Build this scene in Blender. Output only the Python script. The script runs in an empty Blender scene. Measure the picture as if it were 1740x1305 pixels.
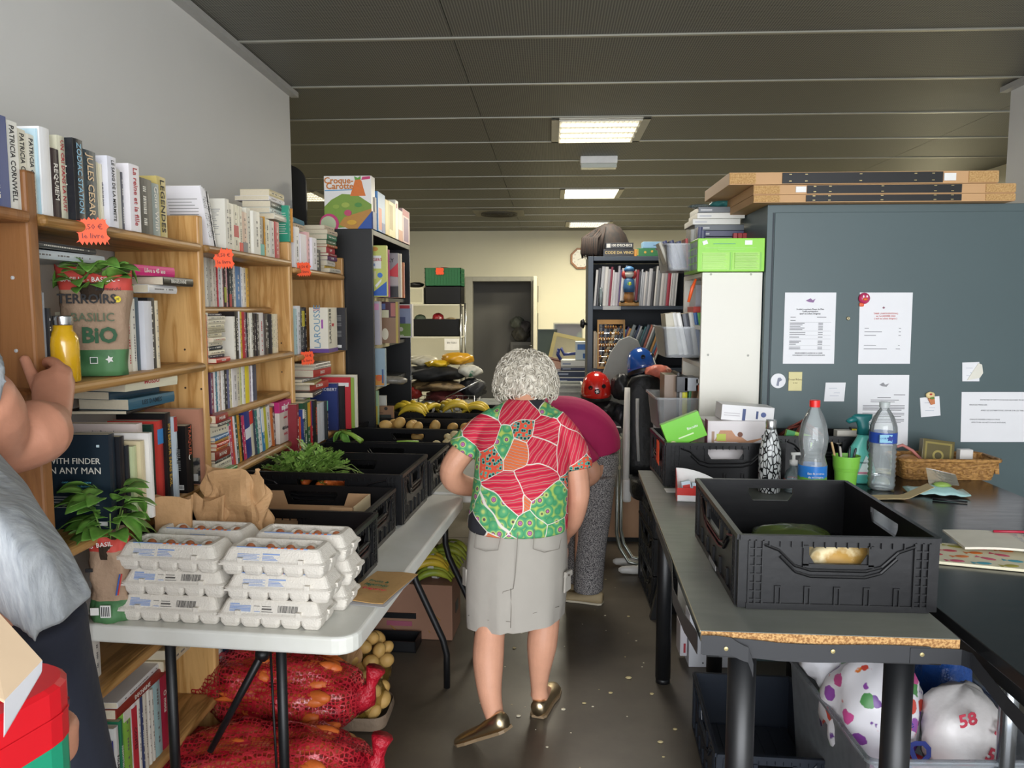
import bpy, math, random
from math import sin, cos, pi, atan, atan2, sqrt, radians as R
from mathutils import Vector, Matrix, Euler
random.seed(7)
S = bpy.context.scene
COL = S.collection
V = Vector

# ---------------- camera, world, big lights, exposure ----------------
F, CX, CY, H = 1306.0, 870.0, 652.5, 1.53
YAW = atan(65 / F); PIT = atan(127.5 / sqrt(F * F + 65 * 65))
cd = bpy.data.cameras.new('camera'); cam = bpy.data.objects.new('camera', cd); COL.objects.link(cam)
cd.sensor_width = 36; cd.lens = 36 * F / 1740; cd.clip_start = .02
cam.location = (0, 0, H); cam.rotation_euler = (pi / 2 - PIT, 0, YAW); S.camera = cam
CR = cam.rotation_euler.to_matrix()

def at(px, py, x=None, y=None, z=None):
    """world point where the photo's pixel meets the plane x=.., y=.. or z=.."""
    d = CR @ V(((px - CX) / F, -(py - CY) / F, -1))
    t = x / d.x if x is not None else y / d.y if y is not None else (z - H) / d.z
    return V((0, 0, H)) + d * t

w = bpy.data.worlds.new('daylight'); S.world = w; w.use_nodes = True
w.node_tree.nodes['Background'].inputs[0].default_value = (.80, .88, 1, 1)
w.node_tree.nodes['Background'].inputs[1].default_value = 1.6

def area(name, loc, rot, sx, sy, power, col):
    l = bpy.data.lights.new(name, 'AREA'); l.shape = 'RECTANGLE'; l.size = sx; l.size_y = sy
    l.energy = power; l.color = col
    o = bpy.data.objects.new(name, l); COL.objects.link(o); o.location = loc; o.rotation_euler = rot
    return o
# the open shop front behind the photographer, and the lit ceiling lamps of the far half of the room
area('shop_front_daylight', (.6, -1.9, 1.6), (R(84), 0, 0), 5.4, 2.5, 310, (.95, .97, 1))
area('ceiling_lamp_light', (.32, 5.08, 2.60), (0, 0, 0), .55, .55, 26, (1, .93, .80))
area('ceiling_lamp_light', (.40, 7.92, 2.60), (0, 0, 0), .55, .55, 60, (1, .93, .74))
area('ceiling_lamp_light', (.50, 10.0, 2.60), (0, 0, 0), .55, .55, 48, (1, .92, .70))
area('ceiling_lamp_light', (-2.3, 7.7, 2.60), (0, 0, 0), .55, .55, 45, (1, .92, .74))
area('ceiling_lamp_light', (3.0, 7.6, 2.60), (0, 0, 0), .55, .55, 40, (1, .92, .74))
vs = S.view_settings
vs.view_transform = 'Standard'; vs.look = 'None'; vs.gamma = 1; vs.exposure = 0.15; vs.use_curve_mapping = False
try:
    S.cycles.use_denoising = True; S.cycles.max_bounces = 8; S.cycles.transparent_max_bounces = 12
except Exception: pass

# ---------------- materials ----------------
def lin(h):
    if isinstance(h, tuple): return h if len(h) == 4 else (*h, 1)
    h = h.lstrip('#'); c = [int(h[i:i + 2], 16) / 255 for i in (0, 2, 4)]
    return tuple((x / 12.92 if x <= .04045 else ((x + .055) / 1.055) ** 2.4) for x in c) + (1,)
_M = {}
def newmat(key):
    m = bpy.data.materials.new(key); m.use_nodes = True
    nt = m.node_tree; return m, nt, nt.nodes['Principled BSDF']
def nd(nt, t, **k):
    n = nt.nodes.new(t)
    for a, b in k.items():
        if a in n.inputs: n.inputs[a].default_value = b
        else: setattr(n, a, b)
    return n
def lk(nt, a, b): nt.links.new(a, b)
def mat(hexc, rough=.6, metal=0, var=.10, scale=18, bump=0, bscale=60, coat=0, alpha=1, trans=0, emit=0, spec=.5):
    k = (hexc, rough, metal, var, scale, bump, bscale, coat, alpha, trans, emit, spec)
    if k in _M: return _M[k]
    m, nt, b = newmat('m_' + str(hexc))
    c = lin(hexc)
    b.inputs['Base Color'].default_value = c
    b.inputs['Roughness'].default_value = rough; b.inputs['Metallic'].default_value = metal
    b.inputs['Coat Weight'].default_value = coat; b.inputs['Specular IOR Level'].default_value = spec
    b.inputs['Coat Roughness'].default_value = .08
    if trans: b.inputs['Transmission Weight'].default_value = trans
    if alpha < 1: b.inputs['Alpha'].default_value = alpha
    if emit:
        b.inputs['Emission Color'].default_value = c; b.inputs['Emission Strength'].default_value = emit
    if var or bump:
        tc = nd(nt, 'ShaderNodeTexCoord')
        if var:
            n = nd(nt, 'ShaderNodeTexNoise', Scale=scale, Detail=3.0)
            lk(nt, tc.outputs['Object'], n.inputs['Vector'])
            mx = nd(nt, 'ShaderNodeMix', data_type='RGBA')
            mx.inputs[6].default_value = tuple(v * (1 - var) for v in c[:3]) + (1,)
            mx.inputs[7].default_value = tuple(min(1, v * (1 + var)) for v in c[:3]) + (1,)
            lk(nt, n.outputs[0], mx.inputs[0]); lk(nt, mx.outputs[2], b.inputs['Base Color'])
        if bump:
            n2 = nd(nt, 'ShaderNodeTexNoise', Scale=bscale, Detail=3.0)
            lk(nt, tc.outputs['Object'], n2.inputs['Vector'])
            bp = nd(nt, 'ShaderNodeBump', Strength=bump, Distance=.01)
            lk(nt, n2.outputs[0], bp.inputs['Height']); lk(nt, bp.outputs[0], b.inputs['Normal'])
    _M[k] = m; return m
def ramp(nt, stops, fac=None, interp='LINEAR'):
    r = nt.nodes.new('ShaderNodeValToRGB'); r.color_ramp.interpolation = interp
    e = r.color_ramp.elements
    while len(e) < len(stops): e.new(.5)
    for i, (p, c) in enumerate(stops): e[i].position = p; e[i].color = lin(c)
    if fac is not None: lk(nt, fac, r.inputs[0])
    return r
def mapped(nt, scale=(1, 1, 1), coord='Object', rot=(0, 0, 0)):
    tc = nd(nt, 'ShaderNodeTexCoord'); mp = nd(nt, 'ShaderNodeMapping')
    mp.inputs['Scale'].default_value = scale; mp.inputs['Rotation'].default_value = rot
    lk(nt, tc.outputs[coord], mp.inputs[0]); return mp.outputs[0]
def wood(key, dark, light, scale, rough=.42, n=3.0):
    if key in _M: return _M[key]
    m, nt, b = newmat(key); b.inputs['Roughness'].default_value = rough
    n1 = nd(nt, 'ShaderNodeTexNoise', Scale=n, Detail=5.0, Distortion=.6); lk(nt, mapped(nt, scale), n1.inputs['Vector'])
    mul = nd(nt, 'ShaderNodeMath', operation='MULTIPLY'); mul.inputs[1].default_value = 7; lk(nt, n1.outputs[0], mul.inputs[0])
    fr = nd(nt, 'ShaderNodeMath', operation='PINGPONG'); fr.inputs[1].default_value = 1; lk(nt, mul.outputs[0], fr.inputs[0])
    r = ramp(nt, [(0, dark), (.55, light), (1, light)], fr.outputs[0]); lk(nt, r.outputs[0], b.inputs['Base Color'])
    bp = nd(nt, 'ShaderNodeBump', Strength=.08, Distance=.01); lk(nt, fr.outputs[0], bp.inputs['Height']); lk(nt, bp.outputs[0], b.inputs['Normal'])
    _M[key] = m; return m
def two_tone(key, c1, c2, scale, lo=.45, hi=.55, rough=.6, kind='noise', msc=(1, 1, 1), bump=0, coord='Object', metal=0):
    if key in _M: return _M[key]
    m, nt, b = newmat(key); b.inputs['Roughness'].default_value = rough; b.inputs['Metallic'].default_value = metal
    v = mapped(nt, msc, coord)
    if kind == 'noise': n = nd(nt, 'ShaderNodeTexNoise', Scale=scale, Detail=4.0); o = n.outputs[0]
    elif kind == 'voronoi': n = nd(nt, 'ShaderNodeTexVoronoi', Scale=scale); o = n.outputs[0]
    elif kind == 'edge': n = nd(nt, 'ShaderNodeTexVoronoi', Scale=scale, feature='DISTANCE_TO_EDGE'); o = n.outputs[0]
    else: n = nd(nt, 'ShaderNodeTexWave', Scale=scale, Distortion=3.0); o = n.outputs[1]
    lk(nt, v, n.inputs['Vector'])
    r = ramp(nt, [(lo, c1), (hi, c2)], o); lk(nt, r.outputs[0], b.inputs['Base Color'])
    if bump:
        bp = nd(nt, 'ShaderNodeBump', Strength=bump, Distance=.01); lk(nt, o, bp.inputs['Height']); lk(nt, bp.outputs[0], b.inputs['Normal'])
    _M[key] = m; return m
def glassy(key, col, rough=.05, alpha=.25):
    """clear thin plastic: light passes straight through, gloss by Fresnel, a little milkiness (alpha)"""
    if key in _M: return _M[key]
    m = bpy.data.materials.new(key); m.use_nodes = True; nt = m.node_tree; nt.nodes.clear()
    out = nd(nt, 'ShaderNodeOutputMaterial'); tr = nd(nt, 'ShaderNodeBsdfTransparent'); df = nd(nt, 'ShaderNodeBsdfDiffuse'); gl = nd(nt, 'ShaderNodeBsdfGlossy')
    c = lin(col); tr.inputs[0].default_value = tuple(.90 + .10 * x for x in c[:3]) + (1,); df.inputs[0].default_value = c
    n = nd(nt, 'ShaderNodeTexNoise', Scale=25.0); tc = nd(nt, 'ShaderNodeTexCoord'); lk(nt, tc.outputs['Object'], n.inputs['Vector']); mr = nd(nt, 'ShaderNodeMapRange'); mr.inputs[3].default_value = alpha * .3; mr.inputs[4].default_value = alpha * .9; lk(nt, n.outputs[0], mr.inputs[0])
    gl.inputs['Roughness'].default_value = rough; fr = nd(nt, 'ShaderNodeFresnel'); fr.inputs[0].default_value = 1.45
    m1 = nd(nt, 'ShaderNodeMixShader'); m2 = nd(nt, 'ShaderNodeMixShader')
    lk(nt, mr.outputs[0], m1.inputs[0]); lk(nt, tr.outputs[0], m1.inputs[1]); lk(nt, df.outputs[0], m1.inputs[2]); lk(nt, fr.outputs[0], m2.inputs[0]); lk(nt, m1.outputs[0], m2.inputs[1]); lk(nt, gl.outputs[0], m2.inputs[2]); lk(nt, m2.outputs[0], out.inputs[0])
    _M[key] = m; return m

# ---------------- mesh builder ----------------
class G:
    def __init__(s): s.v = []; s.f = []; s.m = []
    def add(s, vs, fs, mi=0, X=None):
        o = len(s.v)
        for p in vs: s.v.append(X @ V(p) if X is not None else V(p))
        for f in fs: s.f.append(tuple(i + o for i in f)); s.m.append(mi)
        return s
    def box(s, x0, x1, y0, y1, z0, z1, mi=0, X=None):
        return s.add([(x0, y0, z0), (x1, y0, z0), (x1, y1, z0), (x0, y1, z0), (x0, y0, z1), (x1, y0, z1), (x1, y1, z1), (x0, y1, z1)],
              [(0, 3, 2, 1), (4, 5, 6, 7), (0, 1, 5, 4), (1, 2, 6, 5), (2, 3, 7, 6), (3, 0, 4, 7)], mi, X)
    def loft(s, rings, mi=0, cap=True, closed=True, X=None):
        n = len(rings[0]); vs = [p for r in rings for p in r]; fs = []
        for k in range(len(rings) - 1):
            for i in range(n if closed else n - 1):
                j = (i + 1) % n
                fs.append((k * n + i, k * n + j, (k + 1) * n + j, (k + 1) * n + i))
        if cap:
            fs.append(tuple(reversed(range(n)))); fs.append(tuple((len(rings) - 1) * n + i for i in range(n)))
        return s.add(vs, fs, mi, X)
    def tube(s, pts, r, n=8, mi=0, cap=True, X=None, sq=1):
        pts = [V(p) for p in pts]; rs = r if isinstance(r, (list, tuple)) else [r] * len(pts)
        rings = []; up = None
        for i, p in enumerate(pts):
            d = (pts[min(i + 1, len(pts) - 1)] - pts[max(i - 1, 0)])
            d = d.normalized() if d.length > 1e-9 else V((0, 0, 1))
            if up is None: up = V((0, 0, 1)) if abs(d.z) < .9 else V((0, 1, 0))
            a = d.cross(up)
            a = a.normalized() if a.length > 1e-6 else d.orthogonal().normalized()
            b = a.cross(d).normalized(); up = b
            rings.append([p + a * rs[i] * cos(2 * pi * k / n) + b * rs[i] * sq * sin(2 * pi * k / n) for k in range(n)])
        return s.loft(rings, mi, cap, True, X)
    def lathe(s, prof, n=20, mi=0, X=None, cap=True):
        return s.loft([[V((r * cos(2 * pi * k / n), r * sin(2 * pi * k / n), z)) for k in range(n)] for r, z in prof], mi, cap, True, X)
    def prism(s, poly, h, mi=0, X=None):
        """poly (x,y) extruded to z=h"""
        n = len(poly)
        return s.add([(x, y, 0) for x, y in poly] + [(x, y, h) for x, y in poly],
              [tuple(reversed(range(n))), tuple(range(n, 2 * n))] + [(i, (i + 1) % n, n + (i + 1) % n, n + i) for i in range(n)], mi, X)
    def ell(s, c, r, nu=12, nv=8, mi=0, X=None, amp=0, seed=0):
        if not isinstance(r, (tuple, list)): r = (r, r, r)
        rn = random.Random(seed); rings = []
        for j in range(nv + 1):
            t = pi * j / nv; t = min(max(t, .02), pi - .02)
            rings.append([V((c[0] + r[0] * sin(t) * cos(2 * pi * i / nu) * (1 + amp * rn.uniform(-1, 1)), c[1] + r[1] * sin(t) * sin(2 * pi * i / nu) * (1 + amp * rn.uniform(-1, 1)), c[2] - r[2] * cos(t) * (1 + amp * rn.uniform(-1, 1)))) for i in range(nu)])
        return s.loft(rings, mi, True, True, X)
    def sheet(s, fn, nu, nv, th=0, mi=0, X=None):
        """surface fn(u,v); th thickness along the normal"""
        P = [[V(fn(i / nu, j / nv)) for i in range(nu + 1)] for j in range(nv + 1)]
        vs = [p for r in P for p in r]; W = nu + 1
        fs = [(j * W + i, j * W + i + 1, (j + 1) * W + i + 1, (j + 1) * W + i) for j in range(nv) for i in range(nu)]
        if th:
            N = []
            for j in range(nv + 1):
                for i in range(nu + 1):
                    du = P[j][min(i + 1, nu)] - P[j][max(i - 1, 0)]; dv = P[min(j + 1, nv)][i] - P[max(j - 1, 0)][i]
                    N.append(du.cross(dv).normalized())
            o = len(vs); vs += [p - q * th for p, q in zip(vs[:o], N)]
            fs += [tuple(reversed([k + o for k in f])) for f in fs]
            b = [i for i in range(W)] + [j * W + nu for j in range(1, nv + 1)] + [nv * W + i for i in range(nu - 1, -1, -1)] + [j * W for j in range(nv - 1, 0, -1)]
            fs += [(b[(k + 1) % len(b)], b[k], b[k] + o, b[(k + 1) % len(b)] + o) for k in range(len(b))]
        return s.add(vs, fs, mi, X)
    def mesh(s, name, mats, smooth=False):
        me = bpy.data.meshes.new(name); me.from_pydata([tuple(p) for p in s.v], [], s.f); me.update()
        for m in (mats if isinstance(mats, (list, tuple)) else [mats]): me.materials.append(m)
        if len(me.materials) > 1: me.polygons.foreach_set('material_index', s.m)
        if smooth: me.polygons.foreach_set('use_smooth', [True] * len(s.f))
        return me
    def build(s, name, mats, parent=None, smooth=False, bevel=0, loc=None, rot=None, seg=2, auto=False, sub=0, remesh=0, fix=False):
        me = s.mesh(name, mats, smooth)
        if fix:
            import bmesh
            bm = bmesh.new(); bm.from_mesh(me); bmesh.ops.recalc_face_normals(bm, faces=bm.faces); bm.to_mesh(me); bm.free()
        o = bpy.data.objects.new(name, me); COL.objects.link(o)
        if parent: o.parent = parent
        if loc is not None: o.location = loc
        if rot is not None: o.rotation_euler = rot
        if remesh:
            r = o.modifiers.new('remesh', 'REMESH'); r.mode = 'VOXEL'; r.voxel_size = remesh; r.use_smooth_shade = True
            k = o.modifiers.new('smooth', 'SMOOTH'); k.factor = .5; k.iterations = 3
        if bevel:
            b = o.modifiers.new('bevel', 'BEVEL'); b.width = bevel; b.segments = seg; b.limit_method = 'ANGLE'; b.angle_limit = R(40)
        if sub:
            b = o.modifiers.new('sub', 'SUBSURF'); b.levels = sub; b.render_levels = sub
        if auto:
            for p in me.polygons: p.use_smooth = True
            try: me.set_sharp_from_angle(angle=R(35))
            except Exception: pass
        return o

def tag(o, label=None, cat=None, group=None, kind=None):
    if label: o['label'] = label
    if cat: o['category'] = cat
    if group: o['group'] = group
    if kind: o['kind'] = kind
    return o
def thing(name, label, cat, loc=(0, 0, 0), rot=(0, 0, 0), group=None):
    o = bpy.data.objects.new(name, None); COL.objects.link(o); o.empty_display_size = .05
    o.location = loc; o.rotation_euler = rot if isinstance(rot, (tuple, list, Euler)) else (0, 0, rot)
    return tag(o, label, cat, group)
def struct(name, g, m, parent=None, **k):
    o = g.build(name, m, parent, **k)
    if not parent: o['kind'] = 'structure'
    return o
def dup(root, loc, rot=None, label=None, group=None, scale=None):
    r = root.copy(); COL.objects.link(r); r.location = loc
    if rot is not None: r.rotation_euler = rot
    if label: r['label'] = label
    if group: r['group'] = group
    if scale: r.scale = scale
    for ch in list(root.children):
        c = ch.copy(); COL.objects.link(c); c.parent = r
        for g in list(ch.children):
            d = g.copy(); COL.objects.link(d); d.parent = c
    return r
def text(s, size, m, parent, loc, rot=(0, 0, 0), sx=1, ext=.0004, align='CENTER', name='lettering', bold=0, shear=0, sp=1):
    """flat lettering as a real mesh; local x along the line, local y up"""
    c = bpy.data.curves.new('t', 'FONT'); c.body = s; c.size = size; c.extrude = ext; c.resolution_u = 1 if size < .02 else 2
    c.align_x = align; c.align_y = 'CENTER'; c.offset = bold * size; c.shear = shear; c.space_character = sp
    t = bpy.data.objects.new('t', c)
    me = bpy.data.meshes.new_from_object(t); bpy.data.objects.remove(t); bpy.data.curves.remove(c)
    me.materials.clear(); me.materials.append(m)
    o = bpy.data.objects.new(name, me); COL.objects.link(o); o.parent = parent
    o.location = loc; o.rotation_euler = rot; o.scale = (sx, 1, 1)
    return o
UP_Y = (pi / 2, 0, 0)            # text lying on a face that looks towards -Y
UP_X = (pi / 2, 0, pi / 2)       # text on a face that looks towards +X
SPX = (0, pi / 2, 0)             # spine text on a +X face, reading top-down

# ---------------- colours used again and again ----------------
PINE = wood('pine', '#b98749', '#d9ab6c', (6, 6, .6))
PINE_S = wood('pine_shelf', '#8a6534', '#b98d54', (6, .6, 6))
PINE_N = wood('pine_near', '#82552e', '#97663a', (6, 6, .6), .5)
BLK = mat('#0d0d0f', .36, var=.2, bump=.04, bscale=40, spec=.4)
BLK2 = mat('#121315', .45)
PAGE = mat('#d8cdb4', .8, var=.08, scale=160)
WHT = mat('#e9e8e4', .5)
SKIN = mat('#dca284', .5, var=.10, scale=25, bump=.1, bscale=180)
CARD = mat('#a98661', .8, var=.08, bump=.1)
KRAFT = mat('#b48d62', .75, var=.15, scale=30, bump=.25, bscale=60)
STEEL = mat('#c9cbcc', .25, metal=1)

# ================= ROOM =================
CEIL = 2.68
wallm = mat('#d3d2ce', .75, var=.04, scale=3)
backm = mat('#e6e2cc', .75, var=.04, scale=3)
def concrete():
    m, nt, b = newmat('polished_concrete')
    v = mapped(nt)
    n = nd(nt, 'ShaderNodeTexNoise', Scale=1.6, Detail=8.0, Roughness=.65); lk(nt, v, n.inputs['Vector'])
    r = ramp(nt, [(.3, '#464037'), (.7, '#665e51')], n.outputs[0]); lk(nt, r.outputs[0], b.inputs['Base Color'])
    n2 = nd(nt, 'ShaderNodeTexNoise', Scale=5.0, Detail=5.0); lk(nt, v, n2.inputs['Vector'])
    rr = nd(nt, 'ShaderNodeMapRange'); rr.inputs[3].default_value = .28; rr.inputs[4].default_value = .5
    lk(nt, n2.outputs[0], rr.inputs[0]); lk(nt, rr.outputs[0], b.inputs['Roughness'])
    return m
g = G().box(-4.2, 4.2, -2.6, 12.4, -.1, 0)
fl = struct('floor', g, concrete())
jm = mat('#25231f', .9)
G().box(-4.2, 4.2, 5.02, 5.026, -.002, .0006).box(-4.2, 4.2, 2.2, 2.205, -.002, .0006).build('joint', jm, fl)
# perforated ceiling
def perf():
    m, nt, b = newmat('perforated_metal'); b.inputs['Roughness'].default_value = .55
    v = mapped(nt, (90, 90, 1))
    n = nd(nt, 'ShaderNodeTexVoronoi', Scale=1.0, Randomness=0.0); lk(nt, v, n.inputs['Vector'])
    n.voronoi_dimensions = '2D'
    r = ramp(nt, [(.30, '#363632'), (.42, '#7a796f')], n.outputs[0]); lk(nt, r.outputs[0], b.inputs['Base Color'])
    return m
perfm = perf()
cl = struct('ceiling', G().box(-4.2, 4.2, -2.6, 12.4, CEIL + .03, CEIL + .12), mat('#20201e', .9))
rails = [3.385 + .6865 * k for k in range(-8, 14)]
joints = [-4.2, -3.36, -.42, 2.6, 4.2]
railm = mat('#9a988c', .35, metal=.4)
lamps = {2: (.0, .6), 6: (.09, .70), 10: (.2, .82)}
pm = {}
for k, y0 in enumerate(rails[:-1]):
    y1 = rails[k + 1]
    kk = k - 8
    for j in range(4):
        x0, x1 = joints[j], joints[j + 1]
        segs = [(x0, x1)]
        if j == 2 and kk in lamps: a, b_ = lamps[kk]; segs = [(x0, a), (b_, x1)]
        if j == 1 and kk == 6: segs = [(x0, -2.9), (-2.3, x1)]
        for a, b_ in segs:
            key = (round(b_ - a, 3))
            if key not in pm: pm[key] = G().box(.002, b_ - a - .002, .012, .6745, 0, .02).mesh('ceiling_panel', perfm)
            o = bpy.data.objects.new('ceiling_panel', pm[key]); COL.objects.link(o); o.parent = cl; o.location = (a, y0, CEIL)
rm = G().box(-4.2, 4.2, -.009, .009, -.006, .02).mesh('ceiling_rail', railm)
for y in rails:
    o = bpy.data.objects.new('ceiling_rail', rm); COL.objects.link(o); o.parent = cl; o.location = (0, y, CEIL)
# walls
wl = struct('wall_left', G().box(-1.55, -1.385, -2.6, 4.13, 0, CEIL), wallm)
struct('trim_1', G().box(-1.385, -1.345, -2.6, 4.16, CEIL - .03, CEIL - .004), mat('#a8a7a3', .5))
struct('wall_outer_left', G().box(-4.2, -4.1, 4.0, 12.4, 0, CEIL), backm)
struct('wall_outer_left', G().box(-4.2, -1.55, 4.0, 4.1, 0, CEIL), backm)
struct('wall_right', G().box(2.37, 2.55, -2.6, 4.22, 0, CEIL), wallm)
struct('trim_2', G().box(2.33, 2.37, -2.6, 4.25, CEIL - .03, CEIL - .004), mat('#a8a7a3', .5))
struct('wall_outer_right', G().box(3.62, 3.72, 4.22, 12.4, 0, CEIL), backm)
YB = 11.5
struct('wall_back', G().box(-4.2, -1.2, YB, YB + .12, 0, CEIL).box(-.25, 3.7, YB, YB + .12, 0, CEIL).box(-1.2, -.25, YB, YB + .12, 1.97, CEIL), backm)
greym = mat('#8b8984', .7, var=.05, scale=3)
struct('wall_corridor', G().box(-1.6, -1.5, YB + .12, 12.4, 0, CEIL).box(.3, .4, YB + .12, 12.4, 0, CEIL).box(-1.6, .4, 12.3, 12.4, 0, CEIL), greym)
fr = mat('#b9b7aa', .5)
d1 = struct('door_1', G().box(-1.27, -1.16, YB - .03, YB + .13, 0, 2.01).box(-.29, -.20, YB - .03, YB + .13, 0, 2.01).box(-1.16, -.29, YB - .03, YB + .13, 1.94, 2.01), fr, bevel=.005)
lf = G().box(-.235, -.19, YB - .86, YB - .03, .01, 1.98).build('door_leaf', mat('#d8d3bf', .5), d1, bevel=.003)
for z in (1.75, 1.35, 1.0, .45): G().box(-.189, -.181, YB - .10, YB - .05, z - .12, z + .12).build('hinge', mat('#4b4a48', .4, metal=.6), lf)
G().tube([(-.235, YB - .80, 1.02), (-.29, YB - .80, 1.02), (-.29, YB - .68, 1.02)], .009).build('door_handle', STEEL, lf, smooth=True)

# ceiling lamps
def grid_lamp(name, label, x0, x1, y0, y1, cells=4, panel=False):
    t = thing(name, label, 'lamp', ((x0 + x1) / 2, (y0 + y1) / 2, CEIL), 0, 'ceiling lamps')
    a, b = (x1 - x0) / 2, (y1 - y0) / 2
    g = G()
    for q in ((-a, -a + .05, -b, b), (a - .05, a, -b, b), (-a, a, -b, -b + .03), (-a, a, b - .03, b)): g.box(*q, -.012, .02)
    g.build('lamp_frame', mat('#b9b6a6', .5), t, bevel=.002)
    if panel:
        G().box(-a + .05, a - .05, -b + .03, b - .03, -.002, .004).build('diffuser', mat('#fff7e0', .5, var=0, emit=7), t)
        return t
    h = (2 * b - .06) / cells
    for i in range(cells):
        y = -b + .03 + h * (i + .5)
        G().box(-a + .05, a - .05, y - h * .36, y + h * .36, .013, .018).build('lit_tube_reflector', mat('#fff3d8', .3, var=0, emit=.9), t)
        G().tube([(-a + .06, y, .004), (a - .06, y, .004)], .008, 8).build('tube', mat('#fffaf0', .3, var=0, emit=4), t, smooth=True)
    g = G()
    for i in range(cells + 1):
        y = -b + .03 + h * i; g.box(-a + .05, a - .05, y - .005, y + .005, -.02, .012)
    n = 17
    for i in range(n): 
        x = -a + .05 + (2 * a - .1) * (i + .5) / n; g.box(x - .0015, x + .0015, -b + .03, b - .03, -.008, .012)
    g.build('louvre_grid', mat('#c9c7bd', .2, metal=.8), t)
    return t
y2 = rails[10]; grid_lamp('ceiling_lamp', 'louvred four-tube ceiling lamp nearest the camera', -.0, .6, y2 + .01, y2 + .675)
y2 = rails[14]; grid_lamp('ceiling_lamp', 'glowing plain white panel lamp in the middle of the ceiling', .09, .70, y2 + .01, y2 + .675, panel=True)
y2 = rails[18]; grid_lamp('ceiling_lamp', 'farthest louvred ceiling lamp above the wig', .2, .82, y2 + .01, y2 + .675)
y2 = rails[14]; grid_lamp('ceiling_lamp', 'louvred ceiling lamp left of the board game box', -2.9, -2.3, y2 + .01, y2 + .675)
t = thing('emergency_light', 'white emergency light box hanging from the ceiling between two lamps', 'lamp', (.36, 6.0, CEIL))
G().box(-.14, .14, -.05, .05, -.055, 0).build('housing', WHT, t, bevel=.006)
G().box(-.135, .135, -.045, .045, -.088, -.055).build('clear_cover', mat('#dfe3d8', .15, var=.05, alpha=.8), t, bevel=.006)
t = thing('ceiling_vent', 'square ceiling air vent with a round opening', 'vent', (-.62, 9.37, CEIL))
G().box(-.3, .3, -.3, .3, -.008, .0).build('plate', mat('#807d6e', .6), t, bevel=.003)
for k, r in enumerate((.22, .16, .10)):
    G().lathe([(r, -.008), (r, -.03), (r - .035, -.012)], 24, cap=False).build('ring', mat('#4a4840', .6), t, smooth=True)
# crumbs on the floor
crm = [mat('#c9b98a', .8), mat('#e2d9c0', .8)]
rn = random.Random(3)
g = G()
for i in range(70):
    x, y = rn.uniform(-.3, .42), rn.uniform(2.2, 4.6); r = rn.choice((.003, .004, .006, .010))
    g.ell((x, y, r * .3), (r, r * rn.uniform(.5, 1), r * .3), 5, 3, rn.randint(0, 1))
for px, py, r in ((1068, 1153, .014), (1122, 1262, .011), (1068, 1048, .008), (1147, 1240, .009)):
    p = at(px, py, z=0); g.ell((p.x, p.y, r * .3), (r, r * .7, r * .35), 6, 4)
tag(g.build('leaf_crumbs', crm), 'pale leaf and onion crumbs scattered over the dark floor', 'debris', kind='stuff')

# ================= BOOKS =================
INK = mat('#2a2a2c', .6, var=0); CREAMINK = mat('#e8e4d8', .6, var=0); REDINK = mat('#b8303a', .6, var=0); GREYINK = mat('#9a9a98', .7, var=0)
SOFT = mat('#6e6a66', .6, var=0)
BLUEINK = mat('#5f80bf', .6, var=0)
CN = {'white': 'ececea', 'cream': 'e3dcc4', 'grey': '9b9c9e', 'black': '1b1c20', 'navy': '26334f', 'blue': '3c63a8', 'sky blue': '86b4d8', 'teal': '2f8a8a', 'green': '2f7d4a',
      'lime green': '9cc23c', 'yellow': 'e8cf2c', 'orange': 'e07a2c', 'red': 'c22a2e', 'pink': 'e08aa8', 'magenta': 'd41f74', 'purple': '5a3f7c', 'brown': '6e4a34', 'tan': 'c9a374', 'maroon': '7a2632', 'lilac': 'b7b8dc', 'mustard': 'cc9c38'}
def cname(h):
    c = lin(h); best = min(CN, key=lambda k: sum((a ** .5 - b ** .5) ** 2 for a, b in zip(c[:3], lin(CN[k])[:3]))); return best
ORD = ['first', 'second', 'third', 'fourth', 'fifth', 'sixth', 'seventh', 'eighth', 'ninth', 'tenth', 'eleventh', 'twelfth', 'thirteenth', 'fourteenth', 'fifteenth', 'sixteenth', 'seventeenth', 'eighteenth', 'nineteenth', 'twentieth', 'twenty-first', 'twenty-second', 'twenty-third', 'twenty-fourth', 'twenty-fifth', 'twenty-sixth', 'twenty-seventh', 'twenty-eighth', 'twenty-ninth', 'thirtieth', 'thirty-first', 'thirty-second', 'thirty-third', 'thirty-fourth', 'thirty-fifth', 'thirty-sixth', 'thirty-seventh', 'thirty-eighth', 'thirty-ninth', 'fortieth']
rb = random.Random(11)
def isdark(h): c = lin(h); return .3 * c[0] + .6 * c[1] + .1 * c[2] < .25
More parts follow.
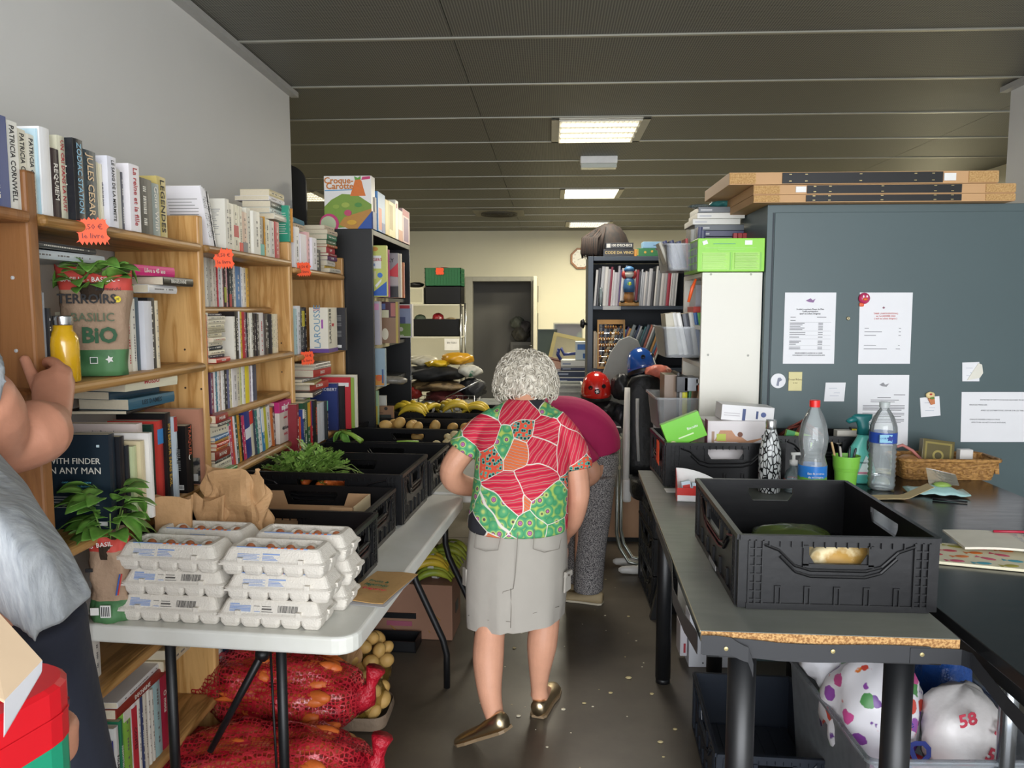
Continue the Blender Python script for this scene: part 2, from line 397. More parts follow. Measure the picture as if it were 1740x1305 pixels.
def book(label, group, col, h, w, t, loc, rot=(0, 0, 0), title=None, tcol=None, tsize=None, hard=False, band=None, prints=True, cov=None, name='book', rough=.38, flip=1):
    """spine on local +X face (x=0), thickness along y, height along z; origin at the foot of the spine"""
    r = thing(name, label, 'book', loc, rot, group)
    ct = .0025 if hard else .0012; ins = .004 if hard else .0006; t = max(t, .004)
    g = G()
    g.box(-w, 0, 0, ct, 0, h).box(-w, 0, t - ct, t, 0, h)
    sp = [(-ct, ct), (0.0, ct * 1.2), (.0015, t * .3), (.0018, t * .5), (.0015, t * .7), (0.0, t - ct * 1.2), (-ct, t - ct)]
    g.prism(sp, h)
    g.build('cover', mat(col, rough, var=.05), r, auto=False)
    G().box(-w + ins, -ct, ct, t - ct, ins, h - ins).build('pages', PAGE, r)
    ink = tcol or (CREAMINK if isdark(col) else INK)
    if band:
        bc, z0, z1 = band
        G().box(.0005, .0024, ct, t - ct, h * z0, h * z1).build('colour_band', mat(bc, .45, var=0), r)
    if title:
        ts = tsize or t * .62
        o = text(title, ts, ink, r, (.0028, t / 2, h * .52), (pi / 2, pi / 2, pi / 2) if flip > 0 else (pi / 2, -pi / 2, pi / 2), ext=.0002, bold=.01)
        L = o.dimensions.x if o.dimensions.x > 0 else 1
        xs = [v.co.x for v in o.data.vertices]; L = max(xs) - min(xs)
        if L > h * .86: k = h * .86 / L; o.scale = (k, min(1, max(k, .5) * 1.3), 1)
    elif prints and t > .006:
        g = G(); z = h * rb.uniform(.10, .2); a, b = t * .40, t * .58
        while z < h * .85:
            L = h * rb.uniform(.01, .035); g.box(.0016, .0022, a, b, z, z + L); z += L + h * rb.choice((.012, .012, .08))
        g.build('spine_print', ink if ink is not INK else SOFT, r)
    if cov:     # print on the near cover (local -Y side)
        cm, rows = cov; g = G(); 
        for k in range(rows):
            z = h * (.78 - .62 * k / max(1, rows)); g.box(-w * .9, -w * rb.uniform(.12, .35), -.0006, 0, z, z + h * .013)
        g.build('cover_print', cm, r)
    return r
def at_y(px, py, x): return at(px, py, x=x).y
def row(desc, group, z, xs, px0, items, py, w=.14, lean=0, cat='book', y0=None):
    """books in a row along the shelf. items: (px of the far edge of the spine, colour, height cm, {options})"""
    y = y0 if y0 is not None else at_y(px0, py, xs); n = 0
    for it in items:
        px, col, h = it[:3]; k = dict(it[3]) if len(it) > 3 else {}
        dx = k.pop('dx', rb.uniform(-.004, .004)); ln = k.pop('lean', lean); gap = k.pop('gap', 0); zz = k.pop('dz', 0); ww = k.pop('w', w * rb.uniform(.92, 1.05)); extra = k.pop('note', '')
        y1 = at_y(px, py, xs + dx)
        t = y1 - y - .0006
        if t < .003: continue
        if col is not None:
            size = 'thin' if t < .012 else ('thick' if t > .028 else 'medium')
            lab = k.pop('label', None) or '%s %s book%s, %s from the left %s' % (size, cname(col), extra, ORD[n], desc)
            tt = t * cos(R(ln)) if ln else t
            book(lab, group, col, h / 100, ww, tt, (xs + dx, y + (h / 100) * sin(R(ln)) * 0, z + zz + (tt * sin(R(-ln)) if ln < 0 else 0)), (R(ln), 0, 0), **k)
            n += 1
        y = y1 + gap
def pile(desc, group, x, y, z, items, rotz=0):
    """books lying flat, bottom first. items: (colour, spine length, width, thickness, {options}); spine towards +X"""
    n = len(items); rr = []
    for i, it in enumerate(items):
        col, L, w, t = it[:4]; k = dict(it[4]) if len(it) > 4 else {}
        a = k.pop('rz', rb.uniform(-4, 4)); dx = k.pop('dx', rb.uniform(-.008, .008)); dy = k.pop('dy', rb.uniform(-.006, .006))
        pos = 'topmost' if i == n - 1 else ('lowest' if i == 0 else ORD[i] + ' from the bottom')
        lab = k.pop('label', None) or '%s book, %s %s' % (cname(col), pos, desc)
        # lie down: height axis -> +Y, thickness -> +Z
        m = Matrix.Rotation(R(rotz + a), 3, 'Z') @ Matrix(((1, 0, 0), (0, 0, 1), (0, -1, 0))).transposed()
        m = Matrix.Rotation(R(rotz + a), 3, 'Z') @ Matrix(((1, 0, 0), (0, 0, -1), (0, 1, 0)))
        # local x->x, y->z, z->-y : spine foot at +y end
        e = m.to_euler()
        book(lab, group, col, L, w, t, (x + dx, y + dy + L / 2, z), tuple(e), **k)
        z += t + .0006
        rr.append(z)
    return z

# ================= PINE BOOKCASES =================
SX = -1.10   # front plane
def bookcase(label, ya, yb, shelves, zt, near=True, mats=PINE):
    t = thing('bookcase', label, 'bookcase', (SX, ya, 0), 0, 'pine bookcases along the left wall')
    D = -.275
    if near: G().box(D, 0, 0, .034, 0, zt).build('side_panel', mats, t, bevel=.006)
    L = yb - ya
    G().box(D, 0, L - .034 if not near else L, L if not near else L + .034, 0, zt).build('side_panel', PINE, t, bevel=.006)
    for i, (z, d0) in enumerate(shelves):
        a = .034 if near else .0
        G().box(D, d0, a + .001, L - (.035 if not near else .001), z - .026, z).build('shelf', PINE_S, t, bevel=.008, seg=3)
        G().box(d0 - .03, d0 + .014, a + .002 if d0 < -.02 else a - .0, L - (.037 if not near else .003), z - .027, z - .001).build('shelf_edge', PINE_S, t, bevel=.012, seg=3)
    return t
KN = mat('#3d2a1c', .6)
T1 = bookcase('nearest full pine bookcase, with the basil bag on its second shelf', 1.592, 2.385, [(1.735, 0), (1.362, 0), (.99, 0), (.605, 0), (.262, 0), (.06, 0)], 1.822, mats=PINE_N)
T2 = bookcase('middle pine bookcase of the left wall, with six crowded shelves', 2.419, 3.259, [(1.735, 0), (1.538, -.09), (1.352, 0), (1.182, -.02), (.978, 0), (.605, 0), (.262, 0), (.06, 0)], 1.812, near=False)
T3 = bookcase('farthest pine bookcase, touching the black bookcase', 3.26, 4.09, [(1.71, 0), (1.332, 0), (.925, 0), (.605, 0), (.262, 0)], 1.80, near=False)
T0 = thing('bookcase', 'pine bookcase at the left picture edge, only a rounded shelf end showing', 'bookcase', (SX, .80, 0), 0, 'pine bookcases along the left wall')
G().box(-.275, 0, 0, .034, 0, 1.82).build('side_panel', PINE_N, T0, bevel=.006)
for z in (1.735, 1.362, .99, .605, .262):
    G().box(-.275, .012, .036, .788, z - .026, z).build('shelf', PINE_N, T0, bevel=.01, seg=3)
# screw heads and knots
for px, py in ((22, 472), (28, 596), (39, 838)):
    p = at(px, py, y=1.592); G().lathe([(.004, 0), (.004, .002), (.001, .003)], 10).build('dowel_cap', mat('#c2c4c4', .4), T1, loc=(p.x - SX, 0, p.z), rot=(pi / 2, 0, 0))
for px, py, yy, T in ((314, 594, 2.385, T1), (315, 659, 2.385, T1), (342, 661, 2.384, T1), (478, 583, 3.225, T2), (479, 632, 3.225, T2)):
    p = at(px, py, y=yy); G().lathe([(.0035, 0), (.003, .001)], 8).build('knot', KN, T, loc=(p.x - SX, yy - T.location.y, p.z), rot=(pi / 2, 0, 0))

W_, C_ = '#e6e5e3', '#ddd6bf'
tp = dict
A = 'on top of the near pine bookcase'
row(A, 'books on top of the nearest bookcase', 1.735, -1.115, -45, [
    (22, '#3f4f86', 18.2, tp(title='SECRETS DU CRIME', dx=.012, label='blue hardback at the left picture edge on the top shelf')),
    (40, '#ecebe2', 18, tp(title='PATRICIA CORNWELL', tcol=INK, dx=.004)), (53, '#e0dbc6', 17.2, tp(title='PATRICIA CORNWELL', tcol=INK, dx=-.002)),
    (67, '#e6e1cf', 16.8, tp(title='PATRICIA CORNWELL', tcol=INK, dx=-.004)), (73, '#b9d4de', 18.4, {}), (93, '#e9e9e8', 19, tp(dx=.006, prints=False)),
    (107, '#3a2d2e', 15.2, tp(title='REQUIEM', dx=.004)), (118, '#d9d6bd', 18.6, tp(title='UN CRI DANS LA NUIT', tcol=REDINK)),
    (148, '#141820', 18.6, tp(title='ZODIAC STATION', tcol=mat('#8fc0d8', .5, var=0), dx=.020, cov=(CREAMINK, 14))),
    (169, '#15303e', 17, tp(title='JULES CESAR', dx=.016, tcol=mat('#e8c9a0', .5, var=0))), (173, '#e6dfc0', 15.4, {}), (179, '#e6dfc8', 15.2, tp(title='LES MURS DE SANG', tcol=mat('#2a2050', .5, var=0))),
    (203, '#e2e2ea', 17.4, tp(title='LE SANG DE LA MERMETE', tcol=INK, dx=.016)), (209, '#dcdacb', 15.4, {}), (213, '#55545a', 15.0, {}),
    (241, '#e9e5e8', 17.4, tp(title='La reine et la fille', tcol=REDINK, dx=.014)), (261, '#18181a', 15, tp(dx=.004)), (273, '#8f9a96', 14.6, tp(title='Gone With', tcol=CREAMINK)), (285, '#c5b26a', 17.2, tp(title='LEGENDES', tcol=INK))], 400, w=.125)
book('pale lilac book standing behind the three cream thrillers', 'books on top of the nearest bookcase', '#a9b3d6', .195, .10, .07, (-1.245, 1.585, 1.735), prints=False)
B = 'on top of the middle bookcase'
gB = 'books on top of the middle bookcase'
y = at_y(352, 420, -1.11)
for i, (c, t, h) in enumerate((('#ebe9ec', .012, .192), ('#efeef0', .012, .19), ('#ece9ec', .014, .187), ('#e9e6ea', .010, .183), ('#202226', .012, .181), ('#e6e3dc', .011, .176))):
    a = 17; yb_ = 2.425 + .008 + i * .0136 + .055
    book('%s, %s from the left of the leaning ones on the middle bookcase' % ('black book' if i == 4 else 'thin white book', ORD[i]), gB, c, h, .125, t, (-1.112 - .002 * i, yb_, 1.7352), (R(a), 0, 0), cov=(GREYINK, 12) if i == 0 else None)
yR = 2.585
row('upright on the middle bookcase top', gB, 1.735, -1.112, 0, [
    (392, '#dedacd', 16.6, tp(dx=.014, cov=(GREYINK, 16), w=.12)), (399, '#e3dfd0', 16, {}), (406, '#e3ddc6', 16.2, tp(band=('#c23038', .3, .55))), (413, '#dfd8c2', 16, tp(band=('#d8382c', .0, .2))),
    (421, '#d5b6a0', 14.4, tp(band=('#77757a', 0, .25))), (427, '#e5e0cf', 16.4, {}), (443, '#e6e3d8', 15.8, tp(dx=.01)), (449, '#3c3c3c', 14.6, tp(band=('#58b8b0', 0, .3))), (452, '#d59a3c', 15.2, {}),
    (459, '#dcd8c0', 14.6, {}), (467, '#cfccc8', 14.4, {}), (475, '#b72a36', 14.6, {})], 425, w=.125, y0=yR)
book('teal green book cover facing the camera above the pine bookcases', gB, '#2f9678', .150, .05, .022, (-1.10, 3.228, 1.8125), cov=(CREAMINK, 10))
book('narrow orange book standing right of the teal green one', gB, '#d08c38', .140, .09, .012, (-1.094, 3.252, 1.8125))
z = 1.892
pile('of the stack topping the middle bookcase', 'stack on top of the middle bookcase', -1.13, 3.17, z, [
    ('#d9d4c6', .17, .11, .022, tp(prints=False, dx=.02)), ('#c9d2d0', .17, .125, .022, {}), ('#4a4846', .165, .115, .026, {}), ('#e6e3e6', .175, .14, .018, {}), ('#cdbf92', .165, .12, .026, {})])
C = 'on top of the farthest pine bookcase'
gC = 'books on top of the farthest bookcase'
row(C, gC, 1.71, -1.105, 503, [(506, '#e9e8ea', 17.8, tp(dx=.01)), (510, '#e6e6e8', 17.6, {}), (513, '#7f93b8', 16.5, {}), (522, '#e8e3ea', 15.2, tp(title='', prints=False)), (527, '#e6b6b4', 16.8, {}),
    (539, '#e6e3ea', 14.6, tp(dx=.014)), (545, '#3a3436', 10, {})], 455, w=.12)
pile('of the tall stack beside the board game', 'tall stack on the farthest bookcase', -1.10, 3.86, 1.7115, [
    ('#b9b4a8', .16, .12, .02, tp(dx=.02)), ('#c9a838', .16, .12, .012, tp(dx=-.01)), ('#c9c4ba', .15, .12, .026, {}), ('#5c2c5c', .15, .12, .020, tp(title='LE CIEL')), ('#8a1e28', .15, .115, .014, {}), ('#b02530', .155, .12, .03, tp(title='LEVY')),
    ('#b5683c', .15, .12, .012, {}), ('#4a6a4a', .15, .12, .022, {}), ('#3c7a5a', .16, .12, .026, {}), ('#c9b8a0', .16, .12, .022, {}), ('#cfc0a8', .15, .13, .02, {})])
pile('of the low stack left of the board game', 'small stack beside the board game', -1.18, 3.62, 1.862, [
    ('#a8a294', .17, .12, .02, {}), ('#d8c8b0', .17, .12, .022, {}), ('#cfbca4', .16, .12, .022, {}), ('#2a7d9c', .17, .12, .022, tp(title='', prints=False))])

# --- second shelf of the nearest bookcase ---
D_ = 'on the basil shelf'
gD = 'books on the second shelf of the nearest bookcase'
row(D_ + ', left of the bottle', gD, 1.362, -1.135, 66, [(82, '#b7bcc4', 20.5, tp(prints=False, label='tall silver grey book half hidden behind the yellow bottle')), (92, '#26262a', 17, tp(label='black book directly behind the yellow bottle'))], 630, w=.15)
row('right of the shelf basil bag', gD, 1.362, -1.125, 186, [
    (193, '#e5dcc0', 16, {}), (199, '#2a2426', 15.2, tp(title='THIERRY BEINSTINGEL', band=None)), (206, '#e4dfcf', 20, {}), (213, '#dfe3e6', 21, {}), (219, '#e4e0d2', 20.6, {}),
    (226, '#e2dac6', 20, tp(tcol=REDINK)), (234, '#e8e4d6', 19.6, {}), (240, '#4b5c66', 20, tp(prints=False)), (246, '#e6e7ec', 20.6, tp(dx=.005)), (262, '#e3e4ea', 19, tp(dx=.012, w=.12, prints=False)), (267, '#26262c', 20, {}), (273, '#e2d5b8', 19.2, {})], 625, w=.13)
pile('of the stack right of the shelf basil', 'stack right of the basil bag', -1.108, 2.10, 1.575, [
    ('#e3e3e4', .18, .14, .022, tp(dy=.06)), ('#1c1816', .19, .12, .024, tp(title='BRAGELONNE', dx=.012, dy=.13)), ('#d41f78', .185, .12, .028, tp(title='Lilou a 45 ans', dx=.006, dy=.03, rz=-6))])
book('long grey flat book lying under the top shelf above the basil leaves', gD, '#c4ccd0', .30, .20, .02, (-1.15, 1.95, 1.645), tuple((Matrix.Rotation(R(-3), 3, 'Z') @ Matrix(((1, 0, 0), (0, 0, -1), (0, 1, 0)))).to_euler()))
book('dark flat book lying topmost above the basil leaves', gD, '#4a4d50', .26, .20, .014, (-1.16, 1.93, 1.668), tuple((Matrix.Rotation(R(3), 3, 'Z') @ Matrix(((1, 0, 0), (0, 0, -1), (0, 1, 0)))).to_euler()))

# --- third shelf of the nearest bookcase ---
gE = 'books on the third shelf of the nearest bookcase'
b = book('big dark blue book with white capitals, facing the camera on the third shelf', gE, '#1d2c38', .236, .17, .026, (-1.072, 1.795, .99), (0, 0, R(1)), title='', prints=False)
for s_, sz, z_, m_ in (('WITH FINDER', .021, .170, CREAMINK), ('IN ANY MAN', .023, .146, CREAMINK)):
    text(s_, sz, m_, b, (-.088, -.0008, z_), UP_Y)
for k, (s_, z_) in enumerate((('contours de l\'intrigue', .118), ('nt à celui du lecteur', .108), ('de poser ce livre.', .098))):
    text(s_, .0085, mat('#5fb4cf', .5, var=0), b, (-.085, -.0008, z_), UP_Y, shear=.3)
g = G()
for k in range(5): g.box(-.15, -.03 - .03 * (k == 4), -.0006, 0, .080 - .0065 * k, .082 - .0065 * k)
g.build('cover_print', GREYINK, b)
G().box(-.045, -.012, -.0012, 0, .01, .02).build('price_sticker', WHT, b)
G().box(-.03, -.023, -.0012, 0, .205, .211).build('publisher_mark', mat('#cfe4ea', .5, var=0), b)
for i, (c, w_, t, h, x, y, lab) in enumerate((
    ('#1a1c22', .15, .022, .226, -1.062, 1.824, 'black book standing right behind the big dark blue one'),
    ('#23262c', .13, .014, .20, -1.058, 1.845, 'small black book between the dark blue and the pale green covers'),
    ('#c6cfa2', .14, .02, .195, -1.052, 1.862, 'pale green book behind the basil leaves of the table pot'),
    ('#d8c9a4', .15, .02, .205, -1.042, 1.884, 'cream bordered book behind the pale green one'),
    ('#ebe8e4', .20, .018, .222, -1.032, 1.907, 'large white book sticking out behind the basil leaves'),
    ('#d9cbc6', .20, .03, .238, -1.09, 1.955, 'pinkish white book with a red title, top half showing behind the row'))):
    bb = book(lab, gE, c, h, w_, t, (x, y, .99), prints=False)
    if i == 5:
        text('Jean Dutourd', .011, INK, bb, (-.09, -.0008, .216), UP_Y); text('LE BAL DES VAUTOURS', .011, REDINK, bb, (-.09, -.0008, .200), UP_Y)
yy = 2.03
for i, (c, t, h, ttl, tc) in enumerate((('#1d3a30', .014, .225, None, None), ('#c23b34', .030, .232, None, None), ('#141416', .03, .25, 'INTERIEUR SANS EXIL', mat('#c9a23c', .5, var=0)), ('#b9c4cc', .018, .235, 'THEATRE', INK))):
    book(('dark green', 'red and blue striped', 'tall black', 'pale blue grey and red')[i] + ' book standing left of the black cover with a moon', gE, c, h, .14, t, (-1.09 + .008 * i, yy, .99), title=ttl, tcol=tc, prints=False, band=(('#3f8ac9', .72, .9) if i == 1 else ('#a83232', .82, 1) if i == 3 else None)); yy += t + .0012
tr = book('thick black paperback with red lettering and a moon, standing on the third shelf end', gE, '#171516', .200, .128, .038, (-1.064, 2.17, .99), (0, 0, R(-3)), prints=False, rough=.3)
text('TRAQUEE', .017, mat('#b5563c', .5, var=0), tr, (-.064, -.0008, .165), UP_Y)
text('TRAQUEE', .02, mat('#b5563c', .5, var=0), tr, (.0028, .020, .155), (pi / 2, pi / 2, pi / 2))
g = G()
for k in range(13): g.box(-.112, -.018 - (.03 if k in (5, 12) else 0), -.0006, 0, .128 - .0055 * k, .1296 - .0055 * k)
g.build('cover_print', GREYINK, tr)
def moon(rr): return [(rr * cos(a), rr * sin(a)) for a in [pi * .5 + pi * k / 8 for k in range(9)]] + [(rr * .55 * cos(a) + rr * .0, rr * .98 * sin(a)) for a in [1.5 * pi - pi * k / 8 for k in range(1, 8)]]
G().prism(moon(.0075), .0008).build('moon_mark', CREAMINK, tr, loc=(-.062, 0, .183), rot=UP_Y)
G().prism(moon(.0085), .0008).build('moon_mark', CREAMINK, tr, loc=(.0022, .02, .105), rot=(pi / 2, 0, pi / 2))
G().box(-.032, -.010, -.001, 0, .01, .024).build('barcode_label', WHT, tr)
g = G()
for k in range(8): g.box(-.030 + .0025 * k, -.0288 + .0025 * k, -.0014, 0, .013, .022)
g.build('barcode', INK, tr)
G().box(-.11, -.085, -.0008, 0, .03, .05).box(-.08, -.065, -.0008, 0, .02, .055).box(-.062, -.05, -.0008, 0, .03, .06).build('cover_picture', mat('#8d7f84', .5, var=.4, scale=120), tr)
og = book('large orange sunset book behind the black moon cover', gE, '#b9826a', .235, .17, .03, (-1.072, 2.28, .99), prints=False)
G().box(-.165, -.003, -.0008, 0, .003, .085).build('cover_picture', two_tone('dusk', '#2a2a2c', '#8c8577', 40), og)
G().box(-.03, -.010, -.0012, -.0003, .012, .034).build('barcode_label', WHT, og)
pile('of the stack under the basil shelf', 'stack on the third shelf', -1.112, 2.10, 1.2455, [
    ('#1d1d20', .24, .17, .010, tp(dy=.03, dx=-.05, prints=False)), ('#2f6076', .21, .15, .030, tp(dx=-.008, rz=-6, dy=.02, title='LES DAMES', tcol=mat('#1d2f3a'))), ('#2a4250', .20, .17, .022, tp(dx=-.035, rz=-10, dy=-.01, prints=False)),
    ('#ddd9bf', .22, .155, .042, tp(title='MUSSO', tcol=REDINK, dx=.012, rz=-9, label='thick pale paperback lying topmost of the third shelf stack', tsize=.02))])
book('small blue book poking up behind the big dark blue cover', gE, '#2f4f8f', .225, .07, .014, (-1.155, 1.838, .99), (0, 0, 0), prints=False)

# --- shelves of the middle bookcase ---
def cyc(px0, step, cols, hs, **k):
    o = []; p = px0
    for i, c in enumerate(cols):
        p += step if not isinstance(step, (list, tuple)) else step[i % len(step)]
        o.append((p, c, hs[i % len(hs)] if isinstance(hs, (list, tuple)) else hs, dict(k)))
    return o
row('on the middle bookcase short shelf', 'thin books on the short shelf', 1.538, -1.195, 352, [
    (355, '#eceade', 17), (359, '#b9b5aa', 17), (362, '#d9d3c4', 17), (364.5, '#d9cfc2', 16.8), (367, '#cfc8ba', 16.8), (369.5, '#ccc0b4', 16.6), (372.5, '#b0353c', 16.6), (377, '#cdd0d6', 16.4), (379, '#e4e0da', 16.2),
    (381, '#d6a0a4', 16), (385.5, '#3c2c30', 16, tp(band=('#a8b03c', .1, .45))), (388, '#d8a8a8', 16), (394, '#2a2a2e', 15.8, tp(band=('#b03c3c', 0, .3))), (398, '#3a4a52', 15.8), (401.5, '#e3e0d8', 15.6), (410.5, '#5c8cc0', 15.4), (413, '#e6e8ee', 15.4),
    (416, '#cfc4b4', 15.2), (419, '#e6e0d4', 15.2), (424, '#e0b04c', 15.2)], 525, w=.12)
row('left of the middle bookcase paperback stack', 'books on the third shelf of the middle bookcase', 1.352, -1.118, 351, [(354, '#d86a3c', 16), (356.5, '#e0dccb', 16.6)], 618, w=.12)
pile('of the middle bookcase paperback stack', 'paperback stack on the third shelf', -1.112, 2.515, 1.353, [
    ('#c03a34', .125, .105, .015, tp(title='Seulement', dx=.012, dy=.01)), ('#454b55', .12, .105, .010, {}), ('#e0d9bd', .115, .105, .014, {}), ('#27303c', .115, .105, .014, {}), ('#dfd8c2', .115, .105, .013, {}), ('#ddd5be', .11, .105, .015, tp(tcol=REDINK)),
    ('#e0d8bc', .11, .105, .014, {}), ('#b5ae92', .115, .105, .007, {}), ('#b9b196', .115, .105, .007, {}), ('#ddd4b6', .11, .105, .013, {}), ('#dcd5be', .115, .105, .014, {}), ('#e2dccb', .125, .105, .011, {}), ('#4a4658', .125, .105, .008, {})])
row('right of the middle bookcase paperback stack', 'books on the third shelf of the middle bookcase', 1.352, -1.118, 398, [
    (401.5, '#e9e5d8', 15.2), (407, '#1f1b1c', 17, tp(title='LACLAVETINE')), (410, '#e3dede', 17), (413, '#dcc23c', 16.8), (414.5, '#d8d0c0', 16.6), (418, '#a83438', 16.8), (420, '#8a5a70', 16.6), (423, '#2c2830', 16.6), (426, '#d6d0bc', 16.4), (431, '#e9e7dc', 16.4),
    (433, '#1e1d20', 16.4), (436, '#403632', 16), (439, '#2c2424', 16.2), (442, '#55504a', 16), (449.5, '#e2dcd8', 16.4, tp(tcol=REDINK)), (452, '#2b2b2e', 16), (456, '#463c38', 16), (459, '#2c2a28', 16), (461.5, '#e6e0d6', 16), (463.5, '#302824', 15.8), (466, '#d9cfae', 15.8), (468, '#ddd3b6', 15.8), (470.5, '#d8ccae', 15.8), (473.5, '#dcc8a8', 15.8)], 612, w=.12)
row('on the fourth middle bookcase shelf', 'books on the fourth shelf of the middle bookcase', 1.182, -1.128, 357, [
    (361, '#5c3a5a', 14.2), (364.5, '#96435a', 13.4), (368, '#e4e2de', 14), (371, '#3f7c8e', 14.2), (374.5, '#e3e0dc', 14), (377, '#cdb6a4', 14), (379.5, '#e8dfd0', 14.2), (383, '#e6e4e0', 14.2), (387.5, '#2c2a2c', 14), (391.5, '#6c6c86', 14), (395, '#d8cfa4', 14),
    (404.5, '#e0dcda', 14.2, tp(dx=.004)), (409, '#d6cfb8', 14), (412, '#c9cc8c', 13.8), (414, '#3a3c46', 13.8), (418, '#dcd9d0', 13.8), (425, '#e8d42c', 14, tp(prints=False)), (428, '#b7a8b0', 13.6), (431, '#e8e6ea', 13.6), (437.5, '#454c66', 13.6, tp(prints=False, dx=-.002))], 695, w=.12)
pile('of the stack left of the leaning magazines', 'stack on the fifth shelf', -1.10, 2.50, .979, [
    ('#6a9a5e', .165, .12, .012, tp(dx=.014, prints=False)), ('#cfc6b0', .13, .12, .012, {}), ('#e0dac6', .13, .12, .018, {}), ('#33343a', .13, .12, .010, {}), ('#93382e', .12, .11, .028, tp(title='ROUGE')), ('#d07a34', .10, .11, .012, {}), ('#c4352c', .10, .11, .013, {}),
    ('#c99a3c', .10, .11, .009, {}), ('#4a80b4', .12, .11, .012, {}), ('#e0d8bf', .12, .11, .032, tp(tcol=INK)), ('#55504e', .10, .11, .012, {}), ('#9c3430', .10, .11, .026, tp(title='POLAR'))])
row('among the middle bookcase leaning magazines', 'leaning magazines on the fifth shelf', .979, -1.115, 0, [
    (395, '#e6e6e6', 18, tp(band=('#4aa894', .82, .95))), (399, '#c9436a', 17.6), (402, '#d85838', 17.6), (405, '#dcdad8', 17.6), (409, '#2a5a54', 17.4), (413, '#c9922c', 17.4), (416, '#2c2c30', 17), (421, '#c83a64', 16.4), (430, '#2f3c86', 18, tp(band=('#e6e8ee', .4, .62), prints=False)),
    (435, '#ddd6c0', 17.6, tp(band=('#d6362e', .7, .98), prints=False)), (439, '#3a4250', 17.4), (443, '#3f7c74', 17), (448, '#e6e6e4', 17.4), (453, '#3f88b4', 17, tp(band=('#e6e6e0', .45, 1))), (458, '#c9c83c', 16.8, tp(prints=False)), (464, '#e6e6e6', 16.6), (469, '#b86430', 16), (472, '#5c2430', 15.6)], 800, w=.13, lean=7, y0=2.565)
book('thin cream book lying flat on the leaning magazines of the fifth shelf', 'leaning magazines on the fifth shelf', '#d9cfae', .17, .12, .006, (-1.13, 2.86, 1.1605), tuple(Matrix(((1, 0, 0), (0, 0, -1), (0, 1, 0))).to_euler()), prints=False)
t = thing('game_box', 'pink topped cookbook case at the right end of the fifth shelf', 'box', (-1.10, 3.05, .979))
G().box(-.15, 0, 0, .14, 0, .172).build('case', mat('#ddd2c8', .5), t, bevel=.002)
G().box(-.151, .001, -.001, .141, .128, .1725).build('top_band', mat('#c02a72', .45), t, bevel=.001)
G().box(-.151, -.02, -.0015, .0, .1285, .170).build('pattern_band', two_tone('fruitdots', '#7c5048', '#d8b8a4', 26, .28, .34, kind='voronoi'), t)
text('mijoté', .034, WHT, t, (.0016, .07, .148), UP_X, bold=.02)
text('400 fiches', .020, INK, t, (.0008, .07, .060), UP_X); text('cuisine', .016, REDINK, t, (.0008, .07, .105), UP_X); text('FACILE', .014, REDINK, t, (.0008, .07, .035), UP_X)

# --- farthest pine bookcase ---
gJ = 'books on the second shelf of the farthest bookcase'
row('left of the cream dictionary set', gJ, 1.332, -1.11, 503, [(506, '#a8c4c4', 20), (512, '#dfe2e6', 21.2), (514.5, '#2c2c30', 20.5), (518.5, '#3a3a40', 20, tp(band=('#d8c838', .6, .95))), (522, '#26242a', 20.6)], 600, w=.15)
t = book('thick two-volume dictionary set in a cream and purple case', gJ, '#ddd8c8', .205, .085, .15, (-1.008, 3.45, 1.332), prints=False)
G().box(-.0855, .0025, -.0012, .1505, 0, .018).build('purple_band', mat('#5d3c86', .5), t)
text('LAROUSSE', .042, mat('#5a8aa8', .5, var=0), t, (-.048, -.0014, .118), (pi / 2, -pi / 2, 0), ext=.0002); text('LAROUSSE', .034, INK, t, (.0028, .03, .12), (pi / 2, -pi / 2, pi / 2)); text('2009', .02, REDINK, t, (.0028, .07, .125), UP_X); text('2009', .016, REDINK, t, (-.05, -.0014, .195), UP_Y)
G().box(-.03, -.022, -.001, 0, .11, .15).build('violet_bar', mat('#9a4aa0', .5, var=0), t)
b = book('dark grey book standing open-faced right of the dictionary set', gJ, '#3a3a3e', .205, .15, .02, (-.985, 3.66, 1.332), (0, 0, R(-6)), prints=False)
g = G()
for k in range(9): g.box(-.075, -.02, -.0006, 0, .165 - .006 * k, .167 - .006 * k) if k != 5 else None
for k in range(5): g.box(-.075, -.02, -.0006, 0, .09 - .006 * k, .092 - .006 * k)
g.build('cover_print', GREYINK, b); G().box(-.075, -.02, -.0012, 0, .012, .026).build('barcode_label', WHT, b)
pile('of the untidy stack under the dictionary', 'untidy stack on the farthest bookcase', -1.10, 3.52, 1.122, [
    ('#c9c5c0', .24, .15, .008, {}), ('#2a2624', .22, .15, .022, tp(rz=6)), ('#b03630', .2, .14, .034, tp(title='ROMAN', dy=.06, rz=-8, dx=.02)), ('#a89a5c', .2, .15, .010, tp(rz=8)), ('#7c7c80', .22, .14, .014, {}), ('#b32a2c', .22, .14, .034, tp(title='DICO', dy=.10, dx=.02, rz=-5)),
    ('#c4beb2', .22, .14, .014, tp(dy=.10, dx=.02, rz=-4)), ('#cfc9bd', .2, .14, .014, tp(dy=.10, dx=.02, rz=-3))])
gL = 'books on the lower shelf of the farthest bookcase'
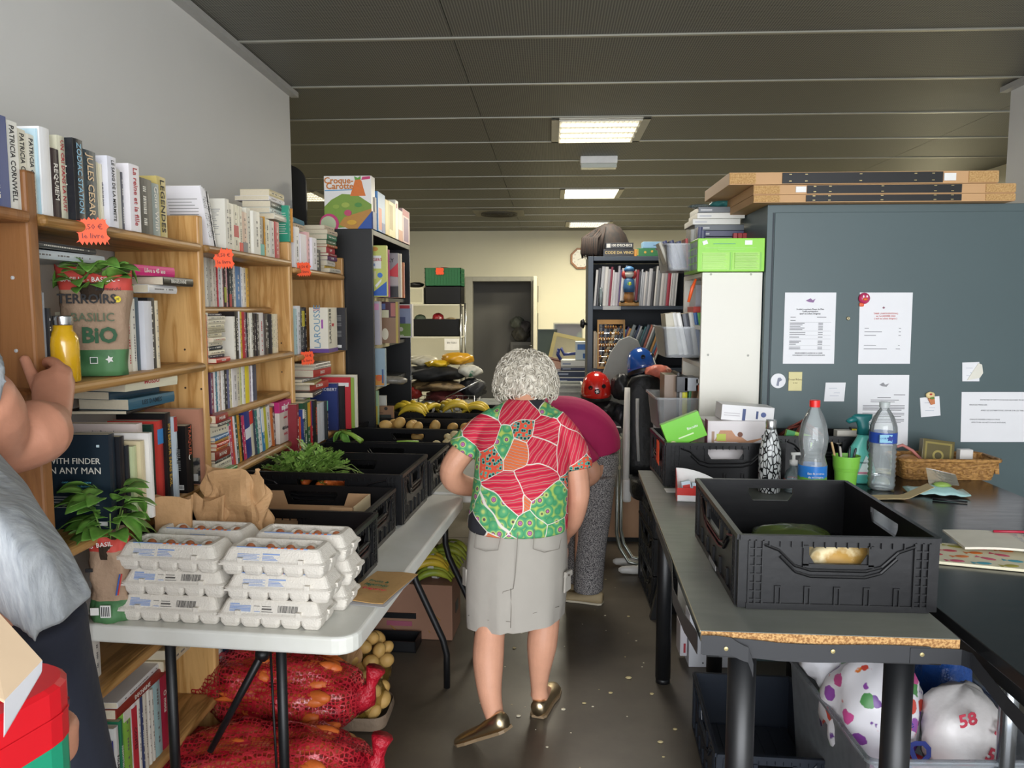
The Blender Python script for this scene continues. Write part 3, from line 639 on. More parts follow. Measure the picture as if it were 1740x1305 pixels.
row('in the farthest pine bookcase low row', gL, .925, -1.06, 506, [(509, '#8c2c36', 20.6), (511.5, '#d8542c', 15, tp(title='HISTOIRE')), (518, '#2a3c7c', 18, tp(title='conjugaison', band=('#e6e2dc', .78, 1), dx=.01)), (524, '#1f4f36', 20.4, tp(dx=.004)), (528, '#20693f', 20, tp(band=('#d8a82c', .45, .98), title='')), (532, '#b82a34', 19.8, tp(band=('#33306a', .45, 1))),
    (540, '#141416', 20, tp(title='PASSEPORT', tcol=mat('#d85a44', .5, var=0), dx=.012)), (546, '#c9ccd4', 17.6, tp(prints=False, dx=.012)), (552, '#c4c8d0', 17.8, tp(prints=False, dx=.012)), (558, '#1f2426', 18, tp(dx=.025, w=.15, band=('#58a898', .75, 1)))], 745, w=.10)
for i, (c, w_, t, h, x, y, lab) in enumerate((
    ('#7fae3c', .16, .02, .262, -1.12, 3.50, 'lime green tall book behind the green and blue dictionaries'), ('#d9d2cc', .09, .02, .262, -1.17, 3.36, 'white tall book with a red spine at the left of the back row'), ('#2c3a76', .16, .03, .235, -1.062, 3.765, 'blue dictionary cover standing behind the front row of the lower shelf'),
    ('#c42f38', .24, .02, .262, -1.01, 3.815, 'large red and white book cover at the right end of the lower shelf'), ('#1b1a1c', .12, .016, .22, -1.035, 3.80, 'black slim book leaning in front of the green books'),
    ('#8fb04a', .24, .016, .258, -.998, 3.84, 'green spined exercise book at the right end of the lower shelf'), ('#dcd6c4', .24, .022, .27, -.988, 3.865, 'tall cream album farthest right on the lower shelf'))):
    bb = book(lab, gL, c, h, w_, t, (x, y, .925), prints=False)
    if i == 2: text('ROBERT', .022, WHT, bb, (-.04, -.0008, .205), UP_Y)
    if i == 3: G().box(-.2, -.005, -.001, 0, .215, .235).box(-.17, -.11, -.0014, 0, .225, .25).build('white_band', WHT, bb)
# --- bottom shelves seen under the table ---
gM = 'books on the low shelf under the table'
yy = 1.80
for i, (c, t, h, ttl, ln) in enumerate((('#34408c', .012, .17, None, 0), ('#dcdcd8', .020, .20, 'POLAR', 0), ('#2a7a58', .016, .205, 'HARMATTAN', 0), ('#86b84a', .034, .225, None, 0), ('#e4e2e0', .026, .23, 'CONTES', 0), ('#dedbd0', .014, .225, None, 0), ('#2f3c60', .010, .215, None, 0), ('#cfc8b8', .016, .22, None, 0), ('#e2ded2', .014, .22, None, 0), ('#d6d2c6', .014, .21, None, 0), ('#9fc0c0', .034, .275, None, 0), ('#b02a44', .034, .27, 'O mots', 0), ('#262226', .022, .262, 'SOUVENIRS', 0))):
    book('%s book, %s from the left on the low shelf under the white table' % (cname(c), ORD[i]), gM, c, h, .15, t, (-1.11, yy, .262), title=ttl, band=(('#c0303c', .1, .9) if i == 4 else ('#d8502c', 0, .22) if i == 12 else ('#e4ddd0', .85, 1) if i == 3 else None)); yy += t + .004
m_ = Matrix(((1, 0, 0), (0, 0, -1), (0, 1, 0)))
pile('of the slanting books on the low shelf row', 'books lying on the low shelf row', -1.10, 1.92, .498, [('#8a3226', .26, .14, .026, tp(title='DECHAINE', dx=.01, rz=0)), ('#dcdad6', .24, .15, .016, tp(rz=2)), ], 0)
pile('of the two cream books over the low shelf row', 'cream books over the low shelf row', -1.08, 2.10, .515, [('#cdbf9c', .16, .13, .03, {}), ('#c9b98f', .15, .12, .028, {})])
row('low behind the white table leg', 'books on the low shelf of the middle bookcase', .335, -1.12, 0, [
    (368, '#5a5750', 24, {}), (372, '#2c2c2c', 23, {}), (380, '#d6dad6', 23, tp(lean=3)), (392, '#1e5a7c', 23, tp(lean=4)), (402, '#c8683c', 22, tp(lean=5)), (407, '#b9bcb9', 21, {}), (414, '#cfcabc', 21, {}), (424, '#94a0a4', 22, {}), (432, '#d6d2c4', 20, {}), (440, '#8c8478', 21, {})], 1150, w=.14, y0=2.43)
row('just above the white table edge', 'books just above the table edge', .605, -1.14, 0, [(150, '#e4e4e2', 14), (156, '#5a3c38', 14), (170, '#d8d4ca', 14)], 1100, y0=1.66)
# ---- orange price tags ----
def star_tag(label, loc, w, h, rz, lines, n=7, tilt=0):
    t = thing('price_tag', label, 'price tag', loc, (0, R(tilt), rz), 'orange price tags on the shelves')
    p = []; rn = random.Random(5)
    for i in range(n): x = w * (-.5 + i / n); p += [(x, h * .5 + rn.uniform(-.05, .06) * h * (i % 2)), (x + w / n * .5, h * .44)]
    p.append((w * .5, h * .5))
    for i in range(4): z = h * (.42 - .22 * i); p += [(w * .5 + (.05 * w if i % 2 else -.05 * w), z), (w * .46, z - h * .1)]
    for i in range(n): x = w * (.5 - i / n); p += [(x, -h * .5), (x - w / n * .5, -h * .36)]
    for i in range(4): z = h * (-.40 + .22 * i); p += [(-w * .5 + (.05 * w if i % 2 else -.05 * w), z), (-w * .45, z + h * .1)]
    G().prism(p, .0012).build('card', mat('#ff5a28', .5, var=.03), t, rot=(pi / 2, 0, 0), fix=True)
    for i, s_ in enumerate(lines): text(s_, w * .26, mat('#7c1c10', .5, var=0), t, (0, -.0016, h * (.18 - .34 * i)), UP_Y, bold=.01)
    return t
for (px, py, xx, w, h, lb) in ((157, 394, -1.076, .066, .062, 'orange starburst price tag on the nearest top shelf edge'), (380, 440, -1.078, .062, .066, 'orange starburst price tag on the middle bookcase top shelf'),
                     (516, 458, -1.078, .062, .062, 'orange starburst price tag on the farthest bookcase top shelf'), (522, 609, -1.078, .06, .062, 'orange starburst price tag hanging under the dictionary shelf')):
    p = at(px, py, x=xx); star_tag(lb, p, w, h, R(38), ['0,50 €', 'le livre'], tilt=-3)

# ================= FOLDING TABLES =================
TH = .77
PLAS = two_tone('table_plastic', '#cfcfc6', '#dcdcd6', 7, .3, .7, rough=.35)
def rrect(x0, x1, y0, y1, r, n=5):
    p = []
    for cx, cy, a in ((x1 - r, y1 - r, 0), (x0 + r, y1 - r, 90), (x0 + r, y0 + r, 180), (x1 - r, y0 + r, 270)):
        for k in range(n + 1): t = R(a + 90 * k / n); p.append((cx + r * cos(t), cy + r * sin(t)))
    return p
def folding_table(label, loc, rz, W, L, nb=0):
    """origin: near right corner on the floor"""
    t = thing('folding_table', label, 'table', loc, rz, 'white folding tables')
    o = G().prism(rrect(-W, 0, 0, L, .055), .045).build('tabletop', PLAS, t, loc=(0, 0, TH - .045), bevel=.008, seg=3)
    for y0, hw in ((.19 if not nb else .16, .155), (L - .11, .155)):
        for s in (-1, 1):
            x = -W / 2 + s * hw; xo = -W / 2 + s * (hw + .14)
            if not nb and y0 < .5: x -= .065
            G().tube([(x, y0, TH - .05), (x, y0, .50), (x + s * .015, y0, .44), (xo - s * .015, y0, .20), (xo, y0, .14), (xo, y0, .0)] if y0 > .5 or nb else [(x, y0, TH - .05), (x, y0, 0)], .0135, 12).build('leg', BLK2, t, smooth=True)
        G().tube([(-W / 2 - hw, y0, .66), (-W / 2 + hw, y0, .66)], .010, 8).build('cross_bar', BLK2, t, smooth=True)
    G().tube([(-W / 2, .52, TH - .05), (-W / 2 - .03, .33, .56), (-W / 2 - .16, .262, .30)], [.008, .012, .009], 8).build('folding_brace', BLK2, t, smooth=True)
    G().tube([(-W / 2 + .02, .48, TH - .06), (-W / 2 - .02, .36, .57)], .008, 8).tube([(-W / 2 - .02, .36, .57), (-W / 2 + .02, .30, .05)], .004, 6).build('brace_rod', BLK2, t, smooth=True)
    G().lathe([(.013, -.02), (.020, -.012), (.020, .012), (.013, .02)], 10).build('lock_ring', BLK2, t, loc=(-W / 2 - .03, .33, .56), rot=(.6, .4, 0), smooth=True)
    return t
FT = folding_table('near white folding table carrying the egg cartons', (-.450, 1.692, 0), R(-4.36), .71, 1.39)
folding_table('second white folding table, behind the near one, mostly under crates', (-.262, 3.12, 0), R(-3.0), .72, 1.80, 1)
def tloc(x, y, z=TH): return V((x, y, z))

# ================= FOLDING CRATES =================
def crate_wall(L, h, sign=1, slots=True):
    """wall in the xz plane, outside face towards -y"""
    g = G(); t = .0035; m = .016
    hw, z0, z1 = L * .150, h * .63, h * .85
    lip = .012
    g.box(-L / 2 + m, L / 2 - m, 0, t, .012, z0 - .0)
    g.box(-L / 2 + m, -hw, 0, t, z0, z1); g.box(hw, L / 2 - m, 0, t, z0, z1); g.box(-L / 2 + m, L / 2 - m, 0, t, z1, h)
    for s in (-1, 1):     # bevelled hole ends
        g.prism([(s * hw, z0), (s * (hw - .014), z0), (s * hw, z0 + (z1 - z0) * .6)][::s], t, X=Matrix(((1, 0, 0, 0), (0, 0, 1, 0), (0, 1, 0, 0), (0, 0, 0, 1))))
    g.box(-L / 2, L / 2, -.006, .006, h - lip, h)                       # top lip
    g.box(-L / 2 + m, L / 2 - m, -.005, t, .0, .014)                     # foot rail
    g.box(-hw - .012, hw + .012, -.006, 0, z0 - .007, z0); 
    for s in (-1, 1):
        g.box(s * (hw + .006) - .006, s * (hw + .006) + .006, -.006, 0, z0 - .004, z1 + .004)
        for k, dx in enumerate((.02, .034, .05)): g.box(s * (L / 2 - dx) - .002, s * (L / 2 - dx) + .002, -.006, 0, .01, h - .01)
        for k in range(7): g.box(min(s * (L / 2 - .05), s * (L / 2 - .018)), max(s * (L / 2 - .05), s * (L / 2 - .018)), -.0045, 0, h * (.13 + .115 * k) - .0015, h * (.13 + .115 * k) + .0015)
    arc = [(-L / 2 + .05, -.003, h - .02), (-L * .30, -.003, h * .80), (-L * .22, -.003, h * .60), (-L * .14, -.003, h * .54), (L * .14, -.003, h * .54), (L * .22, -.003, h * .60), (L * .30, -.003, h * .80), (L / 2 - .05, -.003, h - .02)]
    g.tube(arc, .0035, 6); g.tube([(a * .98, b, c - .014) for a, b, c in arc[1:-1]], .0035, 6)
    n = 5
    for k in range(n):
        x = -L * .30 + L * .60 * k / (n - 1)
        g.box(x - .007, x - .004, -.005, 0, .014, h * .30); g.box(x + .004, x + .007, -.005, 0, .014, h * .30); g.box(x - .007, x + .007, -.005, 0, h * .30, h * .32)
    k = -L * .35
    while k < L * .35: g.box(k - .001, k + .001, -.006, 0, h - .026, h - lip); k += .024
    return g
def foldcrate(label, W, L, h, loc, rz=0, group='black folding crates', m=None, cat='crate'):
    """W along x, L along y, origin at the centre of the foot"""
    m = m or BLK
    t = thing('folding_crate', label, cat, loc, rz, group)
    g = G().box(-W / 2 + .008, W / 2 - .008, -L / 2 + .008, L / 2 - .008, .004, .010)
    k = -W / 2 + .04
    while k < W / 2 - .02: g.box(k - .002, k + .002, -L / 2 + .01, L / 2 - .01, .010, .013); k += .045
    g.build('base', m, t)
    for (len_, x, y, a) in ((W, 0, -L / 2, 0), (W, 0, L / 2, pi), (L, W / 2, 0, pi / 2), (L, -W / 2, 0, -pi / 2)):
        key = ('cw', round(len_, 3), round(h, 3), m.name)
        if key not in _M: _M[key] = crate_wall(len_, h).mesh('side_wall', m)
        o = bpy.data.objects.new('side_wall', _M[key]); COL.objects.link(o); o.parent = t; o.location = (x, y, 0); o.rotation_euler = (0, 0, a)
    for sx in (-1, 1):
        for sy in (-1, 1):
            G().prism([(0, 0), (-sx * .022, 0), (-sx * .022, -sy * .004), (-sx * .004, -sy * .004), (-sx * .004, -sy * .022), (0, -sy * .022)], h - .01).build('corner_post', m, t, loc=(sx * (W / 2 + .002), sy * (L / 2 + .002), .002), fix=True)
    return t
cr = [(-.815, 2.100, .58, .285, .155), (-.835, 2.425, .58, .345, .147), (-.795, 2.835, .58, .385, .182), (-.765, 3.262, .58, .385, .146), (-.735, 3.660, .58, .375, .150), (-.705, 4.045, .58, .36, .150), (-.640, 4.660, .58, .40, .152)]
cn = ['nearest black crate, behind the egg cartons, holding fruit', 'black crate holding the open cardboard tray', 'black crate with parsley and carrots in it', 'black crate with the green leek strip on its rim',
      'black crate holding pale mushrooms', 'black crate holding potatoes', 'black crate filled with yellow bananas']
CRATES = [foldcrate(cn[i], c[2], c[3], c[4], (c[0], c[1], TH + .001), R(-4), 'black folding crates on the white tables') for i, c in enumerate(cr)]

# ================= EGG CARTONS =================
PULP = mat('#d5cfc4', .85, var=.05, scale=40, bump=.3, bscale=260)
def rr(x, y, r, z, n=3): return [V((a, b, z)) for a, b in rrect(-x, x, -y, y, r, n)]
def carton_meshes():
    W, D = .126, .053
    g = G()
    for i in range(5):
        for j in range(2):
            cx = -W + .0252 * (2 * i + 1) ; cy = (-1, 1)[j] * .0255
            g.loft([[p + V((cx, cy, 0)) for p in rr(a, a * 1.02, a * .35, z)] for a, z in ((.0165, 0), (.0195, .003), (.0240, .012), (.0251, .020), (.0252, .028))])
    g.box(-W - .004, W + .004, -D - .003, D + .003, .0265, .031)
    tray = g.mesh('tray', PULP, False)
    g = G()
    g.loft([rr(W + .005, D + .004, .012, .031), rr(W + .006, D + .005, .012, .035), rr(W + .0, D - .0, .014, .039), rr(W - .012, D - .010, .012, .062), rr(W - .017, D - .014, .012, .067), rr(W - .026, D - .020, .01, .0670), rr(W - .031, D - .025, .008, .053)], cap=True)
    for i in range(4):
        x = -W * .60 + W * 1.2 * i / 3
        g.loft([[p + V((x, .006, 0)) for p in rr(a, b, min(a, b) * .5, z)] for a, b, z in ((.0215, .020, .052), (.018, .014, .056), (.006, .008, .0655), (.003, .004, .0665))])
    for x in (-.075, .075): g.box(x - .006, x + .006, -D - .006, -D + .004, .036, .046)
    g.box(W + .003, W + .009, -.012, .012, .030, .040)
    lid = g.mesh('lid', PULP, False)
    return tray, lid
TRAY, LID = carton_meshes()
EGGM = mat('#a8633f', .5, var=.15, scale=60, bump=.1)
def carton(label, loc, rz, kind):
    t = thing('egg_carton', label, 'egg carton', loc, rz, 'grey pulp egg cartons')
    for n_, me in (('tray', TRAY), ('lid', LID)):
        o = bpy.data.objects.new(n_, me); COL.objects.link(o); o.parent = t
    # lid front slopes from (y -.052,z .041) to (y -.041,z .062)
    sl = Matrix.Translation((0, -.0530, .0395)) @ Matrix.Rotation(-atan2(.010, .023), 4, 'X')
    def strip(g, x0, x1, z0, z1): g.box(x0, x1, -.0009, .001, z0, z1, 0, sl)
    b = G(); r_ = random.Random(1)
    if kind == 'bar':
        strip(b, -.098, -.075, .0185, .021)
        for k in range(5): strip(b, -.098, -.046, .003 + .003 * k, .0048 + .003 * k)
        strip(b, -.036, -.022, .003, .0042)
        k_ = G()
        for q in range(18): strip(k_, .022 + .0028 * q, .022 + .0028 * q + r_.choice((.0008, .0015)), .003, .019)
        strip(k_, -.018, .006, .008, .0115); strip(k_, -.018, .01, .003, .0042); strip(k_, -.018, .004, .015, .0165); strip(k_, -.038, -.024, .0155, .0165)
        k_.build('barcode', mat('#55524e', .7, var=0), t)
    else:
        for k in range(5): strip(b, -.085, -.030 - .006 * (k % 2), .001 + .0033 * k, .0022 + .0033 * k)
        strip(b, -.022, .020, .0145, .0175)
        for k in range(4): strip(b, -.022, .016 - .004 * k, .0015 + .003 * k, .0028 + .003 * k)
        b.box(-.090, .086, -.0415, -.0385, .0668, .0686)
        o_ = G()
        for q in range(6): o_.box(-.012 + .016 * q, -.004 + .016 * q, -.0425, -.0365, .0672, .0690, 0, Matrix.Rotation(0, 4, 'Z'))
        o_.build('orange_print', mat('#d4703c', .6, var=0), t)
    b.build('blue_print', mat('#7c97c6', .7, var=0), t)
    return t
ec = [((-.912, 1.806), 'front left'), ((-.655, 1.784), 'front right'), ((-.893, 1.93), 'back left'), ((-.626, 1.905), 'back right')]
lv = [('bottom', 0), ('middle', .0645), ('top', .129)]
for (x, y), nm in ec:
    for i, (ln, dz) in enumerate(lv):
        top = i == 2 or (nm == 'front right' and i == 1)
        dx = {0: -.006, 1: .006, 2: -.002}[i] + (.008 if nm == 'front right' and i else 0)
        c = carton('%s egg carton of the %s stack' % (ln, nm), (x + dx, y + (.0, .003, -.004)[i], TH + .001 + dz), R(-4 + (0, 1.2, -1.0)[i]), 'top' if top else 'bar')
    for q in range(4):
        a = R(-5); ex = -.0756 + .0504 * q
        e = G().ell((0, 0, 0), (.0125, .009, .0125), 10, 8).build('egg', EGGM, None, smooth=True, loc=(x - .002 + ex * cos(a) + .0035 * sin(a) + .0126, y - .004 + ex * sin(a) - .010, TH + .130 + .0555))
        tag(e, 'brown egg peeking through the top %s carton, %s hole from the left' % (nm, ORD[q]), 'egg', 'eggs seen through the carton holes')

# ================= BASIL POTS =================
LEAF = two_tone('basil_leaf', '#5c8e38', '#93bd5c', 22, .35, .65, rough=.5)
def leaf_mesh(L, W, bend, key, m=None, cup=.25):
    def fn(u, v):
        x = (u - .5) * 2; w_ = W * (sin(pi * min(1, v * 1.02)) ** .7) * (1 - .28 * v) if 0 < v < 1 else .0008
        return (x * w_, L * v * cos(bend * v * .6), -L * v * sin(bend * v * .7) + cup * abs(x) ** 1.5 * w_ - .04 * L * sin(pi * v * 5) * abs(x) * .25)
    return G().sheet(fn, 4, 8, th=.0006).mesh('leaf', m or LEAF, True)
LM = [leaf_mesh(.075, .028, .9, 0), leaf_mesh(.055, .022, .6, 1), leaf_mesh(.04, .016, .5, 2)]
def leaves(t, n, rad, z0, z1, seed, spread=1.0, big=.5, droop=.3, sc=1):
    rn = random.Random(seed)
    for i in range(n):
        a = 2 * pi * (i * .382) + rn.uniform(-.3, .3); r = rad * sqrt(rn.random()) * .6
        f = i / n
        o = bpy.data.objects.new('leaf', LM[0 if rn.random() < big else rn.choice((1, 2))]); COL.objects.link(o); o.parent = t
        o.location = (r * cos(a), r * sin(a), z0 + (z1 - z0) * f); o.rotation_euler = (rn.uniform(-.35 if sin(a) > -.3 else .25, .85) , rn.uniform(-.5, .5), a - pi / 2)
        o.scale = [sc * rn.uniform(.8, 1.15)] * 3
def bag(label, loc, rz, w, d, h, seed, cat, wt=1.0, stripes=True, crump=.008):
    t = thing('potted_basil', label, cat, loc, rz, 'basil pots in kraft bags')
    rn = random.Random(seed); rings = []; N = 28; M_ = 16
    ph = [rn.uniform(0, 6.28) for _ in range(8)]
    def P(a, f, off=0):
        ww = w / 2 * (1 + (wt - 1) * f) - off; dd = d / 2 * (1 - .25 * f) - off
        x = ww * (abs(cos(a)) ** .7) * (1 if cos(a) > 0 else -1); y = dd * (abs(sin(a)) ** .7) * (1 if sin(a) > 0 else -1)
        k = crump * (sin(5 * a + ph[0] + 6 * f) * .5 + sin(9 * a + ph[1] - 11 * f) * .35 + sin(14 * f + 3 * a + ph[2]) * .4 + sin(23 * f + 7 * a + ph[3]) * .22)
        z = h * f + (.012 * sin(2 * a + ph[4]) + .006 * sin(6 * a)) * (f > .93)
        return V((x + k * cos(a), y + k * sin(a), z))
    for j in range(M_ + 1): rings.append([P(2 * pi * i / N, j / M_) for i in range(N)])
    for j in range(M_, M_ - 5, -1): rings.append([P(2 * pi * i / N, j / M_, .0018) for i in range(N)])
    g = G(); g.loft(rings, 0, cap=True)
    g.m = [2 if (k // N if k < N * M_ else M_) < 4 else 1 if (k < N * M_ and k // N >= M_ - 3) else 0 for k in range(len(g.f))]
    g.build('kraft_bag', [mat('#a58a72', .8, var=.1, bump=.3, bscale=90), mat('#c8473c', .6), two_tone('bag_green', '#3c6a40', '#4f7f50', 14)], t, smooth=True)
    G().lathe([(w * .3, h * .72), (w * .36, h * .88)], 16).build('soil', mat('#33261a', .95, bump=.5), t)
    return t
b1 = bag('potted basil in a tall kraft bag standing behind the yellow bottle', (-1.140, 1.885, 1.364), R(12), .130, .085, .262, 4, 'potted plant', 1.36, crump=.004)
leaves(b1, 44, .09, .215, .285, 5, sc=.95, big=.7)
def bagtext(t, s_, sz, m, x, z, y, a=0, **k): return text(s_, sz, m, t, (x, y, z), (pi / 2, a, 0), **k)
bagtext(b1, '- BASILIC - BASILIC -', .0165, WHT, .0, .238, -.0425)
bagtext(b1, 'TERROIRS', .032, INK, -.004, .190, -.0455, bold=.02, sx=.95); bagtext(b1, 'Intermarché', .012, INK, .046, .215, -.045, shear=.2)
gm = mat('#2f5a3c', .6, var=0); gm2 = mat('#5d6a52', .6, var=0)
bagtext(b1, 'BASILIC', .030, gm2, .008, .145, -.0470, bold=.005); bagtext(b1, 'BiO', .052, gm, .022, .100, -.0485, bold=.035)
G().lathe([(.008, 0), (.008, .001)], 16).build('price_dot', mat('#e3cc2e', .5, var=0), b1, loc=(.066, -.043, .190), rot=(pi / 2, 0, 0)); bagtext(b1, '1€', .009, INK, .066, .190, -.0445)
G().prism([(-.009, .008), (.009, .008), (.009, -.008), (-.009, -.008)], .0006).build('organic_mark', WHT, b1, loc=(.006, -.048, .040), rot=UP_Y)
G().prism([(-.0075, .0065), (.0075, .0065), (.0075, -.0065), (-.0075, -.0065)], .0009).build('organic_mark', gm, b1, loc=(.006, -.048, .040), rot=UP_Y)
G().prism([(.010 * (1 if k % 2 else .5) * cos(pi * k / 5), .010 * (1 if k % 2 else .5) * sin(pi * k / 5)) for k in range(10)], .0008).build('star_mark', WHT, b1, loc=(.042, -.0465, .042), rot=UP_Y)
b2 = bag('leafy potted basil in a crumpled kraft bag at the table corner', (-1.075, 1.785, TH + .001), R(6), .092, .07, .215, 9, 'potted plant', .95, crump=.006)
leaves(b2, 52, .08, .21, .33, 12, sc=1.05, big=.8)
for k in range(6): a = k * 1.05; G().tube([(.01 * cos(a), .01 * sin(a), .16), (.02 * cos(a), .02 * sin(a), .22), (.035 * cos(a), .035 * sin(a), .27)], .0018, 5).build('stem', mat('#7d9a4c', .5), b2, smooth=True)
bagtext(b2, 'BASIL', .016, WHT, .006, .197, -.0425, -.1); bagtext(b2, 'AS', .015, WHT, -.030, .192, -.037, .25)
G().box(-.036, -.016, -.0405, -.038, .022, .040).build('barcode_label', WHT, b2); G().box(-.012, .012, -.0415, -.039, .016, .046).build('barcode_label', WHT, b2)
g = G()
for k in range(5): g.box(-.0095 + .0042 * k, -.0075 + .0042 * k, -.0420, -.041, .019, .043)
g.build('barcode', INK, b2); G().box(-.044, -.028, -.037, -.033, .128, .136).build('black_label', INK, b2)
G().tube([(.034, -.032, .12), (.026, -.038, .07)], .0016, 5).build('tricolour_line', mat('#3a5fae', .6, var=0), b2); G().tube([(.038, -.030, .12), (.030, -.037, .07)], .0016, 5).build('tricolour_line', mat('#c93c3c', .6, var=0), b2)
# yellow bottle
t = thing('drinking_bottle', 'yellow metal drinking bottle with a steel cap beside the hand', 'bottle', (-1.118, 1.715, 1.363))
G().lathe([(.030, 0), (.0325, .003), (.0325, .085), (.031, .100), (.026, .112), (.021, .118), (.0205, .130)], 28).build('body', mat('#e2b01e', .22, var=.02, coat=.8), t, smooth=True)
G().lathe([(.022, .131), (.0225, .133), (.0225, .150), (.021, .152)], 28).build('cap', STEEL, t, auto=True)
# kraft paper bags behind the cartons
def kraft(label, loc, rz, w, d, h, seed, amp=.012, lean=(0, 0)):
    rn = random.Random(seed); ph = [rn.uniform(0, 6.28) for _ in range(6)]; rings = []
    for j in range(17):
        f = j / 16; r_ = []
        for i in range(36):
            a = 2 * pi * i / 36; q = 1 - .55 * f
            x = w / 2 * (abs(cos(a)) ** .5) * (1 if cos(a) > 0 else -1) * (1 + .08 * f); y = d / 2 * (abs(sin(a)) ** .5) * (1 if sin(a) > 0 else -1) * q
            k = amp * (sin(4 * a + ph[0] + 5 * f) + .6 * sin(7 * a - 9 * f + ph[1]) + .4 * sin(13 * f + ph[2] + 2 * a))
            r_.append(V((x + k * cos(a) + lean[0] * f, y + k * sin(a) * .6 + lean[1] * f, h * f + amp * 1.6 * f * sin(3 * a + ph[3]))))
        rings.append(r_)
    o = G().loft(rings).build('paper_bag', KRAFT, None, loc=loc, rot=(0, 0, rz)); tag(o, label, 'paper bag', 'kraft bags behind the egg cartons'); return o
kraft('squared brown paper bag standing left, right beside the basil pot', (-1.000, 1.955, TH + .001), R(5), .095, .05, .262, 2, .003)
kraft('crumpled light brown bag between the squared bag and the tall one', (-.925, 2.03, TH + .001), R(-10), .09, .05, .245, 3, .007)
kraft('tallest crumpled kraft bag, twisted open beside the first crate', (-.85, 2.03, TH + .158), R(-16), .17, .06, .15, 5, .013, (-.02, 0))
# folded paper bag with handwriting
t = thing('folded_paper_bag', 'flat brown paper bag with handwriting lying on the table edge', 'paper bag', (-.468, 2.02, TH + .001), R(-10))
G().sheet(lambda u, v: (-.062 + .124 * u + .012 * v, -.115 + .23 * v, .003 + .0015 * sin(6 * u + 4 * v)), 8, 8, th=-.002).build('paper', mat('#b08a54', .75, bump=.2), t)
G().box(-.055, .072, -.13, .09, .0, .0006).build('leaflet', mat('#b9b9bd', .6), t)
text('Fruits &', .019, gm, t, (-.008, .028, .0068), (0, 0, -.1)); text('légumes', .022, gm, t, (-.006, .002, .0068), (0, 0, -.1), shear=.2); text('A Déguster', .019, REDINK, t, (-.008, -.026, .0068), (0, 0, -.1))
# ---------- contents of the crates ----------
t = thing('cardboard_tray', 'open cardboard fruit tray standing inside the second black crate', 'box', (-.79, 2.40, TH + .06), R(-3))
g = G()
g.prism([(-.19, 0), (.19, 0), (.19, .088), (.115, .088), (.10, .045), (-.095, .045), (-.11, .092), (-.165, .092), (-.19, .075)], .004, X=Matrix(((1, 0, 0, 0), (0, 0, 1, -.09), (0, 1, 0, 0), (0, 0, 0, 1))))
g.build('front_panel', CARD, t, fix=True)
g = G().prism([(-.19, 0), (.19, 0), (.19, .088), (.115, .088), (.10, .045), (-.095, .045), (-.11, .092), (-.165, .092), (-.19, .075)], .004, X=Matrix(((1, 0, 0, 0), (0, 0, 1, .09), (0, 1, 0, 0), (0, 0, 0, 1))))
g.build('back_panel', CARD, t, fix=True)
G().box(-.19, -.186, -.09, .09, 0, .088).build('end_panel', CARD, t); G().box(.186, .19, -.09, .09, 0, .088).build('end_panel', mat('#cbb894', .8), t); G().box(-.19, .19, -.09, .09, -.004, 0).build('base', CARD, t)
def frond(seed, L=.12, m=None):
    """divided herb leaf"""
    rn = random.Random(seed); g = G()
    g.tube([(0, 0, 0), (0, L * .5, L * .10), (0, L, .0)], .0012, 4)
    for k in range(6):
        y = L * (.30 + .12 * k)
        for s in (-1, 1):
            l = L * .26 * (1 - .09 * k) * rn.uniform(.8, 1.2); a = rn.uniform(.5, .9)
            b_ = V((0, y, L * .06)); 
            for q in (-.45, 0, .45):
                d = V((s * cos(a + q * s * .8), sin(a + q), rn.uniform(-.2, .35))); n_ = V((-d.y, d.x, 0)) * .22
                g.add([b_, b_ + d * l * .55 + n_ * l, b_ + d * l, b_ + d * l * .55 - n_ * l], [(0, 1, 2, 3)])
    return g
PARS = two_tone('parsley', '#669038', '#9dc060', 30, .35, .65, rough=.5)
t = thing('parsley_bunch', 'big bunch of flat green parsley leaning over the carrot crate', 'herb', (-.92, 2.815, TH + .09))
fm = [frond(k).mesh('leaf_sprig', PARS, False) for k in range(4)]
rn = random.Random(2)
for i in range(190):
    o = bpy.data.objects.new('leaf_sprig', fm[i % 4]); COL.objects.link(o); o.parent = t
    u, v = rn.uniform(-1, 1), rn.uniform(-1, 1)
    o.location = (u * .09, v * .085, .02 + .095 * sqrt(max(0, 1 - u * u * .8)) * rn.uniform(.3, 1)); o.rotation_euler = (rn.uniform(-.3, .9), rn.uniform(-.5, .5), rn.uniform(0, 6.28)); o.scale = [rn.uniform(.5, .85)] * 3
for i in range(7):
    G().tube([(.05, -.03 + .01 * i, .05), (.10 + .012 * (i * 3 % 7), -.05 + .018 * (i * 5 % 7), .085 - .008 * (i % 3)), (.14 + .016 * (i * 3 % 7), -.06 + .02 * (i * 4 % 7), .06), (.17 + .02 * (i * 2 % 7), -.03 + .02 * (i * 3 % 7), .02)], .0014, 5).build('stalk', mat('#7f9a4a', .5), t, smooth=True)
CAR = mat('#d2692a', .5, var=.15, scale=30, bump=.15)
def carrot_mesh(L=.14, r=.016, seed=0):
    rn = random.Random(seed); b = rn.uniform(-.01, .01)
    g = G(); n = 9; pr = [.35, .8, 1, .97, .9, .82, .7, .55, .35, .08]
    g.tube([(b * sin(pi * k / n), L * k / n - L / 2, 0) for k in range(n + 1)], [r * p for p in pr], 10)
    return g.mesh('carrot', CAR, True)
CARM = [carrot_mesh(.14, .016, 1), carrot_mesh(.16, .020, 2), carrot_mesh(.12, .018, 3)]
def place(name, me, loc, rot, label, cat, group, sc=1):
    o = bpy.data.objects.new(name, me); COL.objects.link(o); o.location = loc; o.rotation_euler = rot; o.scale = (sc, sc, sc); return tag(o, label, cat, group)
rn = random.Random(8)
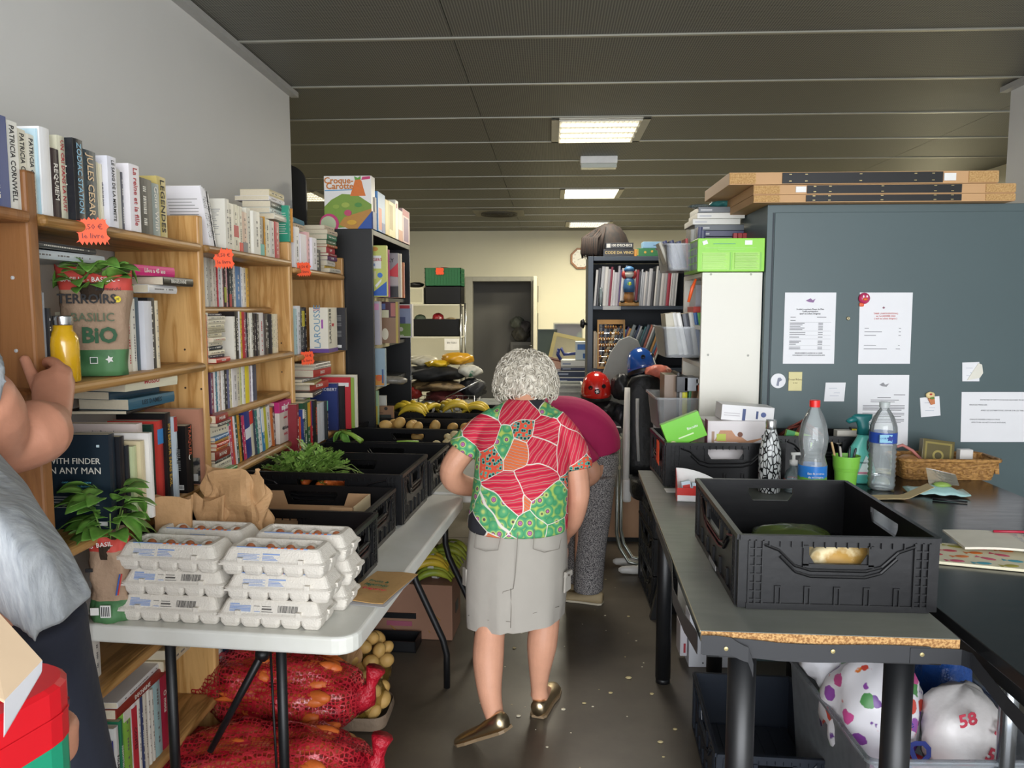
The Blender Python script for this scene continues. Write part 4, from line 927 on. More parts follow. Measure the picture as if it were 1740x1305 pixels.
for i in range(9):
    place('carrot', CARM[i % 3], (-.90 + .055 * (i % 5), 2.74 + .05 * (i // 5), TH + .10 + .012 * (i % 3)), (rn.uniform(-.3, .3), 0, rn.uniform(-.6, .6)), 'orange carrot lying in the parsley crate, seen through its handle hole', 'carrot', 'carrots in the parsley crate')
CELM = mat('#8fb54a', .45, var=.2, scale=20)
t = thing('celery', 'green celery stalk with leaves resting on the left crate rims', 'vegetable', (-.96, 3.48, TH + .165), R(-18))
G().tube([(-.0, 0, .03), (.06, -.01, .02), (.115, -.02, -.005)], [.008, .010, .013], 8).build('stalk', CELM, t, smooth=True)
for k in range(7): o = bpy.data.objects.new('leaf', LM[k % 3]); COL.objects.link(o); o.parent = t; o.location = (.0, 0, .03); o.rotation_euler = (.2 - .2 * k, .1 * k, pi / 2 + (k - 3) * .55); o.scale = (.9, .9, .9)
o = G().tube([(0, 0, 0), (.05, .0, .002), (.10, .002, 0)], .008, 8, sq=.5).build('leek_strip', CELM, None, smooth=True, loc=(-.70, 3.452, TH + .156)); tag(o, 'short bright green leek strip lying on a black crate rim', 'vegetable')
POT = mat('#c7a05c', .6, var=.12, scale=20, bump=.15)
def blob(name, r, m, seed, amp=.04): return G().ell((0, 0, 0), r, 14, 10, amp=0).mesh(name, m, True)
PM = [blob('potato', (.036, .027, .026), POT, 1), blob('potato', (.030, .028, .034), POT, 2), blob('potato', (.032, .026, .024), POT, 3)]
for i, (x, y, z, k) in enumerate(((-.86, 3.95, .155, 0), (-.79, 3.97, .165, 1), (-.73, 3.96, .150, 2), (-.69, 3.95, .140, 0), (-.60, 3.97, .150, 2), (-.42, 3.95, .138, 0), (-.83, 4.05, .14, 2), (-.74, 4.06, .14, 0), (-.62, 4.08, .13, 1), (-.52, 4.05, .13, 2), (-.86, 4.12, .13, 0), (-.70, 3.99, .09, 1), (-.56, 3.99, .09, 0), (-.45, 4.08, .12, 1))):
    place('potato', PM[k], (x, y, TH + z), (i * .7, i * .4, i), 'yellow potato in the black crate before the bananas, %s from the left' % ORD[i], 'potato', 'potatoes in the black crate')
MUS = mat('#e0cfa0', .6, var=.12, scale=30)
mm = G().lathe([(.008, -.022), (.009, -.005), (.010, 0), (.022, -.001), (.026, .006), (.022, .018), (.010, .026), (.001, .028)], 14).mesh('mushroom', MUS, True)
for i, (x, y, z, s) in enumerate(((-.515, 3.55, .10, 1), (-.465, 3.70, .135, 1.2), (-.50, 3.69, .125, 1.1), (-.55, 3.66, .10, 1), (-.47, 3.60, .11, 1.2), (-.60, 3.70, .09, .9), (-.65, 3.58, .08, 1))):
    place('mushroom', mm, (x, y, TH + z), (.5 * i, .4, i), 'pale mushroom in the crate before the potatoes, %s from the left' % ORD[i], 'mushroom', 'mushrooms in the black crate', s)
FRU = mat('#c9562c', .4, var=.35, scale=12)
am = G().lathe([(.004, -.030), (.018, -.034), (.034, -.018), (.038, 0), (.034, .020), (.020, .032), (.006, .029), (.001, .024)], 16).mesh('apple', FRU, True)
for i, (x, y, z) in enumerate(((-.60, 2.03, .112), (-.60, 2.11, .090), (-.68, 2.06, .06), (-.74, 2.13, .06), (-.62, 2.19, .05))):
    place('apple', am, (x, y, TH + z - .012), (.3 * i, .2, i), 'red and orange apple in the nearest crate, %s from the right' % ORD[i], 'apple', 'apples in the nearest black crate', 1)
BAN = two_tone('banana_skin', '#b8a02c', '#e0c23a', 9, .3, .6, rough=.45)
BANG = two_tone('green_banana', '#6f8a2c', '#a5ae3a', 9, .3, .6, rough=.45)
def banana_mesh(m, L=.17, r=.017):
    n = 10; pts = [(0, .10 * cos(1.9 * (k / n - .5)) - .09, .10 * 1.0 * sin(1.9 * (k / n - .5)) * 1.0) for k in range(n + 1)]
    pts = [(0, p[2] * L / .17, p[1] * 1.1) for p in pts]
    return G().tube(pts, [r * q for q in (.3, .35, .75, .95, 1, 1, 1, .95, .8, .5, .25)], 7).mesh('banana', m, True)
YB_, GB_ = banana_mesh(BAN), banana_mesh(BANG)
def bunch(label, loc, rz, n, me, tilt=0, tape=True, group=None, sc=1):
    t = thing('banana_bunch', label, 'bananas', loc, (0, tilt, rz), group)
    for k in range(n):
        o = bpy.data.objects.new('banana', me); COL.objects.link(o); o.parent = t; o.scale = [sc] * 3
        o.location = ((k - n / 2) * .026, -.004 * abs(k - n / 2), .02 + .010 * (k % 2)); o.rotation_euler = (0, 0, (k - n / 2) * -.14)
    G().tube([(-.02, .085 * sc, .01), (.02, .088 * sc, .012)], .013, 7).build('crown', mat('#6f6a30', .7), t, smooth=True)
    if tape: G().lathe([(.036, -.014), (.037, .014)], 16, cap=False).build('paper_band', mat('#dcdad2', .5, var=.1), t, rot=(pi / 2, 0, 0), loc=(-.01, -.01, .022))
    return t
gb = 'yellow bananas in the far crate'
for i, (x, y, z, rz, n) in enumerate(((-.80, 4.50, .150, 1.2, 4), (-.86, 4.62, .150, .6, 4), (-.72, 4.60, .140, -.5, 4), (-.56, 4.56, .165, 1.5, 5), (-.44, 4.58, .15, 1.3, 4), (-.60, 4.72, .15, .4, 4))):
    bunch('yellow banana bunch in the far black crate, %s from the left' % ORD[i], (x, y, TH + z), rz, n, YB_, 0, i in (2, 3), gb)

# ================= UNDER THE TABLES =================
t = thing('banana_box', 'brown cardboard banana box standing on the floor under the second table', 'box', (-.63, 3.52, .001), R(-3))
G().box(-.19, .19, -.10, .12, 0, .262).build('box_body', mat('#96705a', .8, var=.06), t, bevel=.003)
G().box(-.20, .02, -.108, -.1005, .10, .125).build('black_strap', BLK2, t); G().box(-.12, 0, -.1025, -.1005, .062, .085).build('pink_print', mat('#a0556a', .7, var=0), t)
for x, z, a in ((-.11, .03, .3), (.05, .03, -.5), (.10, .09, -1.2)):
    G().tube([(x + .035 * cos(a + k * .3), -.1005, z + .04 + .035 * sin(a + k * .3 - 1.5)) for k in range(5)], [.002, .006, .007, .006, .002], 6, sq=.2).build('banana_print', mat('#b08a3c', .8, var=0), t)
G().box(.1895, .192, -.02, .05, .10, .15).build('hand_hole', BLK2, t)
for i, (x, y, z, rz, n, me) in enumerate(((-.54, 3.50, .285, 1.45, 5, GB_), (-.50, 3.56, .33, 1.3, 4, GB_), (-.56, 3.48, .335, 1.6, 4, YB_), (-.62, 3.60, .31, .3, 5, GB_), (-.47, 3.60, .36, 1.2, 4, GB_), (-.60, 3.52, .36, 1.5, 4, GB_))):
    bunch('%s banana bunch on the cardboard box under the table, %s from the floor' % ('yellow' if me is YB_ else 'green', ORD[i]), (x, y, z), rz, n, me, 0, i in (0, 2, 4), 'green bananas on the cardboard box', 1.05)
t = thing('plastic_tray', 'black tray lying between the banana box and the table leg', 'tray', (-.72, 3.34, .001), R(-3))
g = G().box(-.13, .13, -.06, .06, 0, .006).box(-.13, -.124, -.06, .06, 0, .05).box(.124, .13, -.06, .06, 0, .05).box(-.13, .13, -.06, -.054, 0, .05).box(-.13, .13, .054, .06, 0, .05); g.build('tray_body', BLK2, t)
# red net sacks of carrots
def netmat():
    m, nt, b = newmat('red_net'); v = mapped(nt, (1, 1, 1))
    n = nd(nt, 'ShaderNodeTexVoronoi', Scale=75.0, feature='DISTANCE_TO_EDGE', Randomness=.35); lk(nt, v, n.inputs['Vector'])
    r = ramp(nt, [(.0, (1, 1, 1)), (.10, (1, 1, 1)), (.16, (.20, .20, .20))], n.outputs[0], 'LINEAR')
    n2 = nd(nt, 'ShaderNodeTexNoise', Scale=14.0, Detail=3.0); lk(nt, v, n2.inputs['Vector'])
    r2 = ramp(nt, [(.35, '#a00f24'), (.65, '#c8323c')], n2.outputs[0]); lk(nt, r2.outputs[0], b.inputs['Base Color'])
    lk(nt, r.outputs[0], b.inputs['Alpha']); b.inputs['Roughness'].default_value = .25; b.inputs['Coat Weight'].default_value = .6
    bp = nd(nt, 'ShaderNodeBump', Strength=.6, Distance=.02); n3 = nd(nt, 'ShaderNodeTexNoise', Scale=32.0, Detail=4.0); lk(nt, v, n3.inputs['Vector']); lk(nt, n3.outputs[0], bp.inputs['Height']); lk(nt, bp.outputs[0], b.inputs['Normal'])
    return m
NET = netmat(); NETS = mat('#b8182c', .4, var=.25, scale=60, bump=.8, bscale=90)
def sack(label, loc, rz, lx, ly, lz, seed, tuft):
    t = thing('carrot_sack', label, 'sack', loc, (0, tuft[2] if len(tuft) > 2 else 0, rz), 'red net sacks under the table')
    rn = random.Random(seed); ph = [rn.uniform(0, 6.3) for _ in range(6)]
    def S_(a, b_, k=1):
        w_ = 1 + .09 * sin(5 * a + ph[0]) * sin(4 * b_ + ph[1]) + .06 * sin(9 * a + ph[2] + 3 * b_) + .05 * sin(9 * b_ + ph[3]) + .04 * sin(15 * b_ - 6 * a)
        sb = sin(b_); pinch = 1 - .55 * max(0, abs(cos(b_)) - .55) / .45
        return V((lx * -cos(b_), ly * sb ** .8 * cos(a) * w_ * k, lz + lz * sb ** .8 * sin(a) * w_ * k))
    rings = []
    for j in range(25):
        b_ = .10 + (pi - .2) * j / 24; r_ = [S_(2 * pi * i / 32, b_) for i in range(32)]
        for p in r_: p.z = max(p.z, .004)
        rings.append(r_)
    G().loft(rings).build('net', NET, t, smooth=True)
    for s in tuft[:2]:
        if s is None: continue
        g = G(); bx = V((s * lx * .97, 0, lz)); 
        g.tube([bx - V((s * .03, 0, 0)), bx + V((s * .012, 0, .015)), bx + V((s * .02, .0, .05)), bx + V((s * .022, .01, .075)), bx + V((s * .03, .012, .105))], [.06, .040, .017, .024, .034], 9)
        g.build('knotted_end', NETS, t, smooth=True)
    k = 0; M_ = Matrix.Rotation(rz, 4, 'Z') ; M_.translation = V(loc)
    M_ = Matrix.Translation(V(loc)) @ Euler((0, tuft[2] if len(tuft) > 2 else 0, rz)).to_matrix().to_4x4()
    for j in range(7):
        for i in range(8):
            b_ = .5 + (pi - 1.0) * (j + .5 * (i % 2)) / 6.5; a = pi * (-.15 + 1.25 * i / 7) + rn.uniform(-.1, .1)
            p = M_ @ S_(a, min(max(b_, 1.3), pi - 1.15), .76); q = rn.random()
            place('carrot', CARM[k % 3], p, (rn.uniform(-.15, .15), rn.uniform(-.3, .3), rz + rn.uniform(-.35, .35) + pi / 2), 'orange carrot inside the %s' % label.split(',')[0], 'carrot', 'carrots in the ' + label.split(',')[0], 1.15); k += 1
    return t
sack('upper red net sack, slumped over the lower one, knotted at its right', (-.93, 2.47, .125), R(-4), .31, .15, .125, 3, (1, None, R(5)))
sack('lower red net sack, flat on the floor in front of the others', (-.88, 2.16, .002), R(3), .36, .17, .135, 6, (1, None))
o = G().ell((0, 0, .05), (.13, .11, .06), 18, 10, amp=.06, seed=4).tube([(.0, .05, .08), (-.01, .06, .14), (.01, .07, .20)], [.05, .022, .04], 10).build('red_net_sack', NETS, None, smooth=True, loc=(-1.03, 1.93, .002)); tag(o, 'dark red bunched net sack end at the bottom left before the bookcase', 'sack', 'red net sacks under the table')
# potatoes in nets
def potsack(label, loc, pts, seed, paper=None):
    t = thing('potato_sack', label, 'sack', loc, 0, 'potato sacks under the table')
    G().ell((0, 0, .085), (.10, .10, .088), 20, 12, amp=.02, seed=seed).build('yellow_net', glassy('ynet', '#c9a040', .3, .35), t, smooth=True)
    if paper: G().loft([rr(.105, .10, .05, .004, 5), rr(.112, .108, .05, .03, 5), rr(.108, .104, .05, .055, 5)], cap=False).build('paper_bottom', mat('#8d7a66', .7, var=.2, scale=30, bump=.6, bscale=40), t, smooth=True)
    rn = random.Random(seed)
    for k, (x, y, z) in enumerate(pts):
        place('potato', PM[k % 3], V(loc) + V((x, y, z)), (rn.uniform(-1, 1), rn.uniform(-1, 1), rn.uniform(0, 3)), 'yellow potato in the %s' % label.split(',')[0], 'potato', 'potatoes of the ' + label.split(',')[0], 1.0)
    return t
rn = random.Random(31)
def shell(n, rx, rz_, zc):
    o = []
    for i in range(n):
        a = i * 2.4; z = 1 - 1.5 * (i + .5) / n; r = sqrt(max(0, 1 - z * z)); o.append((rx * r * cos(a), rx * r * sin(a), zc + rz_ * z))
    return o
potsack('front potato sack, torn paper at its foot', (-.70, 2.72, .002), shell(20, .088, .07, .085), 2, True)
potsack('rear potato sack, standing higher than the front one', (-.73, 2.93, .002), [(x, y, z + .06) for x, y, z in shell(18, .085, .075, .085)], 5)
o = kraft('brown paper potato bag with a white label under the table', (-.90, 2.86, .002), R(10), .22, .14, .30, 8, .012); o['group'] = 'paper bags under the table'; o['category'] = 'paper bag'
l_ = G().box(-.03, .03, -.001, .001, -.035, .035).build('paper_label', mat('#c9c9c6', .5), None, loc=(-.875, 2.775, .205), rot=(0, 0, .2)); l_.parent = o; l_.matrix_parent_inverse = Matrix.Translation(o.location).inverted() if False else (Matrix.Translation(o.location) @ Matrix.Rotation(R(10), 4, 'Z')).inverted()
o = kraft('second brown paper bag right of the labelled potato bag', (-.80, 2.84, .002), R(-10), .10, .12, .26, 12, .012); o['group'] = 'paper bags under the table'

# ================= BLACK BOOKCASE AND BOARD GAMES =================
XY = Matrix(((1, 0, 0, 0), (0, 0, -1, 0), (0, 1, 0, 0), (0, 0, 0, 1)))     # prism drawn in xz, thickness towards -y
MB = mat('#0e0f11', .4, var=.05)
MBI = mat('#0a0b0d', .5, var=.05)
t = thing('black_bookcase', 'tall black metal bookcase filled with board games', 'bookcase', (-1.38, 4.105, 0))
G().box(0, .43, 0, .025, 0, 1.955).build('side_panel', MB, t, bevel=.002); G().box(0, .43, 1.075, 1.10, 0, 1.955).build('side_panel', MB, t, bevel=.002)
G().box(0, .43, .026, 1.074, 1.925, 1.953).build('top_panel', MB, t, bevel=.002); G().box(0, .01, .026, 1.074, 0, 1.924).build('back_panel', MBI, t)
for z in (1.595, 1.33, 1.10, .89, .5, .1): G().box(.011, .40, .026, 1.074, z - .022, z).build('shelf', MBI, t); G().box(.401, .409, .026, .5, z - .022, z).build('shelf_edge', mat('#a39a78', .5), t)
G().box(.4305, .434, 1.078, 1.085, .9, 1.9).build('edge_strip', STEEL, t); G().box(.431, .445, 1.05, 1.075, 1.05, 1.08).build('latch', STEEL, t)
def gbox(label, x, y, z, w, d, h, col, prints=(), group='board games and puzzles', rot=(0, 0, 0), name='game_box', cat='game box', rough=.35):
    """box standing at x..x+w, y..y+d; prints: (x0,x1,z0,z1,colour) as fractions on the -Y face, or ('side', y0,y1,z0,z1,colour) on +X face, or ('txt', s,x,z,size,colour)"""
    t = thing(name, label, cat, (x, y, z), rot, group)
    G().box(0, w, 0, d, 0, h).build('carton', mat(col, rough, var=.04), t, bevel=.0015)
    k = 0
    for p in prints:
        k += 1; e = .0004 * k
        if p[0] == 'side': G().box(w, w + e, d * p[1], d * p[2], h * p[3], h * p[4]).build('print', mat(p[5], .4, var=.06), t)
        elif p[0] == 'txt': text(p[1], p[4], mat(p[5], .5, var=0), t, (w * p[2], -e - .0008, h * p[3]), UP_Y, bold=.02, sx=p[6] if len(p) > 6 else 1)
        elif p[0] == 'stxt': text(p[1], p[4], mat(p[5], .5, var=0), t, (w + e + .0008, d * p[2], h * p[3]), UP_X if len(p) < 7 else (pi / 2, pi / 2, pi / 2), bold=.02)
        elif p[0] == 'poly': G().prism([(w * a, h * b) for a, b in p[1]], e + .0003, X=XY).build('print', mat(p[2], .45, var=.08, scale=60), t, fix=True)
        elif p[0] == 'dot': G().prism([(w * p[1] + p[3] * cos(q), h * p[2] + p[3] * sin(q) * (p[5] if len(p) > 5 else 1)) for q in [2 * pi * j / 18 for j in range(18)]], e + .0003, X=XY).build('print', mat(p[4], .45, var=.06), t, fix=True)
        else: G().box(w * p[0], w * p[1], -e, 0, h * p[2], h * p[3]).build('print', mat(p[4], .4, var=.06), t)
    return t
tl = at(550, 299, y=4.12); br = at(632, 384, y=4.12)
gbox('large board game box with green hills on top of the black bookcase', tl.x, 4.12, 1.957, br.x - tl.x, .085, tl.z - 1.957, '#e8e6e2', [
    ('poly', [(0, .12), (0, .42), (.15, .55), (.38, .66), (.7, .64), (1, .46), (1, .05), (.3, .02)], '#7a9a3a'), ('poly', [(.42, .22), (.7, .30), (1, .38), (1, .0), (.5, .0), (.3, .08)], '#b8843a'),
    ('poly', [(.55, .62), (.62, .80), (.66, .92), (.74, .96), (.80, .90), (.83, .78), (.88, .62)], '#d8742c'), ('poly', [(.66, .92), (.64, .99), (.72, .96), (.78, .995), (.78, .93)], '#5a9a3c'),
    ('dot', .45, .45, .022, '#9fb04c', .6), ('dot', .25, .42, .018, '#8fa844', .6), ('dot', .72, .45, .02, '#4e8a3e', .6), ('dot', .10, .10, .052, '#c43a74'), ('dot', .08, .09, .042, '#b8c4a0'),
    ('poly', [(.70, 0), (1, .32), (1, 0)], '#2450a0'), ('dot', .58, .12, .026, '#d0a030', .5), ('dot', .5, .3, .02, '#c0486c', .8), ('poly', [(.80, .92), (.98, .94), (.98, .985), (.82, .975)], '#c43a6c'),
    ('poly', [(.02, .715), (.6, .73), (.6, .74), (.02, .73)], '#5aa0d0'),
    ('txt', 'Croque-', .32, .905, .046, '#c8782c'), ('txt', 'Carotte', .34, .80, .046, '#c8782c'), ('side', 0, 1, 0, .33, '#2f3f74'), ('side', .55, 1, .33, .62, '#9a8f84')], 'board games on the black bookcase')
yy = 4.235
for i, (px, c, h, pr) in enumerate(((655, '#5a8ec4', .215, [('side', .1, .5, .05, .6, '#d86a3c'), ('side', .5, .95, .0, .25, '#2450a0')]), (661, '#c9b04a', .20, []), (672, '#d4cc8c', .205, [('side', .1, .6, .2, .9, '#b09a54')]), (677, '#e6e2d8', .235, [('side', .3, .7, .8, .92, '#b03a4a')]), (684, '#dcd8cc', .19, [('side', 0, 1, 0, .35, '#c98a6a')]), (696, '#c8a8a8', .215, [('side', .05, .9, .8, .98, '#b02c44'), ('side', .2, .8, .05, .75, '#6a3a74')]))):
    y1 = at(px, 370, x=-.945).y
    gbox('%s game box, %s behind the hill game on the black bookcase' % (cname(c), ORD[i]), -.945 - .24, yy, 1.957, .24, y1 - yy - .004, h, c, pr, 'board games on the black bookcase'); yy = y1
# games inside, covers towards the camera
def gface(label, pxl, pxr, pyt, y, z, col, prints=(), d=.04, group='games inside the black bookcase'):
    a = at(pxl, pyt, y=y); b = at(pxr, pyt, y=y); return gbox(label, a.x, y, z, b.x - a.x, d, a.z - z, col, prints, group)
gface('yellow green children game box at the left of the upper black shelf', 612, 656, 417, 4.20, 1.597, '#c5c96a', [('poly', [(.3, .02), (1, .3), (1, .02)], '#2a5cb0'), (.35, .8, .55, .8, '#e6e4e0'), ('txt', 'LEGERS', .58, .72, .022, '#b0342c'), ('txt', '50', .5, .62, .02, '#3a6ab0'), ('dot', .55, .93, .02, '#c98a3c', .6), ('dot', .75, .42, .014, '#3f74c0'), (.3, .6, .35, .5, '#d8cfa0'), ('poly', [(.55, .22), (.8, .35), (.8, .30), (.6, .18)], '#e8e6e0')])
gface('pink edged slim game box beside the yellow green one', 632, 660, 424, 4.32, 1.597, '#b0487c', [], .03)
gface('grey game box with a red triangle on the upper black shelf', 632, 676, 430, 4.40, 1.597, '#8a8688', [(.3, 1, .0, .25, '#1c1b1e'), ('poly', [(.5, .5), (1, .78), (1, .45)], '#c0303a'), ('txt', 'RY', .72, .83, .03, '#2a282a'), (.45, 1, .28, .46, '#a39a98')], .04)
gface('cream slim game box right of the grey one', 650, 681, 431, 4.50, 1.597, '#d8cfc0', [], .03); gface('orange and pink slim game box at the upper shelf end', 655, 686, 446, 4.62, 1.597, '#c07a54', [('side', .2, .8, .1, .9, '#8a4a5a')], .03)
gface('grey pink blister package on the middle black shelf', 615, 645, 512, 4.22, 1.332, '#a9a4ac', [(.55, .95, .80, .95, '#c98aa8')], .05)
gface('dark maroon toy box with a brown paper bag print', 620, 676, 513, 4.45, 1.332, '#4a2430', [(.25, .95, .0, .62, '#8a6a50'), (.5, .72, .62, .80, '#cfcaa8'), ('dot', .6, .22, .02, '#d8d0b8', 1.7), (.93, 1, 0, 1, '#b09a44'), (.78, .92, .65, .97, '#a8645c'), (.45, .62, .82, .96, '#5a6a9a')], .05)
gface('puzzle box with a grassy picture sticking out of the black bookcase', 662, 700, 517, 4.98, 1.345, '#d0ccc8', [(.05, .93, .04, .88, '#8a94b0'), (.05, .93, .04, .42, '#6c8a3c'), (.45, .9, .87, .97, '#b03038'), (.1, .7, .42, .62, '#4f567c'), ('dot', .5, .25, .014, '#c9c4b8'), ('txt', 'Puzzle', .5, .07, .014, '#e8e4d4')], .05)
gface('leaning picture book with orange flowers on the third black shelf', 612, 654, 592, 4.22, 1.102, '#8fa4b0', [(.5, .95, .02, .3, '#c98a3c'), ('dot', .75, .22, .018, '#c8602c'), (.86, .93, .08, .45, '#3f5a84')], .035)
gface('brown activity box with a photo on the low black shelf', 600, 668, 690, 4.30, .892, '#8f6a50', [(.52, .95, .05, .45, '#2e3430'), ('dot', .82, .85, .010, '#2a1c18'), (.5, .75, .55, .6, '#5a3c30')], .03)
gface('white sheet with large handwritten letters behind the brown box', 600, 656, 672, 4.40, .892, '#c9c8c0', [('txt', 'C 26', .80, .42, .045, '#2c2640')], .02)
gface('pale green booklet at the left of the low black shelf', 600, 642, 664, 4.18, .892, '#8fae8a', [(.8, .98, .0, .55, '#b8a43c')], .03)
o = G().loft([rr(.10, .03, .03, 0, 4), rr(.12, .05, .04, .012, 4), rr(.12, .05, .04, .028, 4), rr(.09, .03, .03, .04, 4)]).build('rolled_bag', mat('#77736a', .35, var=.25, scale=30, bump=.6, bscale=40), None, smooth=True, loc=(-.95, 4.40, 1.102), rot=(0, .05, .1)); tag(o, 'grey crumpled plastic roll lying on the third black shelf', 'bag')
t = thing('wire_basket', 'white wire basket corner under the black bookcase games', 'basket', (-1.0, 4.35, .70))
g = G()
for k in range(8): g.tube([(-.1 + .035 * k, -.1, 0), (-.1 + .035 * k, -.1, .16)], .002, 5)
for z in (0, .08, .16): g.tube([(-.1, -.1, z), (.15, -.1, z), (.15, .2, z)], .0025, 5)
g.build('wire_mesh', mat('#b9b9b4', .4), t, smooth=True)
t = thing('standing_board', 'tall black rounded board standing behind the end of the left wall', 'board', (-1.535, 4.50, 0))
G().prism(rrect(-.10, .115, 0, 2.36, .105, 8), .02, X=XY).build('board_panel', mat('#0c0c0e', .5), t, fix=True)

# ================= BACK OF THE ROOM =================
t = thing('storage_shelf', 'white wall shelving with steel posts left of the back door', 'shelf', (-1.09, 9.35, 0))
for z in (1.59, 1.195): G().box(-.95, 0, 0, .45, z - .02, z).build('shelf', mat('#c9c6b4', .5), t, bevel=.002)
for x in (.0, .055): G().tube([(x, 0, .6), (x, 0, 1.60)], .012, 10).build('post', STEEL, t, smooth=True)
for y_ in (.4,): G().tube([(-.02, y_, 0), (-.02, y_, 1.7)], .015, 8).build('post', mat('#a9a69a', .5), t, smooth=True)
G().box(-.2, -.02, -.012, -.006, 1.03, 1.17).build('paper_note', WHT, t)
text('EN TISSU', .03, INK, t, (-.11, -.013, 1.12), UP_Y)
def oldcrate(label, x, y, z, w, d, h, m, rz=0, group='crates on the back shelves', grid=True):
    t = thing('plastic_crate', label, 'crate', (x, y, z), rz, group); g = G()
    g.box(0, w, 0, d, 0, .01)
    g.build('base', m, t)
    for (a, b, c, e) in ((0, w, 0, .006), (0, w, d - .006, d), (0, .006, 0, d), (w - .006, w, 0, d)):
        g = G().box(a, b, c, e, 0, h)
        if grid:
            ax = b - a > e - c; n = int(max(b - a, e - c) / .035)
            for k in range(n):
                q = .01 + k * .035
                if ax: g.box(a + q, a + q + .006, c - .005, c, .01, h - .02)
                else: g.box(b, b + .005, c + q, c + q + .006, .01, h - .02)
            for q in (.25, .5, .75, .98): g.box(a - .004, b + .004, c - .006, e + .004, h * q - .008, h * q)
        g.build('side_wall', m, t)
    return t
oldcrate('green plastic crate, topmost on the back wall shelf', -1.53, 9.38, 1.805, .44, .4, .225, mat('#1f6a3c', .45), 0)
oldcrate('black crate directly under the green crate', -1.53, 9.38, 1.592, .44, .4, .21, BLK, 0, grid=False)
oldcrate('long black crate on the lower back wall shelf', -1.71, 9.38, 1.197, .60, .4, .21, BLK, 0, grid=False)
G_ = gbox('cream drawer box left of the stacked green and black crates', -1.95, 9.40, 1.592, .40, .3, .2, '#cfcbb4', [(.55, .95, .1, .9, '#b8b49c')], 'crates on the back shelves'); G_['category'] = 'box'
o = star_tag('orange price tag on the green crate at the back', (-1.345, 9.365, 1.985), .10, .09, 0, [], 5)
def lump(label, name, cat, m, loc, r, seed, amp=.18, rot=(0, 0, 0), group=None, sub=1, parent=None):
    rn = random.Random(seed); ph = [rn.uniform(0, 6.28) for _ in range(8)]; g = G(); nu, nv = 26, 14; rings = []
    for j in range(nv + 1):
        th = .05 + (pi - .1) * j / nv; row_ = []
        for i in range(nu):
            a = 2 * pi * i / nu
            k = 1 + amp * (sin(3 * a + ph[0] + 2 * th) * .5 + sin(5 * a - 4 * th + ph[1]) * .4 + sin(8 * a + 5 * th + ph[2]) * .3 + sin(13 * a - 7 * th + ph[3]) * .2) * sin(th)
            row_.append(V((r[0] * sin(th) * cos(a) * k, r[1] * sin(th) * sin(a) * k, r[2] * (1 - cos(th) * k * .95) - (.0))))
        rings.append(row_)
    zmin = min(p.z for q in rings for p in q)
    for q in rings:
        for p in q: p.z -= zmin
    g.loft(rings); o = g.build(name, m, parent, smooth=True, loc=loc, rot=rot)
    if not parent: tag(o, label, cat, group)
    return o
gq = 'odds and ends in the back crates'
lump('white and red bundle on top of the green crate', 'cloth_bundle', 'bundle', two_tone('wr', '#d8d2c8', '#a83a34', 12), (-1.34, 9.58, 1.99), (.14, .12, .03), 3, group=gq)
lump('black camera bag on the cream drawer box', 'bag', 'bag', BLK2, (-1.66, 9.5, 1.793), (.10, .08, .035), 4, group=gq)
lump('red shiny ball thing in the long black crate', 'ball', 'ball', mat('#8a1c24', .3, var=.3), (-1.40, 9.56, 1.33), (.07, .07, .08), 5, group=gq); lump('dark green bundle in the long black crate', 'cloth_bundle', 'bundle', mat('#3c4a3a', .6, var=.3), (-1.62, 9.56, 1.33), (.07, .06, .07), 6, group=gq)
lump('beige rolled thing at the right of the long black crate', 'cloth_bundle', 'bundle', mat('#8a7a5c', .6, var=.3), (-1.24, 9.56, 1.33), (.08, .05, .05), 7, group=gq)
# wire trolley with clothes
t = thing('wire_trolley', 'wire trolley heaped with clothes before the back shelves', 'trolley', (-.82, 5.95, 0))
g = G()
for k in range(13): g.tube([(-.25 + .0415 * k, -.22, .35), (-.25 + .0415 * k, -.22, .88)], .002, 5)
for k in range(11): g.tube([(.25, -.22 + .044 * k, .35), (.25, -.22 + .044 * k, .88)], .002, 5)
for z in (.35, .5, .65, .8, .88): g.tube([(-.25, -.22, z), (.25, -.22, z), (.25, .22, z), (-.25, .22, z), (-.25, -.22, z)], .003, 5)
g.build('wire_mesh', mat('#8c8c88', .3, metal=.8), t, smooth=True)
for sx in (-1, 1):
    for sy in (-1, 1): G().tube([(sx * .25, sy * .22, .0), (sx * .25, sy * .22, .88)], .008, 8).build('post', STEEL, t, smooth=True)
G().box(-.25, .25, -.22, .22, .34, .35).build('base', mat('#6a6a66', .5), t); G().tube([(-.02, -.26, .84), (.30, -.24, 1.0)], .006, 6).build('handle_bar', STEEL, t, smooth=True)
gc = 'clothes and packs heaped on the trolley'
